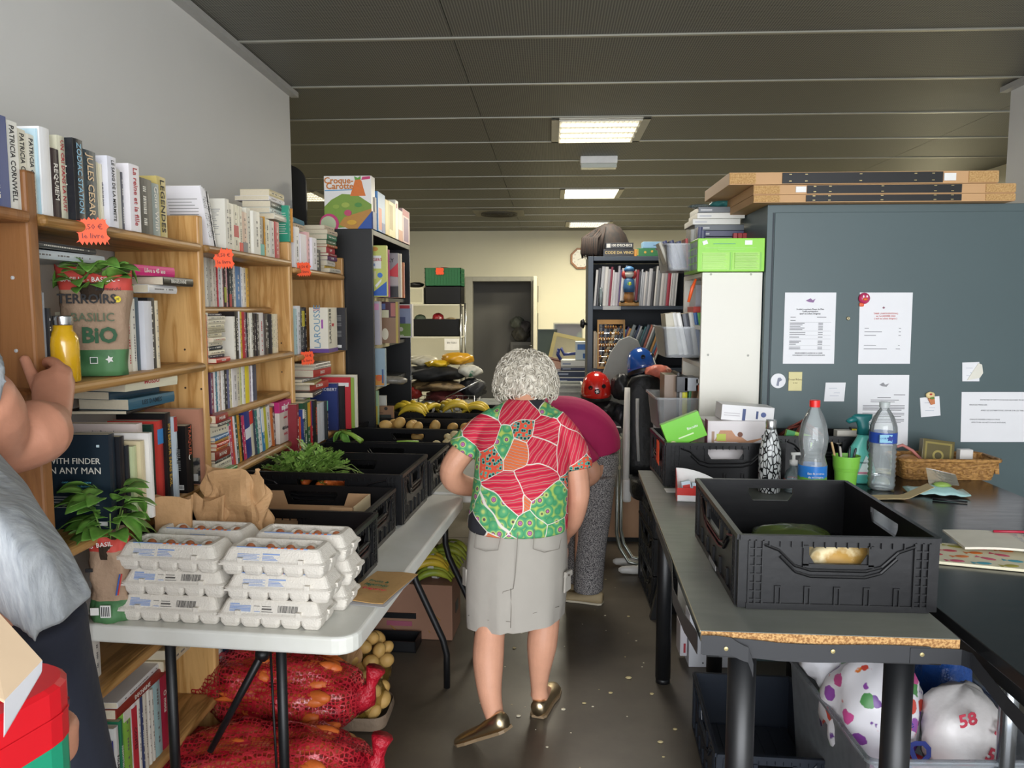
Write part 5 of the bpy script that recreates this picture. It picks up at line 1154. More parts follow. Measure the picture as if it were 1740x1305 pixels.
cl_ = [('camouflage brown cloth lying under the black jacket', two_tone('camo', '#4a3a26', '#8a7450', 14), (-.88, 5.85, .90), (.24, .18, .045), 1), ('black jacket spread over the trolley heap', mat('#16181a', .7, var=.2, bump=.4, bscale=20), (-.90, 5.86, .975), (.23, .19, .065), 2),
       ('white plastic wrapped pack at the left of the heap', mat('#cfc9b0', .35, var=.1), (-.98, 5.90, 1.09), (.11, .08, .045), 3), ('yellow orange plastic pack at the top of the heap', mat('#d8a024', .3, var=.25, scale=10), (-.72, 5.90, 1.10), (.12, .09, .05), 4),
       ('second yellow pack lying before the first one', mat('#dcb62c', .3, var=.2, scale=10), (-.86, 5.83, 1.085), (.09, .06, .03), 5), ('white and green plastic bag right of the yellow packs', two_tone('wg', '#c9c8bc', '#3f7a5c', 9, .6, .65), (-.62, 5.84, 1.01), (.09, .07, .05), 6),
       ('dark striped sports bag hanging at the right of the heap', mat('#1e2024', .5, var=.3, bump=.5), (-.60, 5.86, .84), (.10, .09, .085), 7), ('red plastic bag at the lower left of the heap', mat('#a8342c', .35, var=.3, bump=.6), (-1.03, 5.75, .85), (.06, .05, .05), 8), ('pale plastic bag inside the wire trolley', mat('#aab0ac', .35, var=.2, bump=.5), (-.88, 5.83, .70), (.17, .14, .075), 9),
       ('dark red cloth under the camouflage cloth', mat('#5c2424', .7, var=.2), (-.80, 5.84, .80), (.16, .15, .06), 10)]
for lb, m, lc, r, sd in cl_: lump(lb, 'cloth_bundle' if 'cloth' in lb or 'jacket' in lb else 'plastic_bag', 'clothes' if 'cloth' in lb or 'jacket' in lb else 'bag', m, lc, r, sd + 20, .22, group=gc)
o = oldcrate('grey white flat crate edge right of the clothes trolley', -.55, 5.6, .79, .42, .3, .05, mat('#b9bab2', .5), 0, 'grey plastic crates')
# corridor things
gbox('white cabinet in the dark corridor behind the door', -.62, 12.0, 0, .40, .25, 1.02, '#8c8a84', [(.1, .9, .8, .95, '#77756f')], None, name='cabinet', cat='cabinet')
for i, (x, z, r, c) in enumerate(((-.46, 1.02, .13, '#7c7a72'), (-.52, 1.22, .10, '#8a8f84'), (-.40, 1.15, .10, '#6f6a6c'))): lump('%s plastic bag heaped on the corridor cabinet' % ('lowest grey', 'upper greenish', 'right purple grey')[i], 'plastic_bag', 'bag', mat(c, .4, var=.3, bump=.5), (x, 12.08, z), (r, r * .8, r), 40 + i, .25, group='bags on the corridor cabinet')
# clock
t = thing('wall_clock', 'octagonal wooden wall clock on the back wall', 'clock', (.445, 11.48, 2.27))
oc = lambda r: [(r * cos(R(22.5 + 45 * k)), r * sin(R(22.5 + 45 * k))) for k in range(8)]
G().prism(oc(.165), .03, X=XY).build('wooden_frame', wood('clockwood', '#7a4a22', '#9a6230', (4, 4, 4)), t, fix=True, bevel=.004); G().prism(oc(.135), .033, X=XY).build('dial', mat('#dcdad0', .3), t, fix=True)
for k in range(12):
    a = R(90 - 30 * k); text(str(12 if k == 0 else k), .028, INK, t, (.105 * cos(a), -.0345, .105 * sin(a)), UP_Y)
for a, L, w_ in ((R(205), .055, .005), (R(20), .085, .003)): G().box(0, L, -.036, -.034, -w_ / 2, w_ / 2).build('clock_hand', INK, t, rot=(0, -a, 0))
t = thing('wall_hook', 'small black bracket mounted on the dark bookcase side', 'bracket', (.235, 5.30, 1.43)); G().lathe([(.02, 0), (.035, .01), (.02, .03)], 12).tube([(0, 0, 0), (0, 0, -.05)], .01, 8).build('bracket_body', BLK2, t, smooth=True, loc=(0, 0, 0), rot=(0, -pi / 2, 0))
# table of frames and electronics
t = thing('sorting_table', 'low table under the picture frames at the back', 'table', (.14, 7.6, 0))
G().box(-.32, .42, -.3, .35, .80, .83).build('tabletop', mat('#c9c4b0', .5), t, bevel=.003)
for x in (-.28, .38):
    for y_ in (-.26, .31): G().box(x - .02, x + .02, y_ - .02, y_ + .02, 0, .80).build('leg', mat('#8a8a84', .5), t)
ge = 'frames and boxes on the back table'
def frame(label, x, y, z, w, h, th, rot, fc, pc, mats=None):
    t = thing('picture_frame', label, 'picture frame', (x, y, z), rot, ge); g = G()
    g.box(-w / 2, w / 2, 0, .02, 0, th).box(-w / 2, w / 2, 0, .02, h - th, h).box(-w / 2, -w / 2 + th, 0, .02, th, h - th).box(w / 2 - th, w / 2, 0, .02, th, h - th)
    g.build('frame_border', mat(fc, .4), t); G().box(-w / 2 + th, w / 2 - th, .006, .012, th, h - th).build('picture', mats or mat(pc, .5, var=.15, scale=8), t)
    return t
frame('dark green framed picture standing furthest left on the back table', -.03, 7.72, .832, .20, .50, .012, (R(-8), 0, 0), '#26342e', '#2f3f38')
frame('gilt framed picture tilted over the other frames', .18, 7.42, 1.0, .42, .28, .035, (R(-14), R(12), R(-4)), '#c9b870', '#b9b090')
frame('red brown framed picture lying under the gilt frame', .02, 7.33, .96, .30, .14, .02, (R(-40), R(14), R(10)), '#5a2c22', '#6e4434')
frame('white panel with three grey photographs standing at the back', .18, 7.78, .832, .30, .56, .012, (R(-4), 0, 0), '#d4d2c0', '#9aa4a0', two_tone('photos', '#8c8c96', '#a9bab0', 3))
gbox('blue and white soap pack on the stacked players', .235, 7.15, 1.06, .17, .12, .17, '#b9c4c8', [(.1, .95, .55, .85, '#3a6ab0'), (.4, .95, .08, .35, '#2f5a94')], ge, name='packaged_goods', cat='box')
for i, (z, c, w_, x) in enumerate(((.832, '#20305c', .36, .05), (.905, '#27314a', .36, .06), (.965, '#2c3350', .30, .10), (1.0, '#c9cac8', .3, .10))): gbox(('dark blue metal cash box, lowest of the electronics stack', 'dark blue flat player on the cash box', 'navy flat box under the silver player', 'silver disc player under the soap pack')[i], x, 7.12, z, w_, .25, (.07, .055, .03, .055)[i], c, [(.0, 1, .86, 1, '#cfd0cc'), (.05, .3, .3, .6, '#8a93a8')], ge, name='electronic_box', cat='box')
o = G().tube([(0, 0, 0), (-.03, 0, .05), (-.02, 0, .10), (.0, 0, .11), (.03, 0, .05), (.16, 0, .06), (.18, 0, .09)], [.016, .016, .016, .014, .016, .014, .014], 8).build('telephone_handset', mat('#24357a', .3), None, smooth=True, loc=(.10, 7.18, 1.058)); tag(o, 'glossy dark blue curved handset before the silver player', 'handset', ge)
oldcrate('light grey plastic crate below the electronics, right of the hair', .02, 5.6, .78, .22, .3, .20, mat('#b4b6ae', .5), 0, 'grey plastic crates')
t = thing('crate_stand', 'low stand carrying the two grey crates behind the people', 'stand', (-.2, 5.62, 0)); G().box(-.36, .46, -.03, .3, .74, .775).build('top', mat('#8c8a80', .5), t)
for x in (-.33, .43): G().box(x - .02, x + .02, 0, .28, 0, .74).build('leg', mat('#55534c', .5), t)

# ================= DARK GREY BOOKCASE =================
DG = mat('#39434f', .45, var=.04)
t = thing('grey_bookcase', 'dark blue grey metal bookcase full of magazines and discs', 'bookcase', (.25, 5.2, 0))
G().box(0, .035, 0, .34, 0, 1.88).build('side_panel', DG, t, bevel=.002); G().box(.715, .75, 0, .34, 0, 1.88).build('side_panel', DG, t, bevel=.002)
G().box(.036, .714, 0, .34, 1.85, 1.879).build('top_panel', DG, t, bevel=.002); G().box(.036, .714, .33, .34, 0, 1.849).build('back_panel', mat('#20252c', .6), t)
for z in (1.55, 1.13, .75, .4, .08): G().box(.036, .714, .01, .329, z - .022, z).build('shelf', DG, t)
G().box(.10, .22, -.004, .009, 1.525, 1.55).build('shelf_label', mat('#b9bab8', .5), t)
def rowx(desc, group, x, y, z, items, depth=.12, lean=0, cat='book', name='book'):
    """spines towards the camera (-Y), left to right"""
    for i, it in enumerate(items):
        w_, c, h = it[:3]; ln = it[3] if len(it) > 3 else lean
        lab = '%s %s, %s from the left %s' % (cname(c), cat, ORD[i], desc)
        # rotate: spine to -Y then lean about Y
        e = (Matrix.Rotation(R(ln), 3, 'Y') @ Matrix.Rotation(-pi / 2, 3, 'Z')).to_euler()
        b = book(lab, group, c, h, depth, w_, (x + (0 if ln >= 0 else 0), y, z + (w_ * sin(R(ln)) if ln > 0 else 0)), tuple(e), prints=False, name=name); b['category'] = cat
        x += w_ / cos(R(ln)) + .0008
    return x
rr2 = random.Random(21)
c1 = ['#c9c8c4', '#3a3a3e', '#b9babc', '#d4d2cc', '#b7b4b6', '#8c3044', '#d8d8d6', '#c4c2c6', '#b0aeb4', '#5c4a7c', '#d4d0cc', '#a8a8ac', '#cfcbc6', '#7a7c84', '#d9d9d8', '#c0bcb4', '#902c3c', '#4a4a50', '#c4c8cc', '#b2b4b8', '#d8d4d0', '#9a9ca0', '#c4c4c4', '#3c3c40', '#d0cec8', '#8a8c8e', '#c9c4c0', '#a9a7a8', '#a03040', '#d4d4d2', '#b4b4b4', '#c9c9c7']
rowx('on the upper shelf of the grey bookcase', 'magazines on the upper grey shelf', .289, 5.215, 1.551, [(rr2.choice((.010, .014, .018, .022)), c, rr2.uniform(.22, .27), 4) for c in c1], .2, cat='magazine')
c2 = ['#c8b890', '#4a4c50', '#3a3c44', '#5ab0c4', '#4a2c6c', '#e0a04c', '#8a9290', '#48505a', '#2f3c5c', '#c4c4be', '#4a5a5c', '#3a6a6c', '#3c4a54', '#a85a44', '#c9c8c2', '#3f4c4a', '#c08a44', '#5a7c9c', '#c44a3c', '#d8d4c8']
rowx('on the second shelf of the grey bookcase', 'leaning books on the second grey shelf', .292, 5.215, 1.131, [(.018, '#b9a88a', .25, 0), (.010, '#c9c4b4', .24, 0), (.012, '#a8444c', .23, 0)] + [(rr2.choice((.012, .016, .022)), c, rr2.uniform(.27, .31), 20) for c in c2], .2, cat='book')
rowx('peeking above the wooden abacus', 'discs behind the abacus', .33, 5.36, 1.131, [(.014, c, .30, 0) for c in ('#3a5a7c', '#c9c9c9', '#2c3c5c', '#d4d4d4', '#44586c', '#8c8c90', '#305070')], .12, cat='disc case', name='disc_case')
# abacus
t = thing('abacus', 'wooden abacus with rows of beads before the leaning books', 'abacus', (.315, 5.165, 1.131), (R(-6), 0, 0)); WD = mat('#a87c3c', .5, var=.15)
for q in ((0, .185, 0, .015), (0, .185, .30, .33), (0, .012, .015, .30), (.173, .185, .015, .30)): G().box(q[0], q[1], 0, .02, q[2], q[3]).build('frame_bar', WD, t)
for k in range(7):
    z = .04 + .04 * k; G().tube([(.01, .01, z), (.175, .01, z)], .002, 5).build('rod', STEEL, t)
    g = G(); rn = random.Random(k)
    for q in range(9):
        if rn.random() < .75: g.ell((.022 + .017 * q, .01, z), (.008, .013, .013), 8, 6)
    g.build('beads', two_tone('beads', '#7a4a20', '#b08440', 60), t, smooth=True)['kind'] = 'stuff'
# wooden parrot-like clown figure
t = thing('painted_wooden_figure', 'painted wooden figure with blue coat before the upper magazines', 'figurine', (.52, 5.17, 1.551))
G().box(-.065, .065, -.03, .03, 0, .022).build('stand', WD, t, bevel=.004)
G().lathe([(.03, .022), (.036, .05), (.03, .09), (.02, .10)], 12).build('legs', mat('#8f6234', .5), t, smooth=True); G().lathe([(.036, .09), (.040, .12), (.034, .17), (.02, .185)], 12).build('blue_coat', mat('#2f5c86', .5), t, smooth=True)
G().ell((0, -.02, .14), (.02, .02, .03), 8, 6).build('green_waistcoat', two_tone('gw', '#2c7c44', '#c9c43c', 90), t, smooth=True); G().lathe([(.012, .185), (.03, .195), (.034, .215), (.02, .235)], 12).build('head', mat('#d4cdc0', .5), t, smooth=True)
for s in (-1, 1): G().ell((s * .032, 0, .205), (.018, .018, .028), 8, 6).build('red_hair', mat('#9c2c28', .6), t, smooth=True); G().ell((s * .045, -.02, .028), (.016, .03, .009), 8, 5).build('shoe', BLK2, t, smooth=True)
G().lathe([(.036, .228), (.030, .25), (.01, .262)], 12).build('blue_cap', mat('#3a6a94', .5), t, smooth=True)
G().lathe([(.012, 0), (.014, .09), (.010, .10), (.010, .12)], 10).build('glass_jar', glassy('jar', '#8fa4a8', .1, .5), thing('spice_jar', 'small glass jar at the left of the upper grey shelf', 'jar', (.335, 5.185, 1.551)), smooth=True)
# things on top
gt = 'boxes on the grey bookcase'
gbox('upper black strategy book box with white title', .365, 5.22, 1.930, .185, .13, .040, '#141416', [(.04, .18, .2, .85, '#c9c9c4'), ('txt', '100 D\'ECHECS', .58, .55, .022, '#d8d6ce')], gt, name='book_box', cat='box')
gbox('lower black box with gold title Code', .350, 5.22, 1.881, .205, .14, .047, '#17161a', [('txt', 'CODE DA VINCI', .52, .5, .026, '#c9b074')], gt, name='book_box', cat='box')
gbox('green box lying on the grey bookcase', .575, 5.22, 1.881, .18, .14, .052, '#2a7040', [(0, .05, .1, .9, '#b8983c'), ('dot', .3, .5, .008, '#c99a3c'), ('dot', .55, .6, .008, '#c99a3c')], gt, name='box', cat='box'); gbox('light blue flat box on the green box', .615, 5.22, 1.934, .15, .12, .042, '#7fa6c4', [(.45, .75, .4, .5, '#2c3c54')], gt, name='box', cat='box')
gbox('orange small box between the black and green ones', .556, 5.22, 1.881, .018, .1, .045, '#c98a34', [], gt, name='box', cat='box')
HBR = two_tone('brown_hair', '#0e0907', '#24160c', 60, .4, .6, rough=.75, msc=(1, 1, .08))
t = thing('wig', 'long dark brown wig hanging over the corner of the grey bookcase', 'wig', (.395, 5.36, 1.885))
G().loft([[V((.155 * s_ * cos(a) + dx, .10 * s_ * sin(a), z)) for a in [2 * pi * k / 20 for k in range(20)]] for s_, z, dx in ((.98, 0, 0), (1.0, .04, 0), (.92, .09, .0), (.76, .15, .0), (.52, .20, .0), (.2, .225, .0))]).build('hair_cap', HBR, t, smooth=True)
rn = random.Random(9)
HB2 = mat('#2e1c11', .7, var=.4, scale=40)
for k in range(26):
    x = -.17 + .006 * k * (.8); G().tube([(x * .6 + .0, -.04, .19 - rn.random() * .03), (x * .95 - .02, -.09, .12), (x - .02, -.10, .02), (x - .01 + rn.uniform(-.01, .01), -.09, -.005 - rn.random() * .02)] if x < -.06 else [(x * .5, -.05, .20), (x * .9, -.10, .12), (x * 1.1, -.11, .01)], [.006, .007, .006, .002][:4 if x < -.06 else 3], 5).build('hair_lock', HB2 if k % 3 == 0 else HBR, t, smooth=True)
# ironing board
t = thing('ironing_board', 'grey ironing board standing upright before the grey bookcase', 'ironing board', (.375, 4.95, .385), (R(-6), R(8), 0))
op = [(-.15, 0), (-.155, .5), (-.135, .72), (-.105, .86), (-.06, .95), (0, .985), (.06, .965), (.11, .88), (.14, .75), (.155, .5), (.16, 0)]
G().prism(op, .025, X=XY).build('board', mat('#8f918c', .8), t, fix=True, bevel=.006)
gbox('tan laminate cabinet with a black foot behind the high chair', .34, 4.98, .03, .40, .18, .61, '#c49a78', [], None, name='cabinet', cat='cabinet', rough=.5); o = G().box(.35, .73, 4.99, 5.15, 0, .029).build('plinth', BLK2, None); tag(o, 'black plinth under the tan laminate cabinet', 'plinth')
# helmets
def helmet(label, loc, col, rz, r=.098, tilt=0, star=True):
    t = thing('helmet', label, 'helmet', loc, (tilt, 0, rz)); prof = [(r * 1.0, 0), (r * 1.03, .03), (r * 1.0, .065), (r * .86, .105), (r * .6, .138), (r * .3, .153), (.002, .157)]
    G().lathe(prof, 28, X=Matrix.Diagonal((1, 1.15, 1, 1))).build('shell', mat(col, .18, var=.03, coat=.9), t, smooth=True)
    G().lathe([(r * .99, -.012), (r * 1.04, .0), (r * 1.03, .01)], 28, X=Matrix.Diagonal((1, 1.15, 1, 1)), cap=False).build('rim', BLK2, t, smooth=True)
    for a, z in ((-pi / 2 - .45, .075), (-pi / 2 + .45, .085), (-pi / 2 + 1.4, .07)): G().lathe([(.013, -.002), (.013, .004), (.009, .004), (.009, -.004)], 12).build('air_vent', mat('#0a0a0a', .6), t, loc=(r * .985 * cos(a), 1.15 * r * .985 * sin(a), z), rot=Euler((pi / 2 - .25, 0, a + pi / 2)))
    if star: G().prism([(.014 * (1 if k % 2 else .45) * cos(pi * k / 5), .014 * (1 if k % 2 else .45) * sin(pi * k / 5)) for k in range(10)], .003).build('star_badge', WHT, t, loc=(.0, -1.15 * r * 1.01, .055), rot=(pi / 2, 0, 0)); G().lathe([(.017, 0), (.017, .002)], 16).build('badge_ring', BLK2, t, loc=(.0, -1.15 * r * 1.005, .055), rot=(pi / 2, 0, 0))
    return t
helmet('glossy red skate helmet with a star badge', (.283, 4.72, .995), '#c8241c', .0, .092, .12); helmet('glossy blue skate helmet beside the pink cloth', (.552, 4.62, 1.15), '#1f4f9c', .5, .083, -.35, False)
t = thing('bag_pile_stand', 'dark crate holding skates and pads under the red helmet', 'crate', (.30, 4.78, 0)); G().box(-.10, .045, -.1, .12, 0, .72).build('crate_body', mat('#1c1c1e', .6), t, bevel=.01)
gp = 'pads and gear around the helmets'
for lb, c, lc, r, sd in (('black elbow pad under the red helmet', '#1a1a1c', (.33, 4.70, .86), (.11, .09, .06), 1), ('grey and black skate gear below the pad', '#55565a', (.34, 4.66, .76), (.10, .08, .055), 2), ('black knee pad left of the blue helmet', '#17181a', (.43, 4.66, .98), (.06, .06, .085), 3), ('dark shin guard below the knee pad', '#202226', (.43, 4.66, .80), (.055, .05, .08), 4), ('pink orange crumpled cloth right of the blue helmet', '#c8705c', (.63, 4.52, 1.12), (.075, .06, .045), 5), ('red bag strap heap beside the white frame', '#b0242a', (.35, 4.62, .66), (.05, .05, .045), 6)):
    lump(lb, 'cloth_bundle' if 'cloth' in lb else 'protective_gear', 'cloth' if 'cloth' in lb else 'gear', mat(c, .45, var=.25, bump=.4, bscale=30), lc, r, sd + 60, .18, group=gp)
# high chair
HC = mat('#d4d2cc', .4); t = thing('high_chair', 'folding baby high chair, black padded seat and white frame', 'high chair', (.50, 4.45, 0))
back = [[V((.105 * sx_ * cos(a) + .05, .035 * sin(a) + y_, z)) for a in [2 * pi * k / 18 for k in range(18)]] for sx_, y_, z in ((.95, -.04, .58), (1, -.02, .65), (1.05, .0, .85), (1.05, .02, 1.0), (.98, .03, 1.09), (.75, .035, 1.135), (.3, .04, 1.15))]
G().loft(back).build('padded_back', mat('#08090a', .5, bump=.5, bscale=22, spec=.3), t, smooth=True)
G().loft([[V((.105 * s_ * cos(a) + .06, .15 * s_ * sin(a) - .13, z)) for a in [2 * pi * k / 18 for k in range(18)]] for s_, z in ((.9, .47), (1, .50), (1, .56), (.9, .585))]).build('padded_seat', mat('#16191a', .4, bump=.4), t, smooth=True)
G().tube([(-.06, -.06, .46), (-.06, -.05, .75), (-.055, -.02, 1.08)], [.020, .022, .016], 8).build('frame_arm', HC, t, smooth=True, auto=False)
G().box(-.08, -.03, -.09, -.03, .42, .56).build('hinge_cover', HC, t, bevel=.015)
for x, y_ in ((-.105, -.02), (-.075, .06)): G().tube([(x, y_, .80), (x, y_, .22), (x + .02, y_ + .01, .13), (x + .07, y_ - .02, .055), (x + .16, y_ - .05, .045)], .011, 8).build('tube_leg', mat('#8f938c', .3, metal=.7), t, smooth=True)
G().tube([(-.10, -.03, .80), (-.16, -.02, .72), (-.10, -.01, .60)], [.02, .03, .02], 8).build('arm_rest', mat('#d8d0b8', .4), t, smooth=True)
for x, y_, rz in ((-.12, .05, -.1), (-.10, -.10, .05)): G().loft([[V((xx, .022 * s_ * cos(a), .028 + .026 * s_ * sin(a))) for a in [2 * pi * k / 12 for k in range(12)]] for xx, s_ in ((-.0, .35), (.02, .8), (.08, 1.0), (.18, 1.0))]).build('foot', HC, t, smooth=True, loc=(x, y_, 0), rot=(0, 0, rz))
for x in (.0, .10): G().tube([(x, -.05, 1.02), (x, -.06, .85), (x + .01, -.07, .66)], .010, 6, sq=.3).build('harness_strap', mat('#a8a8a6', .6), t, smooth=True)
G().tube([(.03, -.10, .60), (-.0, -.15, .55), (.03, -.18, .56)], .012, 8).build('crotch_buckle', mat('#c9c4ac', .5), t, smooth=True); G().tube([(-.20, -.02, .86), (-.09, -.03, .85)], .004, 6).build('rod', WHT, t, smooth=True)

# ================= RIGHT SIDE: WHITE UNIT WITH BINS =================
WU = mat('#e3e0d4', .45, var=.02, scale=4)
t = thing('shelf_unit', 'tall white shelf unit with its plain side panel towards the camera', 'shelf', (.638, 3.30, 0))
G().box(0, .250, 0, .022, 0, 1.683).build('side_panel', WU, t, bevel=.001); G().box(0, .250, .43, .452, 0, 1.683).build('side_panel', WU, t, bevel=.001); G().box(.238, .250, .023, .429, 0, 1.683).build('back_panel', WU, t)
for z in (1.683, 1.46, 1.30, .97, .65, .3): G().box(.0, .237, .023, .429, z - .018, z).build('shelf', WU, t)
for px, py in ((1208, 466), (1276, 466), (1203, 603), (1271, 604)):
    p = at(px, py, y=3.30); G().lathe([(.005, -.001), (.005, .001), (.003, .0015)], 10).build('screw_cover', mat('#a9a89e', .5), t, loc=(p.x - .638, 0, p.z), rot=(pi / 2, 0, 0))
BINM = glassy('clear_bin', '#c9cdd0', .25, .42)
def openbin(label, x, y, z, w, d, h, m=BINM, flare=.10, rot=0, group='clear plastic bins', wall=.003):
    t = thing('storage_bin', label, 'bin', (x, y, z), (0, 0, rot), group); a = 1 - flare
    def ring(s, zz, o=0): return [V((px_ * s, py_ * s, zz)) for px_, py_ in rrect(-w / 2 + o, w / 2 - o, -d / 2 + o, d / 2 - o, .02, 3)]
    G().loft([ring(a, 0), ring(a, .003), ring(1, h), ring(1, h, wall), ring(a, .006, wall)], cap=True).build('bin_body', m, t, smooth=False)
    G().loft([ring(1.02, h - .006), ring(1.05, h - .006), ring(1.05, h + .003), ring(1.0, h + .003)], cap=False).build('bin_rim', m, t)
    return t
openbin('topmost clear bin at the left of the green box', .655, 3.60, 1.700, .30, .30, .115)
openbin('middle clear bin of disc cases beside the white panel', .66, 3.60, 1.315, .32, .32, .135)
openbin('lowest clear bin of disc cases beside the white panel', .64, 3.60, .985, .33, .34, .15)
gd = 'disc cases in the clear bins'
rowx('in the topmost clear bin', gd, .525, 3.50, 1.712, [(.016, '#b9b4a4', .12, -22), (.020, '#2f3560', .125, -22), (.020, '#2c325c', .125, -18), (.020, '#2f3560', .12, -14), (.012, '#b03a34', .13, -5), (.022, '#8a8880', .17, 0), (.020, '#33365c', .18, 3), (.022, '#34385e', .165, 0)], .10, cat='disc case', name='disc_case')
rowx('in the middle clear bin', gd, .53, 3.47, 1.325, [(.045, '#b7b09a', .185, -6), (.022, '#c4c2bc', .19, -12), (.018, '#e6e4de', .19, -12), (.024, '#4a4c54', .185, -10), (.020, '#c4c2bc', .19, -9), (.016, '#3f6aa8', .19, -9), (.020, '#58a83c', .19, -9), (.02, '#8f9494', .18, -6)], .14, cat='disc case', name='disc_case')
rowx('in the lowest clear bin', gd, .515, 3.48, .995, [(.055, '#7a6450', .24, 0), (.012, '#33312e', .25, 0), (.012, '#b8b4ac', .235, 0), (.022, '#d8d42c', .22, 0), (.012, '#4a8a5c', .22, 2), (.016, '#a9805c', .20, 12), (.016, '#3a3c44', .22, 12), (.014, '#b9babc', .22, 12), (.018, '#8c8f96', .215, 14), (.018, '#c9cccf', .20, 14), (.018, '#5a6270', .20, 14)], .14, cat='disc case', name='disc_case')
gr = 'small boxes on the white shelf unit'
for i, (y_, z, h, c, nm) in enumerate(((3.50, 1.462, .012, '#2c2c30', 'black flat player under the red boxes'), (3.48, 1.475, .035, '#c04038', 'red box with a clear lid, lower of the pair'), (3.50, 1.511, .03, '#c8483e', 'red box, upper of the pair in the shelf'), (3.56, 1.54, .10, '#b9bcc4', 'grey white appliance deep in the shelf'), (3.52, 1.302, .03, '#26262a', 'black case on the board below the red boxes'))):
    gbox(nm, .60 + .02 * i, y_, z, .20, .15, h, c, [], gr, name='small_box', cat='box')
o = G().tube([(0, 0, 0), (.015, 0, .06), (.03, 0, .10)], [.006, .008, .005], 8, sq=.5).build('orange_strip', mat('#f0622c', .4), None, smooth=True, loc=(.60, 3.40, 1.56)); tag(o, 'bright orange strip hanging from the top bin', 'strip')
for i, (x, z, w_, h, c) in enumerate(((.565, .80 + .36, .05, .07, '#1c1c20'), (.60, 1.165, .06, .06, '#a9adb2'), (.65, 1.165, .10, .028, '#c45a34'), (.65, 1.20, .10, .02, '#d8d4cc'), (.72, 1.165, .10, .05, '#202024'))):
    gbox(('black speaker-like box', 'grey metallic pack', 'orange disc case lying flat', 'white flat case on the orange one', 'black box beside the panel')[i] + ' on the shelf between the bins', x, 3.45, z, w_, .14, h, c, [], gr, name='small_box', cat='box')
G_ = gbox('bright lime green board game box on top of the white unit', .612, 3.275, 1.686, .275, .32, .137, '#83cc14', [
    (.06, .48, .05, .58, '#9fd653'), (.52, .93, .05, .58, '#9fd653'), (.48, .50, .05, .58, '#79bb3a'), (.93, .955, .05, .58, '#79bb3a'), (.23, .56, .82, .845, '#4c9a6a'), (.70, .81, .80, .93, '#e6ece0'), (.11, .87, .70, .715, '#a8d878'), (.3, .7, .64, .655, '#a8d878'),
    ('poly', [(.06, .90), (.13, .95), (.15, .84), (.08, .79)], '#e9e9e4')] + [(.07 + .0 * k, .44 - .02 * (k % 3), .08 + .045 * k, .10 + .045 * k, '#b7e07c') for k in range(11)] + [(.55, .91 - .02 * (k % 3), .08 + .045 * k, .10 + .045 * k, '#b7e07c') for k in range(11)], 'boxes on the white shelf unit')
g = G()
for i in range(4):
    for j in range(4): g.box(-.0015, 0, .02 + .075 * i, .078 + .075 * i, .010 + .031 * j, .034 + .031 * j)
g.build('picture_grid', mat('#7c8c84', .4, var=.4, scale=30), G_)
gs = 'stack of cases behind the green box'
z = 1.83
for i, (w_, h, c, dx) in enumerate(((.28, .020, '#3a3a60', 0), (.28, .024, '#545a60', 0), (.27, .022, '#d4d2ca', -.01), (.27, .026, '#dcdad2', .01), (.26, .020, '#6a6e72', .015))):
    z0_ = at(1200, (402, 394, 386, 378, 372)[i] + 6, y=3.62).z
    gbox(('navy', 'dark grey', 'white', 'upper white', 'topmost grey')[i] + ' flat case in the stack behind the green box', .66 + dx, 3.62, 1.862 + .027 * i, w_ * .8, .22, .026, c, [(.05, .3, .3, .6, '#b9babc')], gs, name='flat_case', cat='case')
gbox('plain grey box carrying the flat cases behind the green box', .655, 3.62, 1.686, .22, .22, .174, '#4a4a54', [], gs, name='box', cat='box')
lump('teal green plastic bag on the topmost case', 'plastic_bag', 'bag', mat('#3f7c78', .3, var=.4), (.80, 3.72, 1.998), (.05, .05, .022), 71, group=gs); lump('clear crumpled film beside the teal bag', 'plastic_bag', 'bag', glassy('film', '#8fa09c', .2, .5), (.70, 3.72, 1.998), (.05, .04, .012), 72, group=gs)
for i in range(3): gbox('red slim box behind the green box, %s from the left' % ORD[i], .832 + .021 * i, 3.40 + .2, 1.70, .019, .12, .175, '#b83434', [], 'red slim boxes behind the green box', name='small_box', cat='box')

# ================= BIG METAL CABINET =================
CAB = mat('#505f61', .42, var=.03, scale=3, spec=.4)
t = thing('metal_cabinet', 'tall blue grey metal cabinet covered with papers and magnets', 'cabinet', (.892, 3.27, 0))
G().box(0, 1.30, 0, .45, 0, 1.957).build('cabinet_body', CAB, t, bevel=.002); G().box(.030, 1.29, -.006, -.0005, .05, 1.925).build('door', CAB, t, bevel=.002)
G().box(.022, .028, -.001, .001, .05, 1.925).build('door_gap', mat('#2a3238', .6), t)
p = at(1441, 541, y=3.264); G().lathe([(.008, 0), (.008, .003), (.006, .005), (.001, .005)], 16).build('lock', mat('#a49a7c', .3, metal=.8), t, loc=(p.x - .892, -.006, p.z), rot=(pi / 2, 0, 0)); G().box(-.0008, .0008, -.0125, -.011, -.004, .004).build('key_slot', INK, t, loc=(p.x - .892, 0, p.z))
YC = 3.2625
def sheet_paper(label, pts, kind, name='paper_sheet', cat='paper', group='papers on the metal cabinet', col='#e4e4e6', extra=None):
    """pts: photo corners tl, tr, br, bl"""
    P = [at(a, b, y=YC) for a, b in pts]; c = sum(P, V()) / 4
    t = thing(name, label, cat, c, 0, group)
    G().prism([(q.x - c.x, q.z - c.z) for q in P], .0008, X=XY).build('sheet', mat(col, .6, var=.02), t, fix=True)
    w_ = (P[1] - P[0]).length; h = (P[0] - P[3]).length
    def ln(m, x0, x1, z0, z1, nm='printed_lines'): G().box(x0 * w_, x1 * w_, -.0016, -.0008, z0 * h, z1 * h).build(nm, m, t)
    return t, w_, h
GR2 = mat('#77777a', .7, var=0)
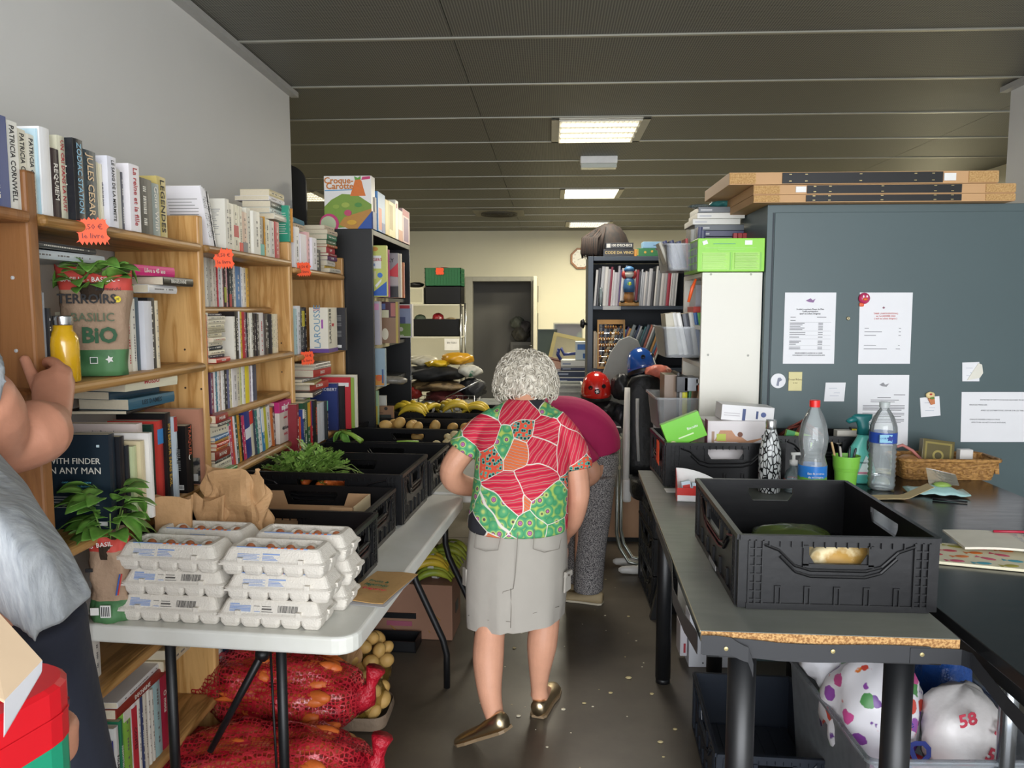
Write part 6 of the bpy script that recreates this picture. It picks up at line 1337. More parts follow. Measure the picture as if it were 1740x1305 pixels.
def lines(t, w_, h, L, m, nm='printed_lines', lh=.006):
    g = G()
    for x0, x1, z in L: g.box(x0 * w_, x1 * w_, -.0015, -.0006, z * h - lh * h * .5, z * h + lh * h * .5)
    o = g.build(nm, m, t); o['kind'] = 'stuff'; return o
t, w_, h = sheet_paper('price list sheet with a ruled table, left on the cabinet', [(1334, 497), (1421, 497), (1417, 618), (1330, 618)], 0)
G().prism([(-.02, .0), (0, .010), (.008, .002), (.02, .008), (.012, -.008), (-.005, -.006)], .0006, X=XY).build('bird_logo', mat('#8c6a94', .6, var=.4, scale=90), t, loc=(0, -.001, h * .385), fix=True)
for s_, z_, sz in (("Société recyclerie Fleurs de l'Isle", .265, .0085), ('Tarifs participation', .235, .0085), ("(sauf cas achats éloignés)", .203, .0085)): text(s_, sz, INK, t, (0, -.0016, z_ * h), UP_Y, bold=.02)
lines(t, w_, h, [(-.38, -.28, .155), (.14, .32, .155), (-.38, -.28, .11)] + [(-.39, -.10 - .04 * (k % 3), .07 - .022 * k) for k in range(5)] + [(-.39, -.08, -.06), (-.39, -.08, -.085), (-.39, -.20, -.125), (-.39, -.16, -.18), (-.39, -.2, -.20), (-.39, -.26, -.225), (-.39, -.17, -.265), (-.39, -.17, -.288)] + [(.17, .26, z) for z in (.07, .05, .027, .005, -.018, -.06, -.085, -.125, -.18, -.20, -.225, -.265, -.288)], GR2, lh=.010)
lines(t, w_, h, [(-.4, .42, z) for z in (.085, -.04, -.10, -.15, -.245, -.30)], mat('#a9a9ac', .7, var=0), 'table_rules', .003)
text('RENSEIGNEMENTS AUPRES DE LA CAISSE', .0062, INK, t, (0, -.0016, -.35 * h), UP_Y, bold=.02); text('CONCERNANT TOUT ARTICLE NON ETIQUETE', .0062, INK, t, (0, -.0016, -.38 * h), UP_Y, bold=.02)
t, w_, h = sheet_paper('sheet with a red heading, centre of the cabinet door', [(1461, 497), (1551, 497), (1546, 618), (1458, 618)], 0)
G().prism([(-.006, .0), (0, .006), (.006, .0), (0, -.004)], .0006, X=XY).build('tiny_logo', mat('#8c5a6a', .6), t, loc=(-.01, -.001, h * .285), fix=True)
for s_, z_ in (("TARIF ( PARTICIPATION )", .205), ('au 1er JANVIER 2024', .170), ("( sauf cas achats éloignés )", .135)): text(s_, .0088, mat('#c05048', .6, var=0), t, (0, -.0016, z_ * h), UP_Y, bold=.015)
lines(t, w_, h, [(-.39, -.31, 0), (-.39, -.06, -.05), (-.39, -.17, -.10), (.26, .30, 0), (.26, .30, -.05), (.26, .30, -.10), (-.39, -.16, -.24), (.26, .29, -.24), (-.39, .05, -.29), (.22, .30, -.29)], GR2, lh=.008)
t, w_, h = sheet_paper('letter sheet partly hidden by the spray bottle', [(1458, 637), (1545, 637), (1542, 757), (1456, 757)], 0)
G().prism([(-.02, .0), (-.004, .010), (.004, .0), (.02, .006), (.010, -.008), (-.008, -.006)], .0006, X=XY).build('bird_logo', mat('#8f8f92', .6, var=.4, scale=90), t, loc=(0, -.001, h * .36), fix=True)
lines(t, w_, h, [(.2, .42, .22), (-.12, .14, .18), (-.25, .3, .145), (-.25, .22, .12)] + [(-.40, .42 - .06 * (k % 4 == 3), .07 - .022 * k) for k in range(12) if k not in (4, 8)], GR2, lh=.009)
t, w_, h = sheet_paper('wide notice sheet at the right edge of the cabinet', [(1634, 666), (1752, 666), (1750, 751), (1632, 751)], 0)
for s_, x_, z_ in (('ENTRETIEN ET NETTOYAGE DES ARMOIRES FROIDES', .09, .34), ('VINAIGRE MENAGER :', -.26, .24), ('APRES LES DISTRIBUTIONS, DEVOIR SUR LES TABLES', .10, .13), ('CHAQUE PREMIER LUNDI DU MOIS', -.16, -.05), ('EFFECTUER UN NETTOYAGE INTEGRAL', -.10, -.11)): text(s_, .0078, GR2, t, (x_ * w_, -.0016, z_ * h), UP_Y)
for lb, pts, L in (('small square white note low on the cabinet, beside the green-capped spray', [(1403, 650), (1437, 650), (1434, 682), (1400, 682)], 1), ('white note with a folded corner high at the right', [(1635, 616), (1664, 615), (1664, 648), (1635, 648)], 1), ('white note held by the flower pot magnet', [(1563, 676), (1596, 673), (1598, 706), (1565, 709)], 1)):
    t, w_, h = sheet_paper(lb, pts, 0, name='paper_note', cat='note', group='notes on the metal cabinet'); lines(t, w_, h, [(-.3, .1, .2), (-.05, .25, -.05), (-.25, .2, -.2)], mat('#a9aebc', .6, var=0), 'handwriting', .02)
    if 'folded' in lb: G().prism([(-.02, -.035), (.03, -.025), (.042, -.005), (.036, .030), (.022, .036), (.0, .0)], .003, X=XY).build('folded_corner', mat('#dcd9cc', .6), t, loc=(.006, -.001, 0), fix=True)
def magnet(label, px, py): return thing('fridge_magnet', label, 'magnet', at(px, py, y=YC), 0, 'magnets on the cabinet')
t = magnet('pink round bird head magnet on the red headed sheet', 1468, 507); G().lathe([(.024, 0), (.022, .008), (.010, .014), (.001, .015)], 16).build('head', mat('#c23a64', .35), t, rot=(pi / 2, 0, 0), smooth=True)
G().ell((0, -.014, -.004), (.010, .008, .006), 10, 6).build('orange_beak', mat('#e0702c', .4), t, smooth=True); G().box(-.02, .0, -.008, 0, -.034, -.018).build('orange_foot', mat('#e0602c', .4), t, bevel=.004)
for s in (-1, 1): G().ell((s * .007, -.014, .008), (.004, .003, .005), 8, 6).build('eye', mat('#f0e8e8', .3), t, smooth=True)
t = magnet('round white badge magnet with a faint figure, far left', 1322, 647); G().lathe([(.031, 0), (.031, .003), (.001, .004)], 24).build('disc', mat('#dedfe2', .35), t, rot=(pi / 2, 0, 0)); G().prism([(-.008, -.02), (-.002, .012), (.008, .014), (.016, .004), (.004, -.004), (.002, -.022)], .0006, X=XY).build('figure_print', mat('#7c8092', .5, var=.4, scale=80), t, loc=(0, -.0042, 0), fix=True)
t = magnet('small yellowish card magnet beside the round badge', 1351, 648); G().box(-.028, .028, -.003, 0, -.040, .040).build('card', mat('#d6cc94', .5), t, bevel=.002); text('Doux Rêves', .012, mat('#6a5c3c', .6), t, (0, -.0036, .008), UP_Y); text('à toi', .010, mat('#6a5c3c', .6), t, (0, -.0036, -.006), UP_Y)
t = magnet('flower pot magnet holding a note at the right', 1581, 676); G().prism([(-.013, .0), (.013, .0), (.010, -.028), (-.006, -.028)], .008, X=XY).build('pot', mat('#c47848', .5), t, fix=True, rot=(0, -.25, 0)); G().ell((-.004, -.006, .012), (.020, .006, .014), 12, 8, amp=.1, seed=3).build('flower', mat('#e0c890', .5), t, smooth=True); G().ell((.003, -.010, .0), (.010, .004, .005), 8, 6).build('leaf', mat('#6a8a3c', .5), t, smooth=True); G().ell((-.004, -.012, .016), (.006, .003, .004), 8, 6).build('red_heart', mat('#b8342c', .5), t, smooth=True)
# boards on the cabinet
OSB = two_tone('particle_board', '#a87f4c', '#c9a46e', 160, .35, .65, rough=.9, bump=.3); BW = mat('#c49a6c', .6, var=.05, scale=5)
for i, (lb, pl, pr, pt, pb, bl, br_, rec, dep) in enumerate((('topmost wooden shelf board on the metal cabinet', 1240, 1698, 291, 310, 1330, 1603, 1, 0), ('middle wooden shelf board on the metal cabinet', 1281, 1727, 310, 331, 1372, 1635, 0, 0), ('lowest wooden shelf board on the metal cabinet', 1281, 1726, 332, 344, 1370, 1634, 0, 0))):
    y0_ = 3.21; z1_ = (2.0785, 2.0285, 1.9895)[i]; z0_ = (2.0305, 1.9905, 1.9585)[i]
    a = at(pl, pt, y=y0_).x; b = at(pr, pt, y=y0_).x; t = thing('shelf_board', lb, 'board', (a, y0_, z0_), 0, 'wooden boards on the metal cabinet'); W__ = b - a; hh = z1_ - z0_
    G().box(0, W__, .004, .50, 0, hh).build('board_body', BW, t, bevel=.001); G().box(0, .105, 0, .0038, .003, hh - .003).build('chipboard_end', OSB, t); G().box(W__ - .115, W__, 0, .0038, .003, hh - .003).build('chipboard_end', OSB, t)
    x0_ = at(bl, pt, y=y0_).x - a; x1_ = at(br_, pt, y=y0_).x - a; G().box(x0_, x1_, -.001, .0038, .003, hh - .003).build('black_strip', mat('#101012', .5), t)
    g = G()
    for q in (.05, .15, .49, .83, .94):
        for zz in (.25, .8): g.box(x0_ + (x1_ - x0_) * q - .005, x0_ + (x1_ - x0_) * q + .005, -.0022, -.001, hh * zz - .0015, hh * zz + .0015)
    g.build('staples', mat('#b9a878', .3, metal=.7), t)['kind'] = 'stuff'
    if i < 2: G().box((x1_ + .004, x0_ - .045)[i], (x1_ + .05, x0_ - .004)[i], -.002, .003, hh * .2, hh * .8).build('paper_label', WHT, t, rot=(0, (0, -.12)[i], 0) if i == 0 else (0, 0, 0))

# ================= RIGHT WORK TABLES =================
TZ = .865
def laminate(key, a, b, r, c2=.25):
    m, nt, bb = newmat(key); v = mapped(nt); n = nd(nt, 'ShaderNodeTexNoise', Scale=3.0, Detail=6.0); lk(nt, v, n.inputs['Vector']); r_ = ramp(nt, [(.35, a), (.7, b)], n.outputs[0]); lk(nt, r_.outputs[0], bb.inputs['Base Color'])
    n2 = nd(nt, 'ShaderNodeTexNoise', Scale=8.0, Detail=4.0); lk(nt, mapped(nt, (1, 5, 1)), n2.inputs['Vector']); q = nd(nt, 'ShaderNodeMapRange'); q.inputs[3].default_value = r; q.inputs[4].default_value = r + c2; lk(nt, n2.outputs[0], q.inputs[0]); lk(nt, q.outputs[0], bb.inputs['Roughness']); return m
t = thing('work_table', 'grey laminate work table with a torn front edge band', 'table', (.315, 1.558, 0), R(-1.9))
WT, LT = .517, 1.60
G().box(0, WT, 0, LT, TZ - .024, TZ).build('tabletop', laminate('grey_laminate', '#5c605c', '#74766c', .30), t, bevel=.001)
G().box(.001, WT - .001, -.0012, .0, TZ - .020, TZ - .001).build('chipboard_edge', two_tone('raw_chip', '#8c6238', '#c49a64', 200, .4, .6, rough=.9, bump=.6), t); G().box(-.0015, 0, 0, LT, TZ - .004, TZ + .0003).build('pale_edge_line', mat('#a79f84', .6), t)
G().box(.02, WT - .02, .03, .055, TZ - .07, TZ - .025).box(.02, .045, .03, LT - .03, TZ - .07, TZ - .025).box(WT - .045, WT - .02, .03, LT - .03, TZ - .07, TZ - .025).build('apron', BLK2, t)
BAND = mat('#26272a', .55, var=.1)
def band(pts, h0, h1, nm='edge_band'):
    n = len(pts) - 1
    def fn(u, v):
        k = min(int(u * n), n - 1); f = u * n - k; p = V(pts[k]).lerp(V(pts[k + 1]), f); h = h0 + (h1 - h0) * u
        return (p.x, p.y, p.z - h * v + .002 * sin(9 * u))
    G().sheet(fn, n * 4, 2, th=.0016).build(nm, BAND, t)
band([(.004, -.004, TZ - .010), (.16, -.006, TZ - .018), (.30, -.006, TZ - .016), (WT - .06, -.006, TZ - .016)], .040, .036)
band([(.0, -.010, TZ - .006), (.06, -.012, TZ - .008), (.095, -.016, TZ - .025), (.105, -.02, TZ - .06)], .040, .028, 'loose_edge_band')
band([(WT - .10, -.008, TZ - .018), (WT, -.006, TZ - .020), (WT + .035, .02, TZ - .035), (WT + .05, -.08, TZ - .075), (WT + .06, -.20, TZ - .10)], .032, .036, 'loose_edge_band')
band([(-.003, .85, TZ - .005), (-.003, .45, TZ - .004), (-.018, .30, TZ - .020), (-.012, .14, TZ - .024), (-.004, .005, TZ - .010)], .03, .045, 'loose_edge_band')
for x in (.05, .265, .44): G().lathe([(.0045, 0), (.0045, .0015), (.001, .002)], 10).build('screw', mat('#b7a878', .3, metal=.7), t, loc=(x, -.014 if x < .1 else -.0085, TZ - .031), rot=(pi / 2, 0, 0))
for x, y_ in ((.115, .13), (.455, .13), (.105, LT - .09), (.30, LT - .15)):
    G().lathe([(.031, .02), (.031, TZ - .07)], 24).build('leg', mat('#17181a', .4), t, loc=(x, y_, 0), smooth=True); G().lathe([(.029, 0), (.029, .02)], 20).build('foot_cap', BLK2, t, loc=(x, y_, 0), smooth=True)
t = thing('work_table', 'glossy black table at the right, behind the grey one', 'table', (.857, .95, 0), R(-.8))
G().box(0, .80, 0, 2.22, TZ - .028, TZ).build('tabletop', laminate('black_laminate', '#141516', '#1c1d1e', .16, .12), t, bevel=.002); G().box(.03, .77, .05, .075, TZ - .08, TZ - .03).box(.03, .055, .05, 2.17, TZ - .08, TZ - .03).build('apron', BLK2, t)
for x, y_ in ((.28, .95), (.74, 2.1), (.10, 2.1), (.74, .1)): G().lathe([(.022, 0), (.022, TZ - .03)], 20).build('leg', mat('#8c9094', .2, metal=.9), t, loc=(x, y_, 0), smooth=True)
# ---- on the tables ----
BIG = foldcrate('large black folding crate standing empty on the grey work table', .425, .565, .168, (.640, 1.962, TZ + .001), R(-1.2), 'black folding crates on the work table')
G().box(-.2205, -.2185, -.06, .03, .006, .018).build('embossed_label', mat('#8c8c8c', .6), BIG)
lump('crumpled beige paper seen through the front handle of the large crate', 'paper_bundle', 'paper', two_tone('beigep', '#a8823c', '#d8c9a0', 16, bump=.5), (.66, 1.75, TZ + .014), (.10, .045, .065), 81, .16); lump('dark green glossy pack lying in the large crate', 'plastic_pack', 'pack', mat('#4c5a2c', .2, var=.4, scale=10), (.66, 2.08, TZ + .014), (.11, .07, .035), 82, .12)
FAR = foldcrate('black crate with a tan box standing in it, by the white panel', .44, .36, .168, (.650, 3.045, TZ + .001), R(1.5), 'black folding crates on the work table')
FA2 = foldcrate('black crate behind the water bottles, against the cabinet', .41, .20, .168, (1.082, 3.135, TZ + .001), R(0), 'black folding crates on the work table')
o = star_tag('orange torn label on the left wall of the far crate', (.421, 2.98, TZ + .11), .07, .09, R(-90), [], 4)
gf = 'boxes and packs in the far crate'
gbox('white product box with a person picture in the far crate', .595, 2.96, TZ + .012, .27, .13, .225, '#dfd9d8', [(.10, .14, .60, .82, '#a88a70'), ('poly', [(.14, .66), (.22, .84), (.38, .84), (.44, .74), (.52, .73), (.60, .66), (.80, .71), (.80, .69), (.62, .60), (.45, .64), (.2, .64)], '#c4906c'), ('dot', .50, .77, .010, '#7a4a34'), (.17, .30, .66, .78, '#b8c84c'), ('txt', 'criv', .88, .75, .03, '#3a3a3a')], gf, name='product_box', cat='box')
G().box(0, .002, -.05, -.0, .11, .235).build('purple_flap', mat('#7c3f58', .5), [o for o in bpy.data.objects if o.get('label', '').startswith('white product box')][0])
gbox('white and blue pharmacy box lying on the product box', .66, 2.98, TZ + .240, .20, .11, .06, '#e3e2e2', [(.40, .46, .05, .8, '#3f4f7c'), (.66, .70, .2, .7, '#3f4f7c'), ('dot', .80, .5, .010, '#4f5f94'), (.05, .35, .3, .34, '#b9b4b8'), (.05, .35, .45, .49, '#b9b4b8')], gf, rot=(0, R(4), 0), name='product_box', cat='box')
gbox('bright green cereal-like box leaning in the far crate', .455, 2.90, TZ + .135, .15, .035, .10, '#6fc42c', [('dot', .12, .12, .015, '#e0d0a4'), (.3, .7, .25, .3, '#d4e8b8'), ('txt', 'Biscuits', .72, .5, .014, '#e6f0dc')], gf, rot=(0, R(-22), 0), name='product_box', cat='box')
t = thing('woven_basket', 'small dark red woven basket in the crate behind the bottles', 'basket', (1.02, 3.13, TZ + .15)); rn = random.Random(2)
for k in range(7): G().tube([(-.09, 0, .0), (-.05, .02 * (k % 2), .035), (0, 0, .045 + .004 * k), (.05, .01 * (k % 3), .035), (.09, 0, .0)], .004, 6, X=Matrix.Rotation(.45 * k, 4, 'Z')).build('woven_strand', mat('#6a2c20', .5), t, smooth=True)
gbox('green and yellow packet in the crate behind the bottles', .93, 3.07, TZ + .14, .11, .02, .05, '#8fb83c', [(.0, .3, .4, 1, '#2f8a4c'), (.5, .9, .1, .5, '#e0d84c')], gf, rot=(0, R(14), 0), name='packet', cat='packet'); gbox('white cardboard piece beside the striped packet', 1.14, 3.08, TZ + .13, .10, .04, .055, '#c9c4b8', [], gf, name='packet', cat='packet'); gbox('black and yellow striped packet behind the spray bottle', 1.20, 3.09, TZ + .13, .03, .03, .065, '#20201c', [(0, 1, .1, .2, '#d8c82c'), (0, 1, .35, .45, '#d8c82c'), (0, 1, .6, .7, '#d8c82c'), (0, 1, .84, .94, '#d8c82c')], gf, name='packet', cat='packet')
# snack box
t = thing('snack_box', 'open red and white snack box with small packs inside', 'box', (.448, 2.69, TZ + .001), R(-6)); SRM = mat('#c8281e', .35)
side = [(0, 0), (.16, 0), (.16, .028), (.10, .040), (.05, .055), (.0, .095), (-.004, .05)]
G().box(0, .13, -.05, -.0485, 0, .028).build('front_flap', mat('#e6e2e2', .4), t); G().box(0, .13, -.0505, -.0492, .022, .048).build('red_band', SRM, t); G().box(0, .13, -.05, .05, 0, .002).build('base', WHT, t)
G().sheet(lambda u, v: (.165 * u, .05, v * (.098 - .055 * u * u)), 8, 2, th=.0015).build('back_flap', WHT, t); G().sheet(lambda u, v: (0, -.05 + .10 * u, v * (.045 + .05 * u)), 6, 2, th=.0015).build('side_flap', SRM, t)
for i in range(3): gbox('small blue white and red snack pack in the snack box, %s from the left' % ORD[i],   .470 + .03 * i, 2.66 + .02 * i, TZ + .005, .032, .02, .060 - .008 * i, '#c9dce6', [(.1, .9, .5, .8, '#c83a34'), (.1, .9, .1, .4, '#4fa8c4')], 'snack packs in the snack box', rot=(0, R(-12 + 12 * i), 0), name='snack_pack', cat='snack')
o = G().box(-.05, .05, -.03, .03, 0, .001).build('white_card', WHT, None, loc=(.475, 2.80, TZ + .001)); tag(o, 'small white card under the corner of the far crate', 'card')
# flask
def flaskm():
    m, nt, b = newmat('leaf_pattern'); v = mapped(nt, (1, 1, .45), rot=(0, .5, .4)); n = nd(nt, 'ShaderNodeTexVoronoi', Scale=80.0, feature='DISTANCE_TO_EDGE'); lk(nt, v, n.inputs['Vector'])
    r_ = ramp(nt, [(.06, '#16181a'), (.12, '#c9cccb'), (.45, '#dfe2e0')], n.outputs[0]); lk(nt, r_.outputs[0], b.inputs['Base Color']); b.inputs['Roughness'].default_value = .25; return m
t = thing('insulated_flask', 'black and white leaf patterned metal flask behind the big crate', 'bottle', (.800, 2.80, TZ + .001))
G().lathe([(.034, 0), (.039, .004), (.0395, .13), (.037, .16), (.027, .20), (.0205, .225), (.0195, .232)], 28).build('body', flaskm(), t, smooth=True); G().lathe([(.0195, .233), (.020, .235), (.020, .262), (.018, .265)], 24).build('steel_cap', STEEL, t, auto=True)
# water bottles
PET = glassy('pet', '#e6eeee', .06, .38)
def pet(label, loc, prof, capc, lab, lz, water=None):
    t = thing('water_bottle', label, 'bottle', loc, 0, 'clear plastic water bottles'); G().lathe(prof, 32).build('bottle_body', PET, t, smooth=True)
    zt = prof[-1][1]; G().lathe([(.0145, zt - .016), (.0155, zt - .015), (.0155, zt + .004), (.013, zt + .005)], 20).build('cap', capc, t, auto=True)
    r = lab[0]; G().lathe([(r, lz[0]), (r, lz[1])], 32, cap=False).build('label_sleeve', lab[1], t, smooth=True); return t
def rib(z0, z1, r, n, d=.0018): return [(r + (d if k % 2 else -d), z0 + (z1 - z0) * k / (2 * n)) for k in range(2 * n + 1)]
def labm(key, lo, mid, hi, z1, z2):
    m, nt, b = newmat(key); tc = nd(nt, 'ShaderNodeTexCoord'); sp = nd(nt, 'ShaderNodeSeparateXYZ'); lk(nt, tc.outputs['Generated'], sp.inputs[0]); n = nd(nt, 'ShaderNodeTexNoise', Scale=6.0); lk(nt, tc.outputs['Generated'], n.inputs['Vector'])
    a = nd(nt, 'ShaderNodeMath', operation='MULTIPLY_ADD'); a.inputs[1].default_value = .22; lk(nt, n.outputs[0], a.inputs[0]); lk(nt, sp.outputs[2], a.inputs[2]); r_ = ramp(nt, [(z1, lo), (z1 + .05, mid), (z2, mid), (z2 + .05, hi)], a.outputs[0]); lk(nt, r_.outputs[0], b.inputs['Base Color']); b.inputs['Roughness'].default_value = .3; return m
b = pet('clear water bottle with a red cap and blue green label', (.885, 2.60, TZ + .001), [(.030, 0), (.040, .006)] + rib(.012, .06, .041, 4) + [(.041, .065), (.041, .13), (.034, .155), (.040, .18), (.0425, .21), (.036, .25), (.024, .28), (.0135, .30), (.0135, .318)], mat('#d8231e', .35), (.0418, labm('lb1', '#4c9a3c', '#6aa83c', '#2a78c8', .3, .52)), (.066, .128))
b.scale = (1.12,) * 3
text('Eau de source', .0085, WHT, b, (-.004, -.0436, .108), UP_Y); text('de montagne', .0085, WHT, b, (-.004, -.0436, .097), UP_Y)
b = pet('clear ribbed water bottle with a blue label, uncapped look', (1.225, 2.86, TZ + .001), [(.026, 0), (.038, .006)] + rib(.012, .165, .0395, 9, .0016) + [(.040, .17), (.040, .212), (.039, .23), (.030, .262), (.018, .285), (.0135, .292), (.0135, .312)], mat('#cfd6d4', .3, alpha=.7), (.0405, mat('#2a4aa0', .3, var=.1)), (.172, .210))
b.scale = (1.18, 1.18, 1.03)
G().box(-.028, .010, -.0425, -.0385, .177, .205).build('label_panel', mat('#8fc4dc', .35), b); text('SOURCE', .009, mat('#2a5aa0', .5), b, (-.014, -.043, .192), UP_Y); G().prism([(.012 * (1 if k % 2 else .55) * cos(pi * k / 6 + .3), .012 * (1 if k % 2 else .55) * sin(pi * k / 6 + .3)) for k in range(12)], .001, X=XY).build('map_mark', mat('#22348c', .4), b, loc=(.004, -.0425, .192), fix=True); G().lathe([(.034, .008), (.0365, .012), (.0365, .05)], 24).build('water', glassy('water', '#cfe4ea', .02, .25), b, smooth=True)
# spray bottle
t = thing('spray_bottle', 'teal trigger spray bottle between the two water bottles', 'spray bottle', (1.195, 2.98, TZ + .001)); TE = mat('#5fbfb0', .35, alpha=.95); TD = mat('#1f6f70', .35)
def ov(cx, rx, ry, z, n=20): return [V((cx + rx * cos(2 * pi * k / n), ry * sin(2 * pi * k / n), z)) for k in range(n)]
G().loft([ov(-.0, .042, .028, 0), ov(0, .047, .031, .006), ov(0, .047, .031, .05), ov(-.006, .040, .028, .09), ov(-.010, .027, .022, .13), ov(-.002, .019, .018, .16), ov(.004, .018, .017, .175), ov(.004, .016, .016, .185)]).build('body', TE, t, smooth=True)
G().loft([ov(.004, .019, .018, .186), ov(.004, .018, .017, .215), ov(.0, .020, .015, .235), ov(-.002, .030, .014, .245), ov(-.0, .033, .013, .256), ov(.004, .028, .010, .264)]).build('trigger_head', TD, t, smooth=True)
G().tube([(-.015, 0, .247), (-.038, 0, .240), (-.046, 0, .232)], [.012, .011, .008], 10).build('head_tail', TD, t, smooth=True); G().box(.028, .043, -.009, .009, .246, .262).build('nozzle', WHT, t, bevel=.003); G().tube([(.016, 0, .240), (.030, 0, .215), (.036, 0, .190)], [.006, .005, .003], 8, sq=.5).build('trigger', mat('#b9c4c0', .3), t, smooth=True)
G().prism([(-.022, .0), (.024, .0), (.024, .045), (.003, .075)], .002, X=XY).build('label_sticker', mat('#d8e4e2', .4), t, loc=(.002, -.029, .035), fix=True); text('MAISON', .010, INK, t, (.003, -.0325, .082), UP_Y); G().box(-.018, .022, -.0325, -.031, .040, .046).build('pink_band', mat('#d87c94', .4), t)
t.scale = (1.2, 1.2, 1)
# pen pot, gel, tape, basket, etc
t = thing('pen_pot', 'lime green plastic pot full of pens', 'pot', (1.122, 2.93, TZ + .001)); G().lathe([(.036, 0), (.038, .002), (.042, .055), (.0435, .056), (.045, .066), (.0465, .067), (.049, .108), (.051, .109), (.051, .113), (.048, .113), (.036, .004)], 28, cap=False).build('pot_body', mat('#86cc4c', .4, var=.03), t, auto=True); G().lathe([(.036, 0), (.001, .001)], 20).build('pot_base', mat('#86cc4c', .4), t)
for i, (c, x, y_, a, b_, L) in enumerate((('#17181a', -.01, .01, .1, -.25, .15), ('#1c1c20', .0, -.01, -.2, .15, .14), ('#c9a878', -.03, .01, .1, -.45, .165), ('#b9b4a8', -.02, -.01, .2, -.3, .15), ('#2a2a30', .015, .01, .0, .3, .135))):
    G().lathe([(.002, .01), (.0045, .02), (.0045, L - .008), (.003, L)], 8).build('pen', mat(c, .35), tag(bpy.data.objects.new('pen', None), ('black pen at the centre', 'dark pen leaning forward', 'tan pencil leaning far left', 'grey marker leaning left', 'dark pen leaning right')[i] + ' of the lime pen pot', 'pen', 'pens in the lime pot'), smooth=True)
for o in [o for o in bpy.data.objects if o.type == 'EMPTY' and o.name.startswith('pen') and not o.name.startswith('pen_')]:
    if o.name not in COL.objects: COL.objects.link(o)
pens = [o for o in bpy.data.objects if o.get('group') == 'pens in the lime pot']
for i, (o, d_) in enumerate(zip(pens, ((-.01, .01, .1, -.15), (.0, -.012, -.12, .10), (-.014, .01, .1, -.28), (-.008, -.01, .15, -.2), (.012, .01, .0, .2)))): o.location = (1.122 + d_[0], 2.93 + d_[1], TZ + .008); o.rotation_euler = (d_[2], d_[3], 0)
t = thing('gel_dispenser', 'clear hand gel pump bottle right of the patterned flask', 'dispenser', (.885, 2.80, TZ + .001)); t.scale = (1.2, 1.2, 1.2); G().lathe([(.022, 0), (.026, .004), (.026, .045), (.020, .065), (.010, .075), (.010, .082)], 24).build('bottle_body', glassy('gel', '#b4c8cc', .05, .45), t, smooth=True)
G().lathe([(.012, .083), (.012, .098), (.005, .100), (.005, .115)], 14).tube([(-.008, 0, .117), (.02, 0, .118), (.032, 0, .112)], .005, 8).build('pump', WHT, t, smooth=True); G().lathe([(.0265, .015), (.0265, .038)], 24, cap=False).build('label_sleeve', mat('#c9ccd4', .4), t, smooth=True); G().lathe([(.0268, .036), (.0268, .042)], 24, cap=False).build('red_band', mat('#c83a34', .4), t, smooth=True)
t = thing('adhesive_tape', 'thick roll of clear brown tape behind the ribbed bottle', 'tape', (1.285, 2.98, TZ + .001)); G().lathe([(.020, 0), (.038, 0), (.038, .048), (.020, .048), (.020, 0)], 28, cap=False).build('tape_roll', mat('#b7ae7c', .25, alpha=.85), t, auto=True)
t = thing('woven_basket', 'light wicker basket against the cabinet at the right', 'basket', (1.56, 3.10, TZ + .001)); WK = two_tone('wicker', '#8c6230', '#b98a4c', 60, .4, .6, rough=.6, bump=.8, msc=(1, 1, 2))
G().loft([rr(.17, .07, .03, 0, 4), rr(.19, .085, .03, .075, 4), rr(.18, .075, .03, .075, 4), rr(.16, .062, .03, .006, 4)]).build('basket_body', WK, t)
G().tube([V((a, b, .078)) for a, b in rrect(-.19, .19, -.085, .085, .03, 4)] + [V((.19, .055, .078))], .008, 8).build('rim', WK, t, smooth=True)
for k in range(12): G().box(-.165 + .03 * k, -.150 + .03 * k, -.084, -.080, .012, .066).build('wicker_strip', WK, t, rot=(-.18, 0, 0))
gw = 'things in the wicker basket'
b = gbox('gold and brown ornamented book standing in the wicker basket', 1.475, 3.09, TZ + .03, .125, .03, .125, '#5c5228', [(.08, .92, .08, .92, '#8a7c3c'), (.14, .86, .14, .86, '#5a5026'), ('dot', .5, .5, .022, '#9a8c48'), ('dot', .5, .5, .014, '#4c4420')], gw, rot=(R(-10), R(7), 0), name='ornamented_book', cat='book'); b['category'] = 'book'
gbox('white paper cup-like card at the right of the wicker basket', 1.625, 3.09, TZ + .05, .05, .03, .06, '#dcd9d4', [], gw, name='card', cat='card'); o = G().tube([(0, 0, 0), (.04, 0, .012), (.08, 0, -.01), (.12, 0, -.05)], .006, 8).build('pink_cord', mat('#b8746c', .5), None, smooth=True, loc=(1.36, 3.09, TZ + .115)); tag(o, 'dusty pink cord looping out of the wicker basket', 'cord')
lump('brown rounded loaf-like pack in the left of the wicker basket', 'pack', 'pack', mat('#a87c4c', .5, var=.2), (1.43, 3.10, TZ + .03), (.045, .04, .03), 91, .08, group=gw)
t = thing('plastic_packet', 'pale mint zip packet with a green blob lying before the basket', 'packet', (1.395, 2.80, TZ + .001), R(-12)); G().sheet(lambda u, v: (-.10 + .20 * u, -.05 + .10 * v, .006 + .020 * sin(pi * u) * sin(pi * v) + .003 * sin(20 * u)), 12, 8, th=-.004).build('packet', mat('#a8cfcc', .3, var=.15, scale=20), t, smooth=True); G().ell((.02, .01, .03), (.03, .02, .012), 12, 8, amp=.15, seed=2).build('green_blob', mat('#8fae54', .35), t, smooth=True); G().sheet(lambda u, v: (-.02 + .10 * u, .02 + .05 * v, .03 + .05 * v * (1 - .4 * u)), 6, 4, th=.001).build('clear_film', glassy('film2', '#d8d4c0', .1, .5), t)
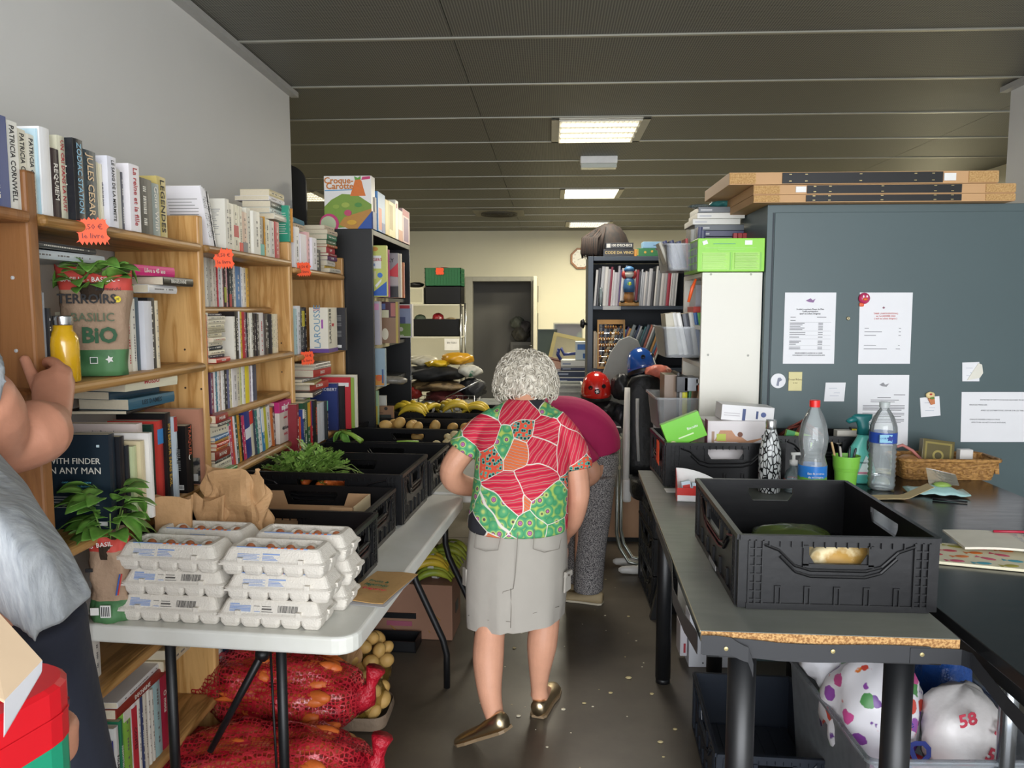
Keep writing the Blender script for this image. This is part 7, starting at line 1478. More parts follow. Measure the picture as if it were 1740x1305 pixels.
t = thing('paper_strip', 'bent beige cardboard strip at the table edge before the bottle', 'card', (1.215, 2.715, TZ + .001), R(-4)); G().sheet(lambda u, v: (-.08 + .20 * u, -.03 + .06 * v + .03 * max(0, u - .6), .002 + (max(0, u - .55) ** 1.0) * .10 + .004 * sin(3 * u)), 12, 2, th=-.0016).build('strip', mat('#c4ae80', .7), t)
o = G().tube([(0, 0, .004), (.10, -.035, .004)], [.0045, .003], 8).build('pen', BLK2, None, smooth=True, loc=(1.335, 2.70, TZ + .001)); tag(o, 'black pen lying on the glossy table behind the cardboard strip', 'pen')
# notebook and folder
t = thing('notebook', 'open handwritten notebook on the glossy black table', 'notebook', (1.235, 2.16, TZ + .014), R(-8)); G().sheet(lambda u, v: (-.10 + .30 * u, -.09 + .17 * v, .004 + .004 * sin(5 * u)), 10, 4, th=-.006).build('pages', mat('#ddd8c8', .7), t)
g = G()
for k in range(13):
    for q in range(9): g.box(-.08 + .03 * q, -.062 + .03 * q - .003 * (k * q % 3), -.078 + .0115 * k, -.0762 + .0115 * k, .0105, .0112)
g.build('handwriting', mat('#7c7c84', .7, var=0), t)
o = G().tube([(0, 0, 0), (.14, -.005, 0)], .004, 8).build('pen', mat('#a8243c', .3), None, smooth=True, loc=(1.27, 2.215, TZ + .032)); tag(o, 'dark red pen lying on the open notebook', 'pen')
t = thing('folder', 'cream folder printed with colourful fish, under the notebook', 'folder', (1.14, 2.06, TZ + .001), R(-16)); G().box(-.14, .13, -.085, .10, 0, .008).build('cover', mat('#ddd6b8', .5), t, bevel=.002)
rn = random.Random(5)
for i in range(16):
    x, y_ = -.12 + .062 * (i % 4) + .02 * (i // 4 % 2), -.065 + .045 * (i // 4); c = ('#d8742c', '#c8506c', '#3f9aac', '#a8a03c', '#c43a4a')[i % 5]
    G().ell((0, 0, 0), (.019, .011, .0008), 10, 4).add([(-.016, 0, .0004), (-.030, .010, .0004), (-.030, -.010, .0004)], [(0, 1, 2)]).build('fish_print', mat(c, .5, var=.25, scale=120), t, loc=(x, y_, .0085), rot=(0, 0, rn.uniform(-.4, .4)))

# ================= UNDER THE RIGHT TABLES =================
gx = 'crates under the work tables'
foldcrate('dark crate on the floor under the grey work table', .34, .52, .20, (.69, 2.47, .001), R(-3), gx, mat('#1c222c', .4))
for i in range(3): foldcrate('black crate in the stack behind the far table leg, ' + ('lowest', 'middle', 'topmost')[i], .36, .56, .19, (.70, 4.06, .001 + .193 * i), R(1), gx)
gbox('black battery-like charger hanging before the crate stack', .50, 3.70, .001, .05, .04, .28, '#141416', [(.1, .9, .75, .9, '#b9ac7c')], None, rot=(0, R(12), 0), name='charger', cat='charger')
gbox('white panel box standing on the floor behind the table legs', .60, 3.20, .001, .20, .10, .235, '#d4d6dc', [('dot', .3, .08, .004, '#55585c')], None, name='box', cat='box'); gbox('small white and red box beside the white panel', .565, 3.22, .04, .03, .1, .14, '#d0ccd0', [(.5, .8, .1, .4, '#a83a44')], None, name='box', cat='box')
CB2 = glassy('clear_bin2', '#b9c2ca', .3, .45)
openbin('big clear bin full of bags under the right tables', 1.055, 2.20, .002, .50, .60, .39, CB2, .10, R(2))
def floral():
    m, nt, b = newmat('floral_print'); v = mapped(nt, (1, 1, 1)); n = nd(nt, 'ShaderNodeTexVoronoi', Scale=21.0); lk(nt, v, n.inputs['Vector'])
    rc = ramp(nt, [(0, '#6a3a8c'), (.22, '#c84a3c'), (.4, '#8a4a9c'), (.58, '#4c8a4c'), (.75, '#c4508c'), (.9, '#d8782c')], None, 'CONSTANT'); sx = nd(nt, 'ShaderNodeSeparateXYZ'); lk(nt, n.outputs['Color'], sx.inputs[0]); lk(nt, sx.outputs[0], rc.inputs[0])
    n2 = nd(nt, 'ShaderNodeTexNoise', Scale=40.0); lk(nt, v, n2.inputs['Vector']); ad = nd(nt, 'ShaderNodeMath', operation='MULTIPLY_ADD'); ad.inputs[1].default_value = .45; lk(nt, n2.outputs[0], ad.inputs[0]); lk(nt, n.outputs[0], ad.inputs[2])
    mk = ramp(nt, [(.62, (1, 1, 1)), (.66, (0, 0, 0))], ad.outputs[0]); mx = nd(nt, 'ShaderNodeMix', data_type='RGBA'); mx.inputs[6].default_value = lin('#dcdade'); lk(nt, mk.outputs[0], mx.inputs[0]); lk(nt, rc.outputs[0], mx.inputs[7]); lk(nt, mx.outputs[2], b.inputs['Base Color']); b.inputs['Roughness'].default_value = .35; return m
gbg = 'shopping bags under the right tables'
b = lump('white shopping bag with purple and orange flowers in the clear bin', 'shopping_bag', 'bag', floral(), (.93, 2.16, .20), (.135, .13, .185), 101, .16, group=gbg); text('ND', .085, mat('#20307c', .5, var=0), b, (.04, -.150, .13), (pi / 2 - .15, -.35, .1), bold=.03); text('la vie', .03, mat('#20307c', .5, var=0), b, (.02, -.146, .215), (pi / 2 - .15, -.2, .1))
lump('plain white crumpled plastic bag behind the flowered one', 'plastic_bag', 'bag', mat('#d4d4d8', .35, var=.05, bump=.4, bscale=18), (.90, 2.30, .36), (.12, .10, .12), 102, .2, group=gbg)
b = lump('white bag with red number marks at the right under the tables', 'shopping_bag', 'bag', mat('#d6d2d0', .4, var=.04, bump=.4, bscale=18), (1.15, 2.10, .20), (.11, .11, .155), 103, .16, group=gbg)
for x, z, a in ((-.045, .25, -.25), (.05, .22, .45), (.03, .15, .4)): text('58', .05, mat('#b83a4c', .5, var=0), b, (x, -.112, z), (pi / 2, a, .1), bold=.03)
lump('red plastic bag low in the clear bin', 'plastic_bag', 'bag', mat('#b8202c', .3, var=.2, bump=.4), (1.0, 2.03, .12), (.10, .09, .10), 104, .14, group=gbg); lump('pink and white bag in the front of the clear bin', 'plastic_bag', 'bag', two_tone('pinkw', '#d4c8d4', '#c45a8c', 9), (.86, 2.03, .06), (.05, .07, .13), 105, .12, group=gbg)
lump('blue woven plastic bag at the far right under the glossy table', 'shopping_bag', 'bag', mat('#1f4f9c', .3, var=.3, bump=.5), (1.22, 2.36, .22), (.08, .10, .16), 106, .15, group=gbg); lump('lowest white bag at the bottom right corner', 'plastic_bag', 'bag', mat('#cfd2d4', .35, var=.05, bump=.4, bscale=18), (1.14, 1.99, .04), (.11, .09, .10), 107, .16, group=gbg); lump('orange and white bag end between the white bags', 'plastic_bag', 'bag', mat('#c8602c', .4, var=.3), (1.06, 2.0, .25), (.05, .05, .025), 108, .16, group=gbg)

# ================= PEOPLE =================
def ring(c, rx, ry, n=28, tilt=0, yaw=0, sq=1.0, w=None):
    """elliptical section around c; tilt about x, yaw about z"""
    M_ = Matrix.Rotation(yaw, 3, 'Z') @ Matrix.Rotation(tilt, 3, 'X'); o = []
    for k in range(n):
        a = 2 * pi * k / n; x = rx * (abs(cos(a)) ** sq) * (1 if cos(a) >= 0 else -1); y = ry * (abs(sin(a)) ** sq) * (1 if sin(a) >= 0 else -1)
        d = w(a) if w else 0
        o.append(V(c) + M_ @ V((x * (1 + d), y * (1 + d), 0)))
    return o
def spline(pts, n=4):
    """Catmull-Rom through (x,y,z,r) tuples"""
    P = [Vector(p) for p in pts]; o = []
    for i in range(len(P) - 1):
        a, b, c, d = P[max(i - 1, 0)], P[i], P[i + 1], P[min(i + 2, len(P) - 1)]
        for k in range(n):
            t = k / n; o.append(.5 * ((2 * b) + (c - a) * t + (2 * a - 5 * b + 4 * c - d) * t * t + (3 * b - a - 3 * c + d) * t * t * t))
    o.append(P[-1]); return o
def limb(g, pts, n=14, sub=4, sq=1):
    s_ = spline(pts, sub); g.tube([p[:3] for p in s_], [p[3] for p in s_], n, sq=sq)
def hand(g, wrist, palm, dirs, tips, r=.0085, thumb=None, s=1.0):
    """palm from wrist to knuckle centre; dirs: knuckle points; tips: list of joint chains"""
    g.tube([wrist, V(wrist).lerp(V(palm), .5), palm], [.026 * s, .034 * s, .032 * s], 12, sq=.55)
    for ch in tips: limb(g, [(*p, r * s * k) for p, k in zip(ch, (1.12, 1.08, 1.0, .92, .75))], 8, 3)
    if thumb: limb(g, [(*p, r * s * k) for p, k in zip(thumb, (1.5, 1.35, 1.15, .85))], 8, 3)

# ---------- woman in the patterned shirt ----------
P1 = thing('person', 'person with curly grey hair in a colourful patterned shirt, walking away', 'person', (-.11, 2.75, 0), 0, 'people'); O1 = V((-.11, 2.75, 0))
g = G()
def L(*p): return tuple(V(p[:3]) - O1) + tuple(p[3:])
limb(g, [L(-.10, 3.02, 1.10, .06), L(-.10, 3.08, 1.175, .050), L(-.10, 3.12, 1.22, .050)])                      # neck
g.ell(L(-.10, 3.16, 1.245), (.078, .098, .105), 20, 14)                                                           # head
g.ell(L(-.10, 3.255, 1.235), (.014, .022, .02), 8, 6)                                                             # nose
g.ell(L(-.10, 3.235, 1.195), (.026, .014, .012), 8, 6); g.ell(L(-.10, 3.225, 1.165), (.03, .022, .02), 8, 6)
for s in (-1, 1): g.ell(L(-.10 + s * .08, 3.15, 1.235), (.010, .018, .028), 8, 6); g.ell(L(-.10 + s * .032, 3.24, 1.262), (.018, .012, .009), 8, 6)
g.loft([ring(L(*c), rx, ry) for c, rx, ry in (((-.12, 2.80, .66), .165, .125), ((-.115, 2.80, .76), .160, .12), ((-.11, 2.86, .92), .150, .11), ((-.10, 2.95, 1.04), .160, .10), ((-.10, 3.01, 1.115), .125, .075), ((-.10, 3.05, 1.15), .06, .05))])
limb(g, [L(-.235, 3.0, 1.075, .055), L(-.325, 2.97, .99, .050), L(-.385, 2.96, .905, .047), L(-.372, 3.00, .842, .046), L(-.30, 3.09, .800, .036), L(-.235, 3.17, .782, .027)])
limb(g, [L(.035, 2.98, 1.075, .055), L(.085, 2.94, .98, .050), L(.108, 2.915, .86, .047), L(.108, 2.91, .79, .042), L(.092, 2.95, .70, .035), L(.062, 3.03, .625, .026)])
hand(g, L(-.235, 3.17, .782), L(-.165, 3.23, .775), None, [[L(-.155 + .0 * k, 3.255 - .02 * k, .785 - .006 * k), L(-.13, 3.265 - .02 * k, .782 - .006 * k), L(-.112, 3.268 - .021 * k, .770 - .006 * k), L(-.108, 3.262 - .021 * k, .752 - .006 * k)] for k in range(4)], thumb=[L(-.205, 3.19, .79), L(-.175, 3.19, .80), L(-.15, 3.20, .795), L(-.135, 3.21, .785)])
hand(g, L(.062, 3.03, .625), L(.045, 3.085, .565), None, [[L(.070 - .018 * k, 3.10, .548), L(.072 - .018 * k, 3.115, .520), L(.070 - .018 * k, 3.118, .496 + .004 * k), L(.066 - .018 * k, 3.110, .478 + .006 * k)] for k in range(4)], thumb=[L(.045, 3.05, .60), L(.022, 3.07, .575), L(.014, 3.085, .55), L(.012, 3.092, .53)])
limb(g, [L(-.19, 2.78, .68, .085), L(-.205, 2.745, .50, .068), L(-.212, 2.685, .385, .055), L(-.216, 2.63, .290, .056), L(-.205, 2.56, .195, .042), L(-.182, 2.505, .135, .032), L(-.175, 2.495, .115, .031)], 18)
limb(g, [L(-.03, 2.80, .68, .085), L(-.015, 2.82, .50, .070), L(-.015, 2.81, .375, .057), L(-.026, 2.795, .27, .057), L(-.034, 2.79, .17, .041), L(-.036, 2.795, .10, .032), L(-.034, 2.80, .065, .036)], 18)
limb(g, [L(-.176, 2.495, .115, .030), L(-.205, 2.510, .085, .022), L(-.24, 2.53, .055, .014)], 12); limb(g, [L(-.036, 2.795, .06, .032), L(-.018, 2.86, .040, .024), L(.0, 2.92, .028, .016)], 12)
g.build('body', SKIN, P1, remesh=.0055)
def shirt_mat():
    m, nt, b = newmat('patterned_shirt'); v = mapped(nt, (1, .5, 1)); b.inputs['Roughness'].default_value = .75
    def vor(sc, feat='F1', src=v, rnd=1): n = nd(nt, 'ShaderNodeTexVoronoi', Scale=sc, feature=feat, Randomness=rnd); lk(nt, src, n.inputs['Vector']); return n
    ds = nd(nt, 'ShaderNodeTexNoise', Scale=4.0); lk(nt, v, ds.inputs['Vector']); add = nd(nt, 'ShaderNodeVectorMath', operation='MULTIPLY_ADD'); lk(nt, ds.outputs[1], add.inputs[0]); add.inputs[1].default_value = (.12, .12, .12); lk(nt, v, add.inputs[2]); vd = add.outputs[0]
    big = vor(8.5, 'F1', vd); edge = vor(8.5, 'DISTANCE_TO_EDGE', vd); sx = nd(nt, 'ShaderNodeSeparateXYZ'); lk(nt, big.outputs['Color'], sx.inputs[0])
    # per-cell rotated stripes
    rot = nd(nt, 'ShaderNodeVectorRotate', rotation_type='Y_AXIS'); an = nd(nt, 'ShaderNodeMath', operation='MULTIPLY'); an.inputs[1].default_value = 1.5; lk(nt, sx.outputs[1], an.inputs[0]); lk(nt, an.outputs[0], rot.inputs['Angle']); lk(nt, v, rot.inputs['Vector'])
    wv = nd(nt, 'ShaderNodeTexWave', Scale=14.0, Distortion=2.2, bands_direction='Z'); wv.inputs['Detail Scale'].default_value = 1.0; lk(nt, rot.outputs[0], wv.inputs['Vector'])
    A = ramp(nt, [(0, '#c8143c'), (.30, '#d8284c'), (.50, '#e84a3c'), (.64, '#d02a50'), (.72, '#9a8098'), (.78, '#dcc88c'), (.84, '#c8506c'), (1, '#d82a48')], wv.outputs[0])
    c1 = vor(30, 'F1', v, .5); B = ramp(nt, [(0, '#a04a90'), (.18, '#c878b0'), (.24, '#3a2c3c'), (.30, '#c9d878'), (.42, '#5fb078'), (.62, '#3f9a68'), (.8, '#b8d060')], c1.outputs[0])
    c2 = vor(70, 'F1', v, .6); dots = ramp(nt, [(0, '#1c1c20'), (.28, '#2c2c30'), (.34, '#48a898'), (.46, '#58b8a4'), (.52, '#e8603c'), (1, '#e04848')], c2.outputs[0])
    wv2 = nd(nt, 'ShaderNodeTexWave', Scale=34.0, Distortion=3.0); lk(nt, rot.outputs[0], wv2.inputs['Vector']); D = ramp(nt, [(0, '#e8703c'), (.5, '#f08848'), (.7, '#d8502c'), (.85, '#8a5a90'), (1, '#e8b070')], wv2.outputs[0])
    def mix(a, b_, f): x = nd(nt, 'ShaderNodeMix', data_type='RGBA'); lk(nt, f, x.inputs[0]); lk(nt, a, x.inputs[6]); lk(nt, b_, x.inputs[7]); return x.outputs[2]
    def gt(t_): x = nd(nt, 'ShaderNodeMath', operation='GREATER_THAN'); x.inputs[1].default_value = t_; lk(nt, sx.outputs[0], x.inputs[0]); return x.outputs[0]
    o = mix(A.outputs[0], D.outputs[0], gt(.34)); o = mix(o, dots.outputs[0], gt(.46)); o = mix(o, B.outputs[0], gt(.62)); k_ = nd(nt, 'ShaderNodeRGB'); k_.outputs[0].default_value = lin('#2a2a30'); o = mix(o, k_.outputs[0], gt(.965))
    e = ramp(nt, [(.0, (1, 1, 1)), (.009, (1, 1, 1)), (.016, (0, 0, 0))], edge.outputs[0]); w_ = nd(nt, 'ShaderNodeRGB'); w_.outputs[0].default_value = lin('#ece4d8'); o = mix(o, w_.outputs[0], e.outputs[0]); lk(nt, o, b.inputs['Base Color'])
    bp = nd(nt, 'ShaderNodeBump', Strength=.25, Distance=.02); nn = nd(nt, 'ShaderNodeTexNoise', Scale=9.0); lk(nt, v, nn.inputs['Vector']); lk(nt, nn.outputs[0], bp.inputs['Height']); lk(nt, bp.outputs[0], b.inputs['Normal']); return m
SH = shirt_mat(); g = G()
wr = lambda ph, am=.012: (lambda a: am * sin(5 * a + ph) + am * .6 * sin(9 * a - ph))
g.loft([ring(L(*c), rx, ry, 40, w=wr(ph)) for c, rx, ry, ph in (((-.118, 2.775, .722), .187, .142, 0), ((-.118, 2.78, .75), .186, .142, .3), ((-.112, 2.81, .83), .181, .138, .9), ((-.108, 2.86, .92), .178, .134, 1.4), ((-.104, 2.915, .99), .182, .128, 2), ((-.102, 2.96, 1.05), .186, .112, 2.3), ((-.10, 2.99, 1.095), .180, .094, 2.6), ((-.10, 3.02, 1.130), .140, .076, 3), ((-.10, 3.045, 1.155), .095, .066, 3), ((-.10, 3.06, 1.172), .066, .060, 3))])
limb(g, [L(-.20, 3.0, 1.08, .072), L(-.27, 2.985, 1.04, .070), L(-.318, 2.975, .995, .070), L(-.335, 2.972, .972, .073)], 18); limb(g, [L(.0, 2.985, 1.085, .070), L(.055, 2.965, 1.03, .068), L(.088, 2.945, .97, .067), L(.101, 2.935, .912, .069)], 18)
g.build('shirt', SH, P1, remesh=.0065)
SK = mat('#b0aaa0', .85, var=.05, scale=12, bump=.5, bscale=9); g = G()
rings = []
for z, cx, cy, rx, ry, am in ((.80, -.115, 2.79, .172, .125, .004), (.74, -.117, 2.785, .178, .130, .006), (.66, -.120, 2.775, .186, .140, .010), (.56, -.123, 2.765, .190, .145, .014), (.47, -.126, 2.755, .186, .145, .020), (.425, -.127, 2.75, .182, .143, .026), (.405, -.127, 2.748, .180, .142, .028)):
    r_ = ring(L(cx, cy, z), rx, ry, 56, w=lambda a, am=am: am * (sin(7 * a + 1) + .5 * sin(13 * a)) - (.10 if am > .015 and abs(a - (1.5 * pi - .14)) < .045 else 0))
    for p in r_: p.z += .02 * (p.x) / .18 * (1 if z < .45 else 0) - (.012 if z < .45 and p.y < 0 else 0)
    rings.append(r_)
inner = [[p + (V((O1.x * 0, 0, 0)) - V((p.x * .03, p.y * .03, 0))) for p in r_] for r_ in rings[::-1][:3]]
g.loft(rings[::1], cap=False); g.loft([rings[-1]] + inner, cap=False); g.build('skirt', SK, P1, smooth=True)
SEAM = mat('#8f897f', .9)
def on(px, py, off=0, y0=2.62):
    p = at(px, py, y=y0); z = p.z; k = (.56 - z) / .3; cx = -.122; rx = .190 - .03 * max(0, -k); ry = .144
    x = (p.x - cx) / rx; x = max(-.98, min(.98, x)); cy = 2.765 - .01 * k; y = cy - ry * sqrt(1 - x * x); q = at(px, py, y=y); return tuple(V((q.x, y - .004 - off, q.z)) - O1)
def seam(pts, r=.0013, nm='seam'): G().tube([on(*p) for p in pts], r, 5).build(nm, SEAM, P1, smooth=True)
seam([(880, 905), (878, 940), (875, 980), (872, 1000)]); seam([(868, 1000), (869, 1030), (868, 1066)], .002); seam([(872, 1000), (855, 1005), (848, 1020), (847, 1064)])
seam([(808, 905), (806, 930), (825, 936), (846, 934), (852, 905)]); seam([(908, 900), (906, 932), (925, 938), (950, 932), (956, 900)]); seam([(796, 1045), (830, 1053), (870, 1056), (910, 1040), (950, 1030)])
G().prism([(-.022, -.035), (.022, -.03), (.02, .035), (-.018, .035)], .008, X=XY).build('cargo_pocket', SK, P1, loc=V((.062, 2.71, .545)) - O1, rot=(0, 0, 1.0), fix=True, bevel=.003); G().prism([(-.024, -.010), (.024, -.008), (.022, .012), (-.020, .012)], .011, X=XY).build('pocket_flap', SK, P1, loc=V((.064, 2.712, .575)) - O1, rot=(0, 0, 1.0), fix=True, bevel=.002)
G().prism([(-.02, -.035), (.02, -.03), (.018, .035), (-.016, .035)], .008, X=XY).build('cargo_pocket', SK, P1, loc=V((-.305, 2.73, .55)) - O1, rot=(0, 0, -1.1), fix=True, bevel=.003)
G().lathe([(.004, 0), (.004, .003)], 10).build('button', mat('#5a5048', .4), P1, loc=V((.070, 2.700, .575)) - O1, rot=(pi / 2, 0, 1.0))
# curly hair
HRM = two_tone('grey_hair', '#a89f8e', '#e9e2d2', 45, .3, .65, rough=.6, bump=.6)
hc = V((-.10, 3.155, 1.250)); g = G()
def hp(th, a, k=1.0):
    z = cos(th); r = sin(th); fl = 1 + .34 * max(0, -z + .15)
    return hc - O1 + V((.118 * r * cos(a) * k * fl, (.118 if sin(a) < 0 else .085) * r * sin(a) * k * fl, .112 * z * k - .015 * max(0, -z)))
g.loft([[hp(.06 + (pi * .66) * j / 12, 2 * pi * i / 26) for i in range(26)] for j in range(13)])
rn = random.Random(14)
for i in range(560):
    th = math.acos(1 - 1.55 * rn.random()); a = rn.uniform(0, 2 * pi)
    if sin(a) > .75 and th > 1.15: continue
    p = hp(th, a, 1.0); L_ = rn.uniform(.022, .05) * (1.3 if th > 1.3 else 1); ph = rn.uniform(0, 6.28); pts = []; tn = (hp(min(th + .25, 2.3), a + rn.uniform(-.3, .3)) - p); tn = tn.normalized() if tn.length > 1e-5 else V((0, 0, -1)); out = (p - (hc - O1)).normalized(); sd = tn.cross(out)
    for k in range(7):
        t_ = k / 6; am = .0055 * (1 - .3 * t_); pts.append(p + tn * L_ * t_ + out * (.003 + .006 * sin(pi * t_) + am * .6 * cos(ph + 6.5 * t_)) + sd * am * sin(ph + 6.5 * t_))
    g.tube(pts, [.0024, .0034, .0036, .0034, .003, .0024, .0012], 4)
g.build('hair', HRM, P1, smooth=True)
# gold shoes
GOLD = mat('#dcc8a4', .34, metal=1, var=.1, bump=.12, bscale=30)
def shoe(loc, rz, rx, m=GOLD, parent=P1, O=O1, sole=mat('#8a7458', .6), s=1.0):
    secs = [(-.115, .020, .030, .052), (-.100, .029, .030, .062), (-.06, .031, .026, .058), (-.0, .033, .019, .040), (.05, .041, .017, .036), (.09, .038, .015, .030), (.118, .022, .012, .022), (.126, .008, .008, .014)]
    e = Euler((rx, 0, rz)); g = G(); g.loft([[V((w_ * s * cos(a) , y * s, max(.006, zc + (h / 2) * sin(a) * (1 if sin(a) > 0 else .9)) * s)) for a in [2 * pi * k / 18 for k in range(18)]] for y, w_, zc, h in secs])
    o = g.build('shoe', m, parent, smooth=True, loc=V(loc) - O, rot=e)
    g = G(); g.loft([[V((w_ * 1.05 * s * cos(a), y * s, z)) for a in [2 * pi * k / 18 for k in range(18)] for z in (0,)] for y, w_, _, _ in secs]); 
    pl = [(w_ * 1.06 * s, y * s) for y, w_, _, _ in secs] + [(-w_ * 1.06 * s, y * s) for y, w_, _, _ in secs[::-1]]; G().prism(pl, .010).build('sole', sole, o, fix=True)
    return o
shoe((-.222, 2.515, .060), R(56), R(-30), s=1.08); shoe((-.012, 2.868, .002), R(-14), 0, s=1.06)

# ---------- second person bending over the crates ----------
O2 = V((.20, 3.98, 0)); P2 = thing('person', 'person in a magenta shirt and speckled trousers bending over the crates', 'person', O2, 0, 'people')
def L2(*p): return tuple(V(p[:3]) - O2) + tuple(p[3:])
g = G()
limb(g, [L2(.20, 3.98, .78, .12), L2(.14, 3.97, .90, .125), L2(.05, 3.96, .945, .12), L2(-.05, 3.96, .93, .10), L2(-.12, 3.96, .91, .055), L2(-.17, 3.97, .905, .05)], 20)
g.ell(L2(-.24, 3.98, .89), (.10, .080, .095), 18, 12); g.ell(L2(-.315, 3.98, .84), (.02, .014, .016), 8, 6)
for s in (-1, 1): g.ell(L2(-.23, 3.98 + s * .082, .88), (.018, .01, .026), 8, 6)
limb(g, [L2(.03, 3.86, .92, .055), L2(.12, 3.80, .84, .052), L2(.20, 3.77, .745, .047), L2(.205, 3.775, .70, .042), L2(.12, 3.80, .655, .037), L2(.03, 3.84, .64, .027)])
hand(g, L2(.03, 3.84, .64), L2(-.04, 3.86, .63), None, [[L2(-.055, 3.835 + .018 * k, .632), L2(-.085, 3.835 + .018 * k, .625), L2(-.105, 3.835 + .018 * k, .61), L2(-.112, 3.835 + .018 * k, .592)] for k in range(4)], thumb=[L2(.0, 3.83, .65), L2(-.03, 3.815, .655), L2(-.055, 3.815, .65), L2(-.075, 3.82, .64)])
limb(g, [L2(.02, 4.06, .92, .055), L2(-.02, 4.12, .80, .045), L2(-.08, 4.13, .72, .036), L2(-.15, 4.12, .70, .027)]); hand(g, L2(-.15, 4.12, .70), L2(-.21, 4.11, .70), None, [[L2(-.225, 4.08 + .018 * k, .70), L2(-.25, 4.08 + .018 * k, .695), L2(-.27, 4.08 + .018 * k, .68), L2(-.275, 4.08 + .018 * k, .662)] for k in range(4)], thumb=[L2(-.18, 4.09, .71), L2(-.20, 4.07, .71), L2(-.225, 4.065, .705), L2(-.24, 4.07, .70)])
for dy, dx in ((-.07, 0), (.08, -.04)): limb(g, [L2(.20 + dx, 3.98 + dy, .74, .09), L2(.20 + dx, 3.97 + dy, .50, .065), L2(.18 + dx, 3.97 + dy, .30, .05), L2(.17 + dx, 3.98 + dy, .08, .035)], 14)
g.build('body', SKIN, P2, remesh=.007)
MG = mat('#b4205a', .8, var=.06, bump=.4, bscale=10); g = G()
limb(g, [L2(.255, 3.98, .775, .118), L2(.225, 3.98, .86, .138), L2(.15, 3.97, .925, .140), L2(.05, 3.96, .952, .132), L2(-.05, 3.96, .935, .112), L2(-.11, 3.96, .915, .072)], 24); limb(g, [L2(.0, 3.86, .93, .075), L2(.09, 3.82, .87, .074), L2(.165, 3.785, .79, .072), L2(.19, 3.775, .755, .070)], 18); limb(g, [L2(.0, 4.06, .93, .07), L2(-.02, 4.11, .83, .062)], 16)
g.build('shirt', MG, P2, remesh=.009)
SP = two_tone('speckled', '#3c3a3e', '#a9a5a2', 260, .46, .54, rough=.85); g = G()
limb(g, [L2(.245, 3.98, .80, .118), L2(.235, 3.98, .72, .125), L2(.225, 3.97, .62, .115)], 22)
for dy, dx in ((-.07, 0.01), (.07, -.03)): limb(g, [L2(.225 + dx, 3.98 + dy, .68, .105), L2(.22 + dx, 3.975 + dy, .50, .092), L2(.205 + dx, 3.97 + dy, .30, .080), L2(.195 + dx, 3.97 + dy, .12, .077), L2(.195 + dx, 3.97 + dy, .07, .078)], 18)
g.build('trousers', SP, P2, remesh=.009)
TS = mat('#b3a07c', .7, bump=.2)
for x, y_, a in ((.165, 3.93, 70), (.14, 4.06, 75)): shoe((x, y_, .002), R(a), 0, TS, P2, O2, mat('#cfc6ae', .7), 1.05)
G().ell(L2(-.235, 3.98, .91), (.105, .09, .09), 18, 12, amp=.05, seed=3).build('hair', mat('#8a7a66', .7, var=.3, scale=60, bump=.6), P2, smooth=True)

# ---------- man at the left edge ----------
O3 = V((-.80, 1.02, 0)); P3 = thing('person', 'person in a grey T-shirt reaching for the bookcase, cut by the left edge', 'person', O3, 0, 'people')
def L3(*p): return tuple(V(p[:3]) - O3) + tuple(p[3:])
g = G()
wrist = at(88, 712, y=1.44); el = at(28, 752, y=1.25)
g.loft([ring(L3(*c), rx, ry) for c, rx, ry in (((-.82, 1.02, .90), .13, .12), ((-.85, 1.02, 1.05), .12, .11), ((-.92, 1.02, 1.25), .11, .10), ((-.97, 1.02, 1.42), .11, .09), ((-.98, 1.02, 1.52), .07, .06))])
limb(g, [L3(-.98, 1.02, 1.50, .055), L3(-1.0, 1.03, 1.58, .052), L3(-1.0, 1.05, 1.66, .05)]); g.ell(L3(-1.0, 1.07, 1.70), (.075, .095, .115), 18, 12); g.ell(L3(-1.0, 1.168, 1.69), (.014, .02, .022), 8, 6)
for s in (-1, 1): g.ell(L3(-1.0 + s * .078, 1.06, 1.70), (.010, .018, .03), 8, 6)
limb(g, [L3(-.93, 1.05, 1.44, .058), L3(-.885, 1.14, 1.385, .057), L3(el.x - .015, el.y - .03, el.z + .005, .056), L3(el.x + .01, el.y + .035, el.z + .012, .058), L3(*(el.lerp(wrist, .45)), .051), L3(*(el.lerp(wrist, .8)), .041), L3(*wrist, .035)], 18)
kn = at(92, 640, y=1.555)
w0 = L3(*wrist); k0 = L3(*kn)
g.tube([w0, tuple(V(w0).lerp(V(k0), .35)), tuple(V(w0).lerp(V(k0), .75)), k0], [.034, .037, .040, .035], 14, sq=.68)
def PX(px, py, y_): return L3(*at(px, py, y=y_))
fing = [[PX(100, 628, 1.55), PX(88, 614, 1.590), PX(76, 617, 1.625), PX(68, 622, 1.65)], [PX(112, 636, 1.55), PX(108, 628, 1.60), PX(94, 628, 1.635), PX(80, 632, 1.66)],
        [PX(116, 652, 1.55), PX(114, 646, 1.60), PX(100, 646, 1.635), PX(85, 648, 1.66)], [PX(114, 668, 1.54), PX(112, 664, 1.585), PX(100, 664, 1.62), PX(88, 664, 1.645)]]
for i, ch in enumerate(fing): limb(g, [(*V(w0).lerp(V(ch[0]), .6), .014)] + [(*p, r_) for p, r_ in zip(ch, (.0135, .012, .0105, .0085))], 9, 3)
limb(g, [(*PX(82, 690, 1.50), .018), (*PX(66, 660, 1.53), .0155), (*PX(52, 632, 1.555), .0125), (*PX(40, 606, 1.572), .0105)], 10, 3)
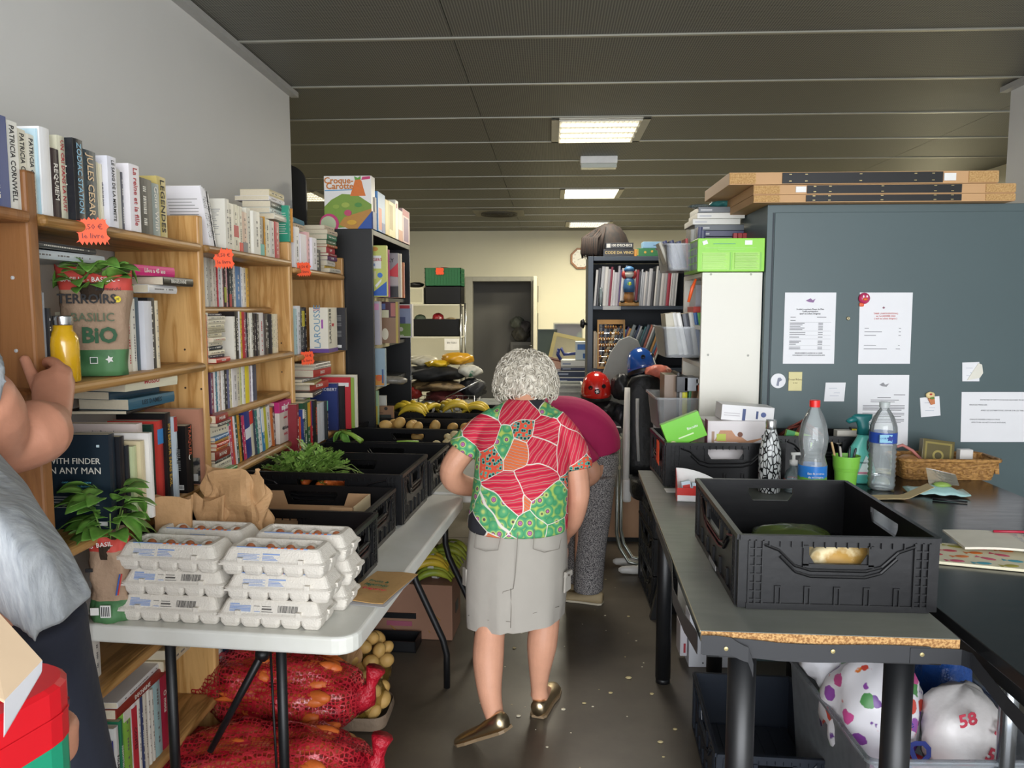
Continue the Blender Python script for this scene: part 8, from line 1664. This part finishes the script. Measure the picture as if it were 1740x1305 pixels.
# other hand under the red crate
h0 = at(60, 1290, y=.72); g.tube([tuple(h0 - O3 + V((-.10, .12, -.06))), tuple(h0 - O3 + V((-.03, .06, -.01)))], [.035, .030], 10)
for k in range(4): q = at(101, 1248 + 14 * k, y=.735); limb(g, [(*(h0 - O3 + V((-.02, .05, .02 - .014 * k))), .012), (*(V(q) - O3 + V((-.012, .03, 0))), .010), (*(V(q) - O3 + V((.002, .012, 0))), .0095), (*(V(q) - O3 + V((.0, -.012, 0))), .008)], 8, 3)
limb(g, [(*(h0 - O3 + V((-.03, .05, .01))), .014), (*(h0 - O3 + V((-.03, .03, .05))), .012), (*(h0 - O3 + V((-.02, .02, .08))), .009)], 8, 3)
limb(g, [L3(-.90, .95, 1.42, .058), L3(-.86, .85, 1.27, .050), (*(h0 - O3 + V((-.18, .14, -.04))), .045), (*(h0 - O3 + V((-.06, .09, -.02))), .032)], 14)
for dy, x in ((0.03, -.80), (-.10, -.86)): limb(g, [L3(x, 1.05 + dy, .92, .085), L3(x, 1.06 + dy, .5, .06), L3(x - .02, 1.05 + dy, .10, .04)], 14)
SKM = mat('#c98d72', .5, var=.12, scale=22, bump=.1)
g.build('body', SKM, P3, remesh=.0055)
TG = two_tone('heather_grey', '#8a8f94', '#a9adb0', 30, .3, .7, rough=.9, bump=.3, msc=(6, 1, 1)); g = G()
hems = [(160, 1012, 1.0), (112, 1055, .93), (60, 1095, .90), (20, 1062, .90), (-40, 1010, .92), (-120, 960, .98), (-100, 940, 1.08), (-20, 950, 1.12), (60, 975, 1.12), (130, 995, 1.09)]
mid1 = [(118, 930, 1.0), (85, 945, .92), (35, 950, .88), (-20, 940, .87), (-80, 920, .89), (-140, 880, .98), (-110, 870, 1.09), (-30, 880, 1.14), (40, 890, 1.14), (95, 910, 1.09)]
mid2 = [(60, 850, 1.0), (30, 860, .92), (-15, 860, .87), (-60, 850, .86), (-110, 830, .88), (-150, 800, .98), (-120, 790, 1.09), (-50, 790, 1.14), (0, 800, 1.14), (45, 820, 1.09)]
rg = [[V(L3(*at(a, b, y=c))) for a, b, c in r_] for r_ in (hems, mid1, mid2)]
rg += [[V(L3(-.95 + .12 * cos(a) * 1, 1.01 + .12 * -sin(a), 1.37)) for a in [2 * pi * k / 10 for k in range(10)]], [V(L3(-.98 + .12 * cos(a), 1.02 - .10 * sin(a), 1.46)) for a in [2 * pi * k / 10 for k in range(10)]], [V(L3(-.98 + .07 * cos(a), 1.03 - .06 * sin(a), 1.54)) for a in [2 * pi * k / 10 for k in range(10)]]]
up = []
for r_ in rg: up.append([r_[i // 3].lerp(r_[(i // 3 + 1) % 10], (i % 3) / 3) for i in range(30)])
g.loft(up); limb(g, [L3(-.95, 1.03, 1.45, .080), L3(-.91, 1.09, 1.425, .074), L3(-.878, 1.145, 1.405, .066)], 18); limb(g, [L3(-.93, .98, 1.44, .08), L3(-.87, .90, 1.34, .07)], 16)
g.build('t_shirt', TG, P3, remesh=.007)
NV = mat('#1e2230', .85, var=.15, scale=10, bump=.6, bscale=12); g = G()
tr_ = [((14, 1040), 1.03, .100), ((18, 1120), 1.04, .105), ((26, 1200), 1.05, .112), ((44, 1300), 1.06, .115)]
limb(g, [(*L3(*at(a, b, y=c)), r_) for (a, b), c, r_ in tr_] + [L3(-.73, 1.06, .62, .095), L3(-.73, 1.06, .35, .085), L3(-.73, 1.05, .08, .08)], 20)
limb(g, [L3(-.88, .97, 1.02, .11), L3(-.90, .96, .7, .10), L3(-.88, .95, .08, .08)], 18)
g.build('trousers', NV, P3, remesh=.010)
for x, y_ in ((-.73, 1.08), (-.88, .98)): shoe((x, y_, .002), 0, 0, BLK2, P3, O3, BLK2, 1.15)
# red and green crate held at the bottom left
RC = mat('#c81420', .4, var=.04); GC = mat('#1f8f6c', .4, var=.04)
# ring corner: outer corner near px (104,1160); crate axis running down-left
t = thing('red_crate', 'red and green plastic crate held at the bottom left corner', 'crate', (-.682, .60, .998), R(-14), None)
def rcr(o, z, r=.045): return [V((a, b, z)) for a, b in rrect(-.205 + o, .205 - o, -.15 + o, .15 - o, r - o * .5, 5)]
G().loft([rcr(0, .128), rcr(0, .180), rcr(.004, .184), rcr(.020, .184), rcr(.022, .180), rcr(.022, .12)], cap=False).build('red_rim', RC, t, smooth=False)
G().loft([rcr(-.001, .1535), rcr(-.001, .1555)], cap=False).build('rim_line', RC, t); G().loft([rcr(.001, .0), rcr(.001, .128), rcr(.022, .128), rcr(.022, .01)], cap=True).build('green_body', GC, t)

lump('dark cloth inside the red crate', 'cloth_bundle', 'cloth', mat('#1c2026', .8, var=.3), (-.64, .62, 1.055), (.13, .09, .055), 121, .12)
a, b, c, d = at(-30, 1010, y=.62), at(72, 1122, y=.60), at(8, 1190, y=.56), at(-70, 1150, y=.56); cc = (a + b + c + d) / 4
t = thing('cardboard_sheet', 'torn cardboard box flap sticking out of the red crate', 'cardboard', cc)
g = G(); n_ = (b - a).cross(d - a).normalized() * .004
g.add([p - cc for p in (a, b, c, d)] + [p - cc + n_ for p in (a, b, c, d)], [(0, 1, 2, 3), (7, 6, 5, 4), (0, 4, 5, 1), (1, 5, 6, 2), (2, 6, 7, 3), (3, 7, 4, 0)]); g.build('flap', mat('#b39c80', .8, var=.06), t, fix=True)
e_ = (c - b) * .0; g = G(); q0, q1 = b - cc, c - cc; dn = V((-.01, .01, -.035)); g.add([q0, q1, q1 + dn, q0 + dn * .3, q0 + n_, q1 + n_, q1 + dn + n_, q0 + dn * .3 + n_], [(0, 1, 2, 3), (7, 6, 5, 4), (0, 4, 5, 1), (1, 5, 6, 2), (2, 6, 7, 3), (3, 7, 4, 0)]); g.build('white_edge', mat('#d8d8dc', .6), t, fix=True)
